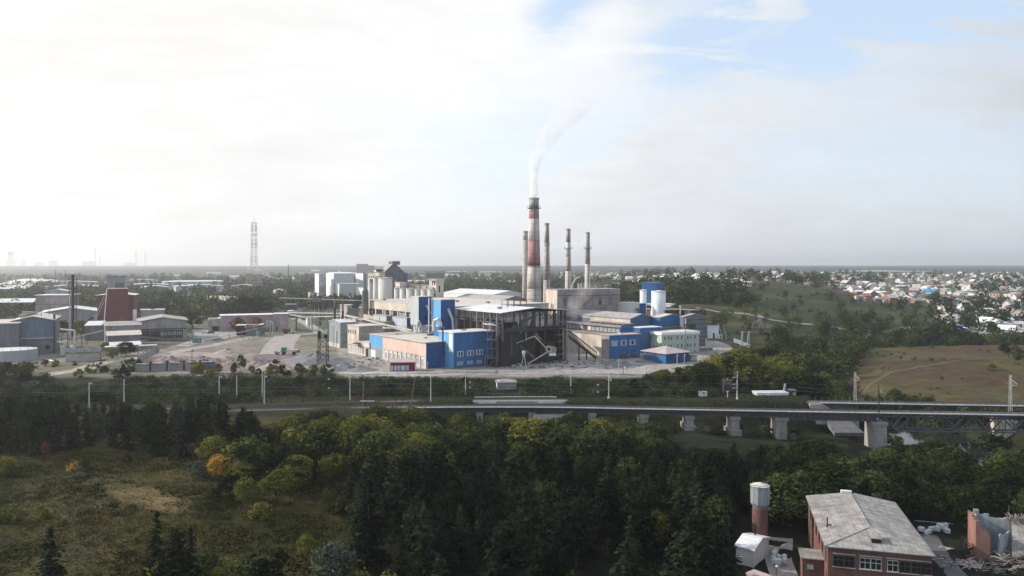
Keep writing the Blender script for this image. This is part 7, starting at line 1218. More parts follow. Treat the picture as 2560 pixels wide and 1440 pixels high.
for k in range(3): CR['p', k] = quads('crown', crown_conifer(60 + k, 12, 2.4, 17, .5, base=.28, pine=True), [LM['pine']])
for k in range(5): CR['s', k] = quads('foliage', crown_broad(70 + k, 3., 1.7, 15, 64, .29, .02), [LM['dark']])
for k in range(3): CR['f', k] = quads('crown', crown_broad(80 + k, 10, 3.6, 14, 24, .95), [LM['dark']])
def trunkmesh(h, r, m, limbs=5, seed=0):
    mb = MB(); g = random.Random(seed); p = Vector((0, 0, -.8)); 
    for k in range(4): q = Vector((g.uniform(-.2, .2), g.uniform(-.2, .2), -.8 + (h * .86 + .8) * (k + 1) / 4)); mb.tube(p, q, r * (1 - .22 * k), m, 7, r * (1 - .22 * (k + 1))); p = q
    for k in range(limbs): z = h * g.uniform(.3, .75); a = g.uniform(0, 6.28); l_ = h * .2; mb.tube((0, 0, z), (math.cos(a) * l_, math.sin(a) * l_, z + l_ * .7), r * .4, m, 5, r * .12)
    me = mb.build('trunk'); d = me.data; bpy.data.objects.remove(me); return d
TR = {'b': trunkmesh(10, .2, 'bark', 3, 1), 't': trunkmesh(13, .14, 'bark', 2, 2), 'c': trunkmesh(12, .18, 'bark', 0, 3), 'p': trunkmesh(12, .19, 'bark', 3, 4), 's': trunkmesh(2.6, .07, 'bark', 5, 5), 'f': trunkmesh(10, .25, 'bark', 3, 6)}
HT = {'b': 10., 't': 13., 'c': 12., 'p': 12., 's': 3., 'f': 10.}
KN = {'b': 'broadleaf_tree', 't': 'birch_tree', 'c': 'spruce_tree', 'p': 'pine_tree', 's': 'shrub', 'f': 'broadleaf_tree'}
KW = {'b': 'broadleaf tree', 't': 'slender birch-like tree', 'c': 'spruce', 'p': 'pine', 's': 'shrub', 'f': 'broadleaf tree'}
CW = {'spruce': 'nearly black', 'pine': 'deep green', 'dark': 'dark green', 'green': 'mid green', 'olive': 'yellow-green', 'yellow': 'golden orange', 'rust': 'reddish brown', 'silver': 'silvery green'}
NT = {}
def tree(k, x, y, h, leaf, where, label=None, wide=1., z=None):
    z = T(x, y) - .1 if z is None else z; s = h / HT[k]; v = rnd.randrange({'b': 5, 't': 3, 'c': 5, 'p': 3, 's': 5, 'f': 3}[k]); lw = leaf
    sz = 'low' if (h < 4 and k != 's') or h < 1.6 else ('tall' if h > 11 or (k == 's' and h > 3.2) else 'medium-sized')
    label = label or f'{sz} {CW[leaf]} {KW[k]} {where}'
    o = empty(KN[k], label, 'shrub' if k == 's' else 'tree', (x, y, z), rnd.uniform(0, 6.28), label); ws = wide * rnd.uniform(.88, 1.15); o.scale = (s * ws, s * ws, s)
    c = bpy.data.objects.new('foliage' if k == 's' else 'crown', CR[k, v]); col.objects.link(c); c.parent = o; c.material_slots[0].link = 'OBJECT'; c.material_slots[0].material = LM[leaf]
    t = bpy.data.objects.new('stem' if k == 's' else 'trunk', TR[k]); col.objects.link(t); t.parent = o; NT[k] = NT.get(k, 0) + 1; return o
SKY1 = [(-100, 985), (60, 990), (130, 980), (200, 1005), (300, 1002), (350, 1020), (380, 998), (420, 1012), (440, 990), (480, 978), (510, 976), (545, 990), (570, 992), (600, 1008), (640, 1035), (660, 1052), (700, 1042), (760, 1028), (815, 1012), (850, 1035), (880, 1038), (905, 1040), (925, 1012), (950, 1002), (1010, 1003), (1040, 1010), (1075, 1018), (1110, 1042), (1160, 1024), (1180, 1004), (1200, 1036), (1230, 1040), (1262, 1026), (1300, 1046), (1400, 1040), (1425, 1020), (1450, 1024), (1500, 1040), (1560, 1046), (1640, 1056), (1680, 1090), (1740, 1140), (1850, 1140), (1960, 1128), (1990, 1100), (2060, 1096), (2110, 1130), (2190, 1146), (2225, 1108), (2300, 1110), (2330, 1104), (2370, 1100), (2412, 1130), (2432, 1166), (2472, 1170), (2492, 1122), (2560, 1096), (2800, 1080)]
def capz(px, Y, tab): return CZ - (pw(tab, px) - HY) * Y / F
def front_ok(px, Y):
    """trees stay off the meadow and clear of the foreground buildings"""
    if Y < pw([(-100, 190), (330, 192), (450, 188), (520, 178), (600, 168), (780, 165), (850, 140), (870, 118), (900, 60)], px): return False
    if 1815 < px < 2385 and 108 < Y < 160: return False
    if 1900 < px < 2700 and Y < 160 and not (2380 < px and Y > 146): return False
    if 2260 < px < 2410 and Y < 172: return False
    x = (px - HX) / F * Y
    if abs(x - river_x(Y)) < 16: return False
    if 1660 < px < 1960 and 232 < Y < 262: return False
    return True
def scatter(n, px0, px1, Y0, Y1, kinds, leaves, hs, where, tab, ok=front_ok, mind=3., wide=1.15, jit=30, hmin=2.2):
    pts = []; tries = 0
    while len(pts) < n and tries < n * 25:
        tries += 1; Y = math.sqrt(rnd.uniform(Y0 * Y0, Y1 * Y1)); px = rnd.uniform(px0, px1)
        if not ok(px, Y): continue
        x = (px - HX) / F * Y
        if any((x - a) ** 2 + (Y - b) ** 2 < mind * mind for a, b in pts): continue
        k = rnd.choice(kinds); g = T(x, Y); zm = CZ - (pw(tab, px) + abs(rnd.gauss(0, jit)) - HY) * Y / F if tab else 99
        h = min(rnd.uniform(*hs), zm - g)
        if h < hmin: continue
        pts.append((x, Y)); k = k if h > 3.6 or k == 's' else 's'
        tree(k, x, Y, h, rnd.choice(leaves) if k not in 'cp' else rnd.choice(['spruce', 'spruce', 'pine']), where, wide=wide if k not in 'cp' else wide * .95)
# left conifer band beyond the meadow
scatter(120, -60, 650, 190, 240, 'cccpct', ['dark', 'dark', 'green'], (11, 16.5), 'in the conifer band beyond the meadow', SKY1, mind=3.2, wide=1.1, jit=26)
scatter(46, -60, 560, 236, 249, 'cptc', ['dark', 'green'], (6, 9), 'on the near bank of the left railway curve', SKY1, mind=2.6, jit=8)
# yellow-green trees between meadow and track
scatter(34, 650, 880, 200, 240, 'bbbtb', ['olive', 'olive', 'green', 'dark'], (7, 11), 'between the meadow corner and the railway', SKY1, mind=3.4, wide=1.25, jit=16)
scatter(22, 520, 860, 166, 200, 'bbbst', ['olive', 'dark', 'green'], (5, 8), 'in the thicket at the right edge of the meadow', SKY1, mind=3.6, wide=1.3)
scatter(36, 890, 1120, 178, 240, 'bbbt', ['olive', 'green', 'green', 'olive'], (8, 12), 'in the bright clump below the start of the bridge', SKY1, mind=4.0, wide=1.4, jit=12)
scatter(74, 1120, 1690, 200, 248, 'bbtcbt', ['olive', 'green', 'green', 'dark', 'green'], (7, 12), 'in front of the middle of the bridge', SKY1, mind=3.6, wide=1.5, jit=7)
# the dark mass in the middle
scatter(120, 860, 1860, 88, 200, 'cccpct', ['dark', 'dark', 'dark', 'green'], (10, 15), 'in the dark foreground forest', [(0, 1080), (2560, 1080)], mind=4.2, wide=1.3)
scatter(80, 1560, 2000, 150, 232, 'btcp', ['dark', 'green', 'dark', 'dark'], (6, 10.5), 'between the water tower and the bridge piers', [(1500, 1070), (1640, 1080), (1700, 1115), (2000, 1105)], mind=3.8, wide=1.4)
scatter(78, 1960, 2640, 161, 232, 'bbtt', ['dark', 'green', 'dark', 'green'], (7, 12), 'on the river bank behind the brick building', SKY1, mind=4.0, wide=1.5, jit=14)
scatter(34, 2200, 2480, 200, 262, 'bbt', ['dark', 'dark', 'green'], (7, 13), 'on the near river bank under the bridge span', SKY1, lambda px, Y: 14 < river_x(Y) - (px - HX) / F * Y < 30 or (Y < 226 and abs(river_x(Y) - (px - HX) / F * Y) > 12), 3.2, 1.4, 5)
scatter(40, 2200, 2700, 255, 305, 'bsbt', ['dark', 'dark', 'green', 'olive'], (4, 8), 'on the far river bank behind the bridge', [(0, 1012), (3000, 1012)], lambda px, Y: abs(river_x(Y) - (px - HX) / F * Y) > 13 and abs(Y - 268) > 7, 3.4, 1.4, 12)
scatter(30, 2120, 2330, 286, 335, 'bbt', ['dark', 'green'], (5, 9), 'at the river bend behind the far bridge', [(0, 985), (3000, 985)], lambda px, Y: abs(river_x(Y) - (px - HX) / F * Y) > 11, 3.6, 1.4, 14)
scatter(26, 1450, 2000, 249, 260, 'sss', ['dark', 'green', 'silver'], (1.6, 3), 'under the railway bridge deck', None, lambda px, Y: all(abs(px - a) > 16 for a in (1607, 1720, 1832, 1947)), 2.6, 1.2, 5, 1)
# slope between railway and works
SKY2 = [(-100, 905), (60, 905), (110, 925), (160, 960), (250, 950), (330, 938), (600, 925), (700, 938), (760, 925), (830, 934), (1000, 938), (1220, 942), (1240, 985), (1300, 985), (1310, 948), (1400, 935), (1500, 948), (1600, 940), (1640, 925), (1700, 918), (1760, 900), (1830, 868), (1880, 855), (1930, 862), (1990, 880), (2040, 900), (2085, 925), (2110, 965), (2160, 968), (2190, 955), (2240, 968), (2300, 985), (2800, 1000)]
ok2 = lambda px, Y: True
scatter(50, -60, 1740, 281, 300, 'sssb', ['dark', 'dark', 'green', 'silver', 'dark'], (2.2, 4.6), 'on the slope between the railway and the works fence', SKY2, ok2, 2.4, 1.2, 10, 1.2)
NOTRK = lambda px, Y: abs(Y - pw([(a / b * F + HX, b) for a, b in FARL], px)) > 3 and abs(Y - pw([(a / b * F + HX, b) for a, b in NEAR], px)) > 3
scatter(46, -60, 630, 262, 281, 'stc', ['dark', 'dark', 'green'], (2.6, 6), 'beside the far track at the left', [(-100, 965), (150, 972), (340, 978), (440, 1000), (560, 975), (700, 985)], NOTRK, 2.3, 1.3, 8, 1.4)
scatter(18, 400, 860, 106, 122, 'stc', ['dark', 'dark', 'green', 'olive'], (2.5, 6.5), 'along the dark bottom edge of the meadow', [(400, 1340), (560, 1375), (700, 1370), (860, 1330)], lambda px, Y: True, 3, 1.3, 14, 1.2)
scatter(12, -60, 380, 104, 110, 'sc', ['dark', 'spruce', 'olive'], (2.0, 6), 'at the bottom left edge of the meadow', [(-60, 1370), (380, 1390)], lambda px, Y: True, 3, 1.3, 14, 1.0)
scatter(16, -60, 115, 300, 330, 'b', ['dark', 'green', 'olive'], (7, 11), 'in the dark clump left of the access road', SKY2, ok2, 4, 1.3, 8)
scatter(20, 470, 840, 303, 316, 'sb', ['green', 'olive', 'dark'], (2.4, 5), 'along the fence before the ore heaps', [(0, 890), (2560, 890)], ok2, 3, 1.1, 14, 1.4)
scatter(30, 1560, 1780, 296, 318, 'bbs', ['dark', 'green', 'olive'], (4, 8), 'in front of the pale sand heap', SKY2, ok2, 3.2, 1.2, 8)
scatter(62, 1750, 2100, 292, 375, 'bbbb', ['olive', 'green', 'olive', 'dark'], (9, 16), 'on the wooded spur right of the offices', SKY2, lambda px, Y: Y < pw([(1750, 320), (1830, 372), (2200, 380)], px), 4.4, 1.35, 10)
scatter(20, 1960, 2320, 292, 330, 'b', ['dark', 'green'], (5, 9), 'on the lower edge of the brown field', SKY2, lambda px, Y: px < 2180 or rnd.random() < .3, 4, 1.2, 10)
scatter(9, 2380, 2640, 330, 470, 'fs', ['dark', 'green', 'olive'], (3, 7), 'scattered on the brown field', None, ok2, 8, 1.2, hmin=1)
scatter(36, -60, 520, 300, 346, 'sbs', ['dark', 'green', 'olive', 'dark'], (2, 4.5), 'among the weeds below the left works', [(0, 893), (2560, 893)], lambda px, Y: not (40 < px < 300 and abs(HY + 44 * F / Y - pw([(40, 955), (110, 938), (200, 925), (300, 900)], px)) < 14) and not (325 < px < 545 and Y < 335), 3, 1.2, 14, 1)
# named single trees (px, foot row, ground height handled by T, height)
def single(px, pyfoot, h, k, leaf, label, wide=1.2, Y=None):
    if Y is None:
        Y = 100.
        while HY + (CZ - T((px - HX) / F * Y, Y)) * F / Y > pyfoot and Y < 3000: Y *= 1.004
    tree(k, (px - HX) / F * Y, Y, h, leaf, '', label, wide)
single(548, 1200, 5.6, 'b', 'yellow', 'bright golden orange tree at the right edge of the meadow', 1.25); single(600, 1210, 4.8, 'b', 'olive', 'yellow-green bushy tree right of the golden one', 1.5); single(570, 1245, 4.6, 's', 'spruce', 'round almost black bush below the golden tree', 1.2)
single(492, 1195, 3.6, 's', 'silver', 'rounded grey-green bush left of the golden tree', 1.2); single(615, 1270, 6, 'b', 'olive', 'broad yellow-green tree nearest the meadow middle', 1.4); single(690, 1255, 6.5, 'b', 'olive', 'wide yellow-green tree at the thicket corner', 1.6); single(650, 1300, 3.2, 's', 'olive', 'small yellowish bush in front of the thicket', 1.1)
single(735, 1235, 6.5, 'b', 'olive', 'yellow-green tree at the back of the thicket', 1.4); single(820, 1285, 5.2, 't', 'green', 'slim pale green sapling on the small lawn', 1.2); single(182, 1180, 2.4, 's', 'yellow', 'small yellow bush at the back edge of the meadow', 1.0); single(215, 1175, 2.5, 's', 'dark', 'dark bush beside the small yellow bush', 1.1)
single(12, 1190, 4.6, 'b', 'olive', 'yellow-green tree cut by the left edge at the meadow'); single(115, 1150, 4.6, 't', 'rust', 'reddish brown bare-looking tree before the conifer band', 1.0); single(100, 1298, 2.6, 's', 'olive', 'small yellowish shrub in the left meadow, right of two'); single(25, 1305, 3, 's', 'olive', 'yellowish shrub in the left meadow, near the left edge')
single(318, 1160, 2.2, 's', 'spruce', 'tiny dark fir at the back of the meadow', .8); single(195, 1195, 1.3, 's', 'silver', 'low grey mound bush on the meadow', 2.0); single(530, 1275, 1.2, 's', 'dark', 'low dark bush alone in the middle meadow', 1.8); single(285, 1270, 1.0, 's', 'dark', 'little dark tuft bush on the meadow', 1.5)
single(125, 1440, 12, 'c', 'spruce', 'dark spruce at the bottom left corner', 1.15, 108); single(392, 1440, 13.2, 'c', 'spruce', 'taller dark spruce at the bottom, left of three', 1.1, 112); single(440, 1440, 11.3, 'p', 'spruce', 'dark pine in the bottom group, right of the tall spruce', 1.0, 110); single(476, 1440, 10.6, 'c', 'spruce', 'dark spruce at the right of the bottom group', 1.2, 113)
single(330, 1440, 4, 't', 'green', 'small light birch at the bottom, before the spruce group', 1.2, 106); single(415, 1440, 6, 't', 'olive', 'yellowish young birch at the foot of the spruce group', 1.1, 106); single(830, 1440, 8.4, 'b', 'silver', 'willow-like grey-green tree bottom centre-left', 1.1, 116); single(765, 1400, 4.2, 'b', 'olive', 'small olive tree above the willow-like tree'); single(560, 1420, 2.6, 's', 'olive', 'yellowish bush low in the meadow', 1.6, 120)
single(968, 1440, 12, 't', 'olive', 'tall light olive birch standing out at the bottom of the dark forest', 1.1, 104); single(1205, 1110, 6.5, 'b', 'yellow', 'orange-yellow tree in front of the bridge', 1.1, 226); single(1260, 1110, 6, 'b', 'olive', 'yellow-green tree right of the orange-yellow one', 1.2, 224); single(730, 1125, 6.5, 'b', 'olive', 'big round olive tree right of the conifer band', 1.5, 196)
single(1560, 1440, 8.2, 'b', 'olive', 'olive tree crown at the very bottom, left one', 1.5, 98); single(1690, 1440, 7.4, 'b', 'green', 'green tree crown at the very bottom near the pump house', 1.4, 98); single(1885, 1440, 8.0, 'b', 'olive', 'olive green round tree before the pump house', 1.3, 112); single(1850, 1440, 6, 'b', 'olive', 'yellowish tree at the bottom left of the pump house', 1.4, 104); single(1925, 1440, 5.5, 's', 'rust', 'brownish bush at the bottom by the grey store', 1.3, 106)
single(2000, 1440, 7.5, 'b', 'dark', 'dark tree against the left corner of the brick building', 1.0, 113); single(1700, 1230, 9, 't', 'olive', 'bright yellow-green pointed tree amid the dark forest', 1.0, 152); single(1640, 1250, 8, 'b', 'olive', 'yellowish round tree left of the bright pointed tree', 1.0, 150); single(1815, 1230, 8.4, 't', 'green', 'slim light tree left of the water tower', .9, 158); single(1765, 1400, 5.4, 'b', 'olive', 'small olive tree left of the pump house', 1.2, 138)
single(603, 930, 7, 'b', 'olive', 'light yellow-green tree before the mauve ore heaps', .9, 317); single(315, 905, 7, 'b', 'dark', 'dark roadside tree above the access road, right one', 1.5, 372); single(280, 915, 6, 'b', 'olive', 'olive roadside tree above the access road, left one', 1.3, 358); single(262, 880, 4, 'b', 'olive', 'yellow-green tree beside the stepped lean-tos', 1.2, 400); single(312, 800, 11, 'b', 'rust', 'round brownish tree in front of the flared red tower', 1.3, 480)
single(200, 845, 10, 'b', 'olive', 'yellow-green tree right of the lattice stack', 1.0, 470); single(158, 835, 10, 'b', 'dark', 'dark tree left of the lattice stack', 1.1, 480); single(440, 800, 9, 'f', 'rust', 'brownish tree mass behind the wide gabled shed, left', 1.7, 540); single(480, 800, 11, 'f', 'dark', 'dark tree mass behind the wide gabled shed, right', 1.8, 530); single(595, 795, 9, 'f', 'rust', 'brownish tree growing over the mauve building, left', 1.4, 512); single(640, 795, 9, 'f', 'rust', 'brownish tree growing over the mauve building, right', 1.3, 512)
for k, px in enumerate((606, 624, 641, 655)): single(px, 770, 18 - 2 * (k % 2), 'f', 'dark', 'big dark tree clump beyond the ruin, %s' % ('leftmost crown', 'tallest left crown', 'middle right crown', 'rightmost crown')[k], 1.4, 640 + 8 * k)
for k, px in enumerate((1131, 1152, 1164, 1176, 1186, 1196, 1212)): single(px, 752, 9 - (k % 3), 'f' if k % 2 else 'p', 'green' if k % 2 else 'pine', 'small tree before the white warehouse, ' + ('leftmost and alone', 'second from the left', 'third, darker', 'middle one', 'third from the right', 'taller one', 'rightmost')[k], 1.0, 600)
for k, (px, Y, h) in enumerate(((775, 575, 5), (800, 560, 3), (730, 640, 4), (590, 660, 8), (450, 640, 9), (405, 650, 8), (375, 600, 7), (420, 800, 18), (490, 780, 12), (40, 690, 10), (10, 680, 9), (70, 700, 8), (230, 560, 6))): single(px, 0, h, 'f', 'dark' if k % 2 else 'green', 'tree in the left works area, ' + ('dark bush by the white hut', 'low bush in the open yard', 'bush by the black-fronted shed', 'pale crown left of the big clump', 'crown among the weeds behind the flat block', 'crown left of the low white store', 'bush behind the red hall', 'tall round crown before the blue arched hall', 'crown right of the tall round one', 'crown behind the low blue hall', 'crown at the far left edge', 'crown beside the panelled block', 'bush beside the dark red hall')[k], 1.3, Y)
# hillside and plain trees as individuals near, the rest as one woodland mass
def mass(name, pts, s, nl, mats_, r0=.32, lbl=None):
    Q = []; M_ = []
    for x, y, z, h, m in pts:
        nq = nl; d = rg.normal(0, 1, (nq, 3)); d /= np.linalg.norm(d, axis=1, keepdims=True); d[:, 2] = d[:, 2] * .9 + .1; lob = rg.normal(0, .18, (5, 3)); lobe = lob[rg.integers(0, 5, nq)]
        C = np.array([x, y, z + h * .52]) + (d * rg.uniform(.6, 1.05, (nq, 1)) + lobe * 1.6) * np.array([h * r0 * 1.15, h * r0 * 1.15, h * .46]); d[:, 2] += .3; Q.append(leaf_quads(rg, C, d, s * h, 1.1, .4)); M_ += [m] * nq
    o = bpy.data.objects.new(name, quads(name, np.concatenate(Q), mats_, M_)); col.objects.link(o); tag(o, lbl, kind='stuff'); return o
FARB = [(xl, max(xr, xf + 12), 33.5 * F / (yt - HY) + 20) for l_, xl, xf, xr, yt, Y, wl, a_ in far]
pts = []
while len(pts) < 5200:
    px, py = rnd.uniform(-150, 2720), 668 + 195 * rnd.random() ** 1.7; q = drop(px, py, 560, 7000)
    if not q: continue
    x, y, z = q
    if px < 1840 and y < 660: continue
    if px < 1300 and y < 760 and px > 640: continue
    if 1780 < px < 2330 and 712 < py < 850 and rnd.random() < .8: continue
    if (1090 < px < 1310 and y < 1080) or (765 < px < 945 and 860 < y < 1150): continue
    if px < 640 and any(a - 8 < px < b_ + 8 and abs(y - Yb) < 60 for a, b_, Yb in FARB): continue
    dens = noise.noise((x * .006, y * .003, 9)) + .25 * noise.noise((x * .03, y * .02, 2))
    if y > 2500 or dens < (-.22 if px < 1350 else -.02): continue
    if px > 2080 and py > 688 and rnd.random() < .8: continue
    if 1380 < px < 2080 and py < 706 and rnd.random() < .5: continue
    pts.append((x, y, z - .5, rnd.uniform(6, 12) * (1 + min(1.2, y / 4000)), 0 if rnd.random() < .7 else 1))
W2 = []
n = 0
while n < 90:
    px, py = rnd.uniform(1500, 2330), rnd.uniform(712, 850); q = drop(px, py, 480, 1100)
    if not q or (px < 1780 and q[1] < 560) or (1850 < px < 2150 and rnd.random() < .6): continue
    W2.append((q[0], q[1], q[2] - .4, rnd.uniform(5, 10), 0 if rnd.random() < .7 else 1)); n += 1
for _ in range(130):
    Y = rnd.uniform(380, 520); px = rnd.uniform(1920, 2190); x = (px - HX) / F * Y
    if px < pw([(380, 2110), (520, 2200)], Y): W2.append((x, Y, max(-9, T(x, Y)) - .4, rnd.uniform(8, 13), 0 if rnd.random() < .7 else 1))
for _ in range(190):
    Y = rnd.uniform(498, 612); px = rnd.uniform(2040, 2680); x = (px - HX) / F * Y; W2.append((x, Y, T(x, Y) - .4, rnd.uniform(6, 10.5), 0 if rnd.random() < .7 else 1))
WOODS2 = W2
mass('distant_woodland', pts, .26, 34, [LM['dark'], LM['green']], lbl='hazy woodland and garden trees spreading over the plain to the horizon')
mass('hillside_wood', WOODS2, .115, 170, [LM['dark'], LM['green']], lbl='dark woodland in the valley, on the hillside and behind the brown field')
pts = []
for _ in range(420):
    px, y = rnd.uniform(1600, 2330), rnd.uniform(470, 860); x = px2 = (px - HX) / F * y
    if px < 1790 and y < 600: continue
    if noise.noise((x * .02, y * .02, 1)) < .02: continue
    pts.append((x, y, T(x, y) - .3, rnd.uniform(1.5, 4), 0 if rnd.random() < .6 else 1))
for _ in range(900):
    px, y = rnd.uniform(-100, 700), rnd.uniform(470, 900); x = (px - HX) / F * y
    if noise.noise((x * .02, y * .01, 1)) < -.05 or (y < 590 and px > 80) or (500 < px < 610 and 740 < y < 850): continue
    pts.append((x, y, T(x, y) - .3, rnd.uniform(2.5, 7), 0 if rnd.random() < .4 else 1))
for _ in range(160):
    px, y = rnd.uniform(2150, 2660), rnd.uniform(320, 480); x = (px - HX) / F * y
    if noise.noise((x * .03, y * .03, 31)) > .12: pts.append((x, y, T(x, y) - .2, rnd.uniform(.8, 2.2), 0 if rnd.random() < .5 else 1))
mass('scrub', pts, .28, 36, [LM['dark'], LM['green']], .5, 'low scrub on the hillside and the waste ground')
pts = []
for _ in range(1550):
    px, y = rnd.uniform(-100, 1800), rnd.uniform(278, 302); x = (px - HX) / F * y
    if 1225 < px < 1300 and y < 291: continue
    g = T(x, y); h = min(rnd.uniform(1.5, 3.6), capz(px, y, SKY2) - g); 
    if h > .8: pts.append((x, y, g - .3, h, 0 if rnd.random() < .7 else (1 if rnd.random() < .6 else 2)))
for _ in range(760):
    px, y = rnd.uniform(850, 2640), rnd.uniform(95, 262); x = (px - HX) / F * y
    if (px > 1000 and y > 254) or not (front_ok(px, y) or (1660 < px < 1960 and y > 225)): continue
    g = T(x, y); h = min(rnd.uniform(1.2, 3.2), capz(px, y, SKY1) - g + (3 if 1660 < px < 1960 else 0))
    if h > .8: pts.append((x, y, g - .3, h, 0 if rnd.random() < .8 else 1))
for _ in range(170):
    px, y = rnd.uniform(-60, 640), rnd.uniform(187, 252); x = (px - HX) / F * y; pts.append((x, y, T(x, y) - .3, rnd.uniform(1, 2.4), 0))
for _ in range(430):
    px, y = rnd.uniform(-60, 640), rnd.uniform(262, 282)
    if NOTRK(px, y): x = (px - HX) / F * y; pts.append((x, y, T(x, y) - .3, rnd.uniform(1.2, 2.8), 0 if rnd.random() < .7 else 1))
mass('undergrowth', pts, .13, 95, [LM['dark'], LM['green'], LM['silver']], .6, 'dense undergrowth on the railway slopes and the forest floor')
# meadow grass tufts
gm = leafmat('dry_grass', (.036, .034, .010), (.092, .072, .024), .2); gm2 = leafmat('rank_grass', (.016, .022, .006), (.040, .042, .011), .2)
C = []; S = []; MI = []
while len(C) < 62000:
    y = math.sqrt(rnd.uniform(104 ** 2, 195 ** 2)); px = rnd.uniform(-80, 900); x = (px - HX) / F * y
    if ((x + 78 + (y - 160) * 1.1) / 7) ** 2 + ((y - 159) / 9) ** 2 < 1 and rnd.random() < .8: continue
    d = noise.noise((x * .09, y * .09, 3)) + .6 * noise.noise((x * .35, y * .35, 8))
    if d < -.12 and rnd.random() < .45: continue
    C.append((x, y, T(x, y) + .12)); S.append(.26 + .55 * max(0, d) * rnd.uniform(.5, 1.4)); MI.append(1 if noise.noise((x * .06, y * .06, 11)) + rnd.gauss(0, .2) < .05 else 0)
for _ in range(14000):
    px, y = rnd.uniform(-60, 2060), rnd.uniform(261, 284); x = (px - HX) / F * y
    if 1190 < px < 1410 and y < 274: continue
    if abs(y - pw([(a / b * F + HX, b) for a, b in FARL], px)) < 2.3 or abs(y - pw([(a / b * F + HX, b) for a, b in NEAR], px)) < 2.8: continue
    C.append((x, y, T(x, y) + .08)); S.append(rnd.uniform(.25, .6)); MI.append(rnd.randrange(2))
C = np.array(C); g_ = np.random.default_rng(3); Nn = np.stack([g_.normal(-.3, .6, len(C)), g_.normal(-.2, .6, len(C)), np.full(len(C), .9)], 1); Q = leaf_quads(g_, C, Nn, np.array(S) * 1.0, 1.2, .3)
o = bpy.data.objects.new('meadow_grass', quads('meadow_grass', Q, [gm, gm2], MI)); col.objects.link(o); tag(o, 'tufted dry grass and weeds on the meadow and embankment', kind='stuff')
# low scrub humps on the meadow
pts = []
while len(pts) < 240:
    y = rnd.uniform(104, 180); px = rnd.uniform(-60, 880); x = (px - HX) / F * y
    if noise.noise((x * .07, y * .07, 20)) < .08: continue
    pts.append((x, y, T(x, y) - .15, rnd.uniform(.4, 1.1), 0 if rnd.random() < .5 else 1))
mass('meadow_scrub', pts, .22, 60, [LM['dark'], gm2], 1.0, 'low weedy humps of scrub over the meadow')
print('TREES', NT)
# ---------------------------------------------------------------- the village
for nm, c in (('roof_red', (.33, .10, .07)), ('roof_blue', (.03, .22, .50)), ('roof_green', (.06, .22, .15)), ('roof_navy', (.05, .10, .28)), ('roof_dark', (.10, .085, .085)), ('house_white', (.66, .65, .62)), ('house_brick', (.26, .15, .12)), ('house_tan', (.42, .34, .25))): mat(nm, c, var=.15)
CN = {'roof_red': 'red', 'roof_blue': 'blue', 'roof_green': 'green', 'roof_navy': 'dark blue', 'roof_dark': 'dark', 'roof_white': 'white', 'roof_pale': 'pale', 'roof_grey': 'grey', 'roof_brown': 'brown', 'house_white': 'white', 'house_brick': 'brick', 'house_tan': 'tan', 'cream_wall': 'cream', 'grey_wall': 'grey'}
HM = {}
def housemesh(w, d, h, rise, wall, roof, hip=False, detail=False):
    k = (w, d, h, rise, wall, roof, hip)
    if k in HM: return HM[k]
    x, y = w / 2, d / 2; a = MB(); a.hexa([(-x, -y, -2.5), (x, -y, -2.5), (x, y, -2.5), (-x, y, -2.5)], [(-x, -y, h), (x, -y, h), (x, y, h), (-x, y, h)], wall)
    if not hip: a.poly([(-x, -y, h), (x, -y, h), (0, -y, h + rise)], wall); a.poly([(x, y, h), (-x, y, h), (0, y, h + rise)], wall)
    r = MB(); e = .5; k_ = rise / x
    if hip: i = min(x, y) * .9; c = [(-x - e, -y - e), (x + e, -y - e), (x + e, y + e), (-x - e, y + e)]; p, q = ((0, -y + i), (0, y - i)) if y >= x else ((-x + i, 0), (x - i, 0)); r.poly([(*c[0], h), (*c[1], h), (*p, h + rise)] if y >= x else [(*c[0], h), (*c[1], h), (*q, h + rise), (*p, h + rise)], roof); r.poly([(*c[1], h), (*c[2], h), (*q, h + rise), (*p, h + rise)] if y >= x else [(*c[1], h), (*c[2], h), (*q, h + rise)], roof); r.poly([(*c[2], h), (*c[3], h), (*q, h + rise)] if y >= x else [(*c[2], h), (*c[3], h), (*p, h + rise), (*q, h + rise)], roof); r.poly([(*c[3], h), (*c[0], h), (*p, h + rise), (*q, h + rise)] if y >= x else [(*c[3], h), (*c[0], h), (*p, h + rise)], roof)
    else:
        for s_ in (-1, 1): r.hexa([(s_ * (x + e), -y - e, h - e * k_ + .02), (0, -y - e, h + rise + .02), (0, y + e, h + rise + .02), (s_ * (x + e), y + e, h - e * k_ + .02)], [(s_ * (x + e), -y - e, h - e * k_ + .25), (0, -y - e, h + rise + .25), (0, y + e, h + rise + .25), (s_ * (x + e), y + e, h - e * k_ + .25)], roof)
    wn = MB()
    for u in (-.28, .28): wn.box(u * w - .5, -y - .06, h * .35, u * w + .5, -y - .01, h * .78, 'window_dark')
    for u in (-.3, 0, .3): wn.box(-x - .06, u * d - .5, h * .35, -x - .01, u * d + .5, h * .78, 'window_dark')
    out = []
    for nm, b_ in (('wall', a), ('roof', r), ('window', wn)): o = b_.build(nm); out.append((nm, o.data)); bpy.data.objects.remove(o)
    HM[k] = out; return out
NH = 0
def house(x, y, z, rz, w, d, h, rise, wall, roof, hip, label, group, parts=True, sc_=1.0):
    global NH; NH += 1
    ms = housemesh(w, d, h, rise, wall, roof, hip); o = empty('village_house', label, 'house', (x, y, z), rz, group); o.scale = (sc_, sc_, sc_)
    for nm, me in ms:
        if nm == 'window' and not parts: continue
        c = bpy.data.objects.new(nm, me); col.objects.link(c); c.parent = o
    return o
def hlabel(wall, roof, hip, w, where, big): return f'{"large" if big else "small"} {CN[wall]}-walled house with a {CN[roof]} {"hip" if hip else "gable"} roof {where}'
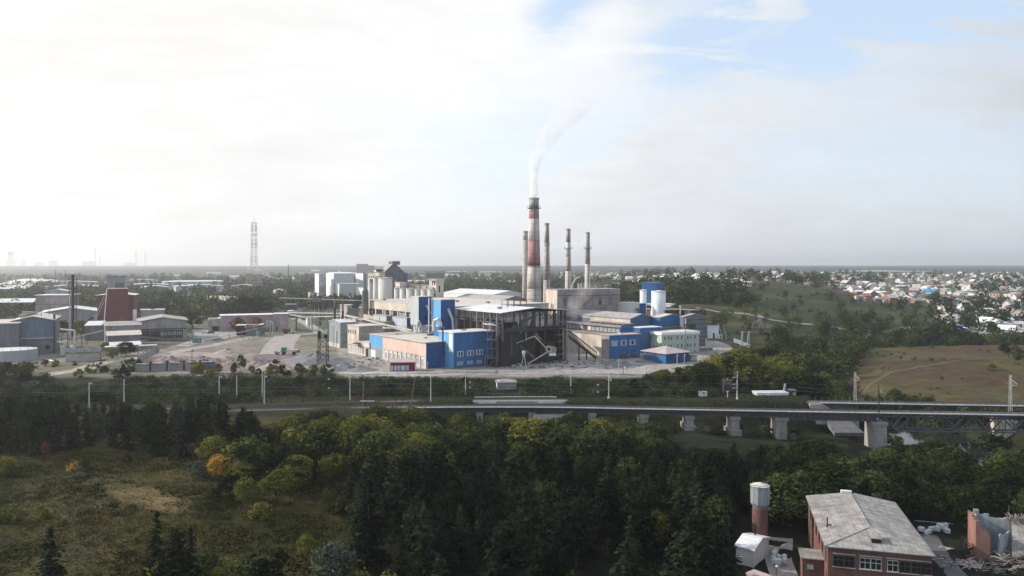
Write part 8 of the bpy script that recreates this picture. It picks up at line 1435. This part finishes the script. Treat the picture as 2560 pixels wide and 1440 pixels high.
def zone(px, py):
    if px < 1350: return 'left of the chimneys'
    if px < 1700: return 'far behind the mill'
    if px < 1960: return 'above the blue silo tower' if py > 695 else 'near the horizon'
    if py < 700: return 'in the farthest row'
    if px < 2250: return 'behind the hill shoulder'
    if py < 740: return 'in the upper village'
    if py < 790: return 'in mid village'
    return 'at the lower village edge'
# landmarks of the village, placed where the photo shows them
for px, py, w_, d_, h_, r_, wl, rf, hip, rz_, lb in ((2325, 744, 15, 13, 7, 3.2, 'house_white', 'roof_blue', False, .9, 'big house with a bright blue roof in the middle of the village'), (2312, 752, 12, 12, 4, 4, 'house_tan', 'roof_dark', False, .5, 'tan house with a wide dark gable roof below the bright blue roof'), (2166, 749, 9, 9, 4.5, 3, 'house_brick', 'roof_red', False, 1.3, 'house with an orange-red roof just behind the green hill shoulder'), (2148, 750, 9, 9, 4, .8, 'cream_wall', 'roof_brown', False, 1.4, 'flat brown roofed house left of the orange-red roof'),
    (2393, 830, 8, 9, 3.6, 2.6, 'house_white', 'roof_navy', False, 1.2, 'white house with a royal blue roof at the lower village edge'), (2446, 824, 11, 10, 3, 3, 'house_white', 'roof_green', True, .9, 'house with a dark green hip roof at the lower village edge'), (2465, 850, 8, 8, 3, 2.6, 'house_white', 'roof_grey', False, .6, 'lowest white gabled house of the village, by the tree belt'), (2355, 797, 12, 10, 2.6, 1.0, 'grey_wall', 'roof_white', False, 1.2, 'white low-roofed house alone on the lower slope'), (2392, 808, 14, 5, 2.4, .6, 'grey_wall', 'roof_white', False, 1.5, 'long white roofed shed below the lone low-roofed house'), (2368, 806, 6, 7, 3.4, 2, 'house_white', 'roof_grey', False, .5, 'small gabled house between the low-roofed house and the long shed'),
    (2513, 815, 13, 10, 6, 1.0, 'house_white', 'roof_white', False, 1.3, 'two-storey white house with arched windows at the lower right'), (1820, 716, 22, 7, 4, .8, 'cream_wall', 'roof_pale', False, 1.5, 'long cream barn on the hill edge, left of two'), (1868, 716, 14, 7, 4, .8, 'cream_wall', 'roof_pale', False, 1.5, 'shorter cream barn on the hill edge, right of two'), (1692, 704, 11, 12, 6, 6, 'house_white', 'roof_grey', False, .4, 'tall white gabled house with two windows above the silo tower'), (1742, 698, 14, 12, 5, 5, 'house_white', 'roof_white', True, .4, 'white hip-roofed house by a dark spruce above the silo tower'),
    (1778, 697, 10, 10, 3, 4, 'house_white', 'roof_white', False, .4, 'white gabled house right of the hip-roofed one'), (2142, 702, 13, 10, 3, 3.6, 'house_white', 'roof_white', False, .7, 'bright white triangular gable above the hill shoulder'), (2127, 726, 12, 10, 3, 4, 'house_white', 'roof_grey', False, .5, 'pair of white gables behind the hill, left one'), (2147, 727, 9, 10, 3, 3.4, 'house_white', 'roof_white', False, .5, 'pair of white gables behind the hill, right one'), (2295, 727, 12, 12, 3, 6, 'house_white', 'roof_grey', False, .35, 'white triangular gable with a grey roof left of the blue roof'),
    (2372, 690, 14, 12, 4, 3, 'house_white', 'roof_red', True, .4, 'large pinkish red roofed house in the upper village'), (2415, 715, 16, 14, 4, 3, 'house_tan', 'roof_brown', True, .6, 'large tan house with a brown hip roof in the upper village'), (2540, 745, 18, 16, 4, 3.4, 'house_white', 'roof_grey', True, .4, 'large grey roofed house at the right edge of the village'), (2494, 716, 9, 9, 4, 5, 'house_white', 'roof_grey', False, .3, 'tall white triangular gable near the right edge'), (1937, 692, 12, 12, 5, 6, 'house_white', 'roof_grey', False, .4, 'white pointed gable house above the hillside')):
    q = drop(px, py, 560, 4000)
    if q: house(q[0], q[1], q[2], rz_, w_, d_, h_, r_, wl, rf, hip, lb, None)
used = []
def place(n, px0, px1, py0, py1, pw_, where=None, long_=False):
    k = 0; tr = 0
    while k < n and tr < n * 40:
        tr += 1; px = rnd.uniform(px0, px1); py = py0 + (py1 - py0) * rnd.random() ** pw_; q = drop(px, py, 600, 5000)
        if not q: continue
        if q[1] < 1000 and 1600 < px < 2150: continue
        if any(abs(px - a) < 13 and abs(py - b_) < 3.2 for a, b_ in used): continue
        if px > 2080 and py > pw([(2080, 730), (2200, 762), (2260, 750), (2340, 775), (2400, 850), (2560, 880)], px): continue
        used.append((px, py)); k += 1; x, y, z = q
        w_, d_, h_, r_ = rnd.choice([(9, 11, 3.4, 3.2), (8, 10, 3.0, 2.6), (11, 12, 5.6, 3.6), (10, 15, 3.0, 2.2), (7, 8, 2.8, 2.4)]); wl = rnd.choice(['house_white', 'house_white', 'house_white', 'house_tan', 'house_brick', 'cream_wall', 'grey_wall']); rf = rnd.choice(['roof_white', 'roof_white', 'roof_white', 'roof_white', 'roof_pale', 'roof_grey', 'roof_grey', 'roof_dark', 'roof_brown', 'roof_grey', 'roof_brown', 'roof_pale', 'roof_dark', 'roof_red' if rnd.random() < .5 else 'roof_pale', 'roof_green' if rnd.random() < .4 else 'roof_navy' if rnd.random() < .3 else 'roof_grey']); hip = rnd.random() < .25
        if long_: w_, d_, h_, r_ = rnd.choice([(14, 60, 5, 2), (12, 40, 4, 1.6), (16, 90, 6, 2)]); hip = False; wl = rnd.choice(['grey_wall', 'house_white', 'house_tan']); rf = rnd.choice(['roof_white', 'roof_white', 'roof_pale'])
        rz_ = rnd.choice([.35, .35 + 1.57, .8, 2.2, -.2]) + rnd.gauss(0, .15) if not long_ else 1.57 + rnd.gauss(0, .25)
        lb = hlabel(wl, rf, hip, w_, zone(px, py), h_ > 5) if not long_ else f'long low {CN[wl]} shed with a {CN[rf]} roof {zone(px, py)}'
        house(x, y, z, rz_, w_, d_, h_, r_, wl, rf, hip, lb, lb, y < 1300)
place(34, 380, 1330, 678, 716, 1.0, long_=True); place(30, 640, 1340, 680, 712, 1.0)
place(64, 1380, 1960, 683, 712, 1.0); place(34, 1960, 2640, 685, 697, 1.0); place(125, 2080, 2640, 692, 850, 1.1)
# smaller roofs and sheds that fill the village
pts = []; mb = MB(); k = 0
while k < 1150:
    px = rnd.uniform(1380, 2700); py = 684 + 160 * rnd.random() ** 1.6; q = drop(px, py, 620, 5200)
    if not q or (q[1] < 1000 and px < 2150) or (px > 2080 and py > pw([(2080, 730), (2200, 762), (2260, 750), (2340, 775), (2400, 845), (2560, 880)], px)): k += .02; continue
    x, y, z = q; w_, d_, h_ = rnd.uniform(3, 7), rnd.uniform(4, 12), rnd.uniform(2, 3.2); a = rnd.uniform(0, 3.14); c, s_ = math.cos(a), math.sin(a); R = lambda u, v, zz: (x + c * u - s_ * v, y + s_ * u + c * v, zz); b4 = [(-w_ / 2, -d_ / 2), (w_ / 2, -d_ / 2), (w_ / 2, d_ / 2), (-w_ / 2, d_ / 2)]
    mb.hexa([R(*p, z - 2) for p in b4], [R(*p, z + h_) for p in b4], rnd.choice(['house_white', 'house_tan', 'house_brick', 'grey_wall'])); mb.hexa([R(p[0] * 1.1, p[1] * 1.1, z + h_ + .02) for p in b4], [R(p[0] * 1.1, p[1] * 1.1, z + h_ + .2 + (.9 if p[0] > 0 else 0)) for p in b4], rnd.choice(['roof_white', 'roof_pale', 'roof_grey', 'roof_brown', 'roof_dark', 'roof_white'])); k += 1
tag(mb.build('village_outbuildings'), 'hundreds of tiny sheds, garages and fences filling the village plots', kind='stuff')
print('HOUSES', NH)
# ---------------------------------------------------------------- haze and smoke
def volmat(name, color, dens, aniso=0., noise_=None):
    m = bpy.data.materials.new(name); m.use_nodes = True; t = m.node_tree; n = t.nodes; l = t.links; n.remove(n['Principled BSDF']); out = n['Material Output']
    v = n.new('ShaderNodeVolumePrincipled'); v.inputs['Color'].default_value = (*color, 1); v.inputs['Density'].default_value = dens; v.inputs['Anisotropy'].default_value = aniso; l.new(v.outputs[0], out.inputs['Volume']); return m, t, v
hm, _, _ = volmat('haze_air', HAZE_COL, HAZE_D, HAZE_G); mb = MB(); mb.box(-14000, -300, -22, 14000, 15500, 195, hm); o = mb.build('haze'); tag(o, 'thin pale haze filling the air over the whole valley', kind='stuff')
def plume(name, label, pts, dens, colr, zfall, nscale=.35, aniso=.2):
    """pts: (px, py, radius_px) at depth Y -> tube mesh with a procedural density"""
    Y = pts[0][3]; mb = MB(); n = 16; rg_ = []
    for px, py, r, y_ in pts: x, _ = XY(px, y_); z = zat(py, y_); rr = r * y_ / F; rg_.append([(x + rr * math.cos(a), y_ + rr * math.sin(a) * .8, z + rr * .12 * math.cos(a)) for a in [2 * math.pi * i / n for i in range(n)]])
    m, t, v = volmat(name + '_volume', colr, 1, aniso)
    for a, c in zip(rg_, rg_[1:]):
        for i in range(n): mb.poly([a[i], a[(i + 1) % n], c[(i + 1) % n], c[i]], m)
    mb.poly(rg_[0][::-1], m); mb.poly(rg_[-1], m); o = mb.build(name); nn_ = t.nodes; l = t.links
    g = nn_.new('ShaderNodeNewGeometry'); z_ = nn_.new('ShaderNodeTexNoise'); l.new(g.outputs['Position'], z_.inputs['Vector']); z_.inputs['Scale'].default_value = nscale; z_.inputs['Detail'].default_value = 4; z_.inputs['Roughness'].default_value = .6
    r_ = nn_.new('ShaderNodeMapRange'); l.new(z_.outputs['Fac'], r_.inputs[0]); r_.inputs[1].default_value = zfall[3]; r_.inputs[2].default_value = .68; s_ = nn_.new('ShaderNodeSeparateXYZ'); l.new(g.outputs['Position'], s_.inputs[0])
    f_ = nn_.new('ShaderNodeMapRange'); f_.interpolation_type = 'SMOOTHSTEP'; l.new(s_.outputs[2], f_.inputs[0]); f_.inputs[1].default_value = zfall[0]; f_.inputs[2].default_value = zfall[1]; f_.inputs[3].default_value = dens; f_.inputs[4].default_value = dens * zfall[2]
    k_ = nn_.new('ShaderNodeMath'); k_.operation = 'MULTIPLY'; l.new(r_.outputs[0], k_.inputs[0]); l.new(f_.outputs[0], k_.inputs[1]); l.new(k_.outputs[0], v.inputs['Density']); tag(o, label, kind='stuff'); return o
plume('chimney_smoke', 'white smoke column rising from the tallest chimney and drifting right', [(1335, 493, 10.5, 450), (1334.5, 470, 11, 450), (1334, 440, 11.5, 450), (1335.5, 415, 14, 450), (1338, 396, 18, 450), (1343, 378, 24, 450)], .6, (1, 1, 1), (94, 118, .06, .2), .5, .3)
plume('smoke_drift', 'thin upper smoke drifting right above the white column', [(1336, 425, 13, 450), (1341, 398, 20, 450), (1350, 376, 27, 450), (1364, 352, 32, 450), (1386, 326, 40, 450), (1412, 300, 46, 452), (1442, 262, 56, 455), (1475, 215, 56, 458)], .21, (.92, .92, .93), (112, 162, .10, .40), .14, .2)
plume('ground_smoke', 'brown-grey smoke drifting over the roofs beside the truss shed', [(1436, 800, 8, 392), (1434, 782, 13, 395), (1438, 762, 22, 398), (1452, 742, 34, 402), (1480, 722, 44, 408), (1500, 700, 46, 415)], .085, (.80, .76, .72), (24, 42, .10, .38), .14, .2)
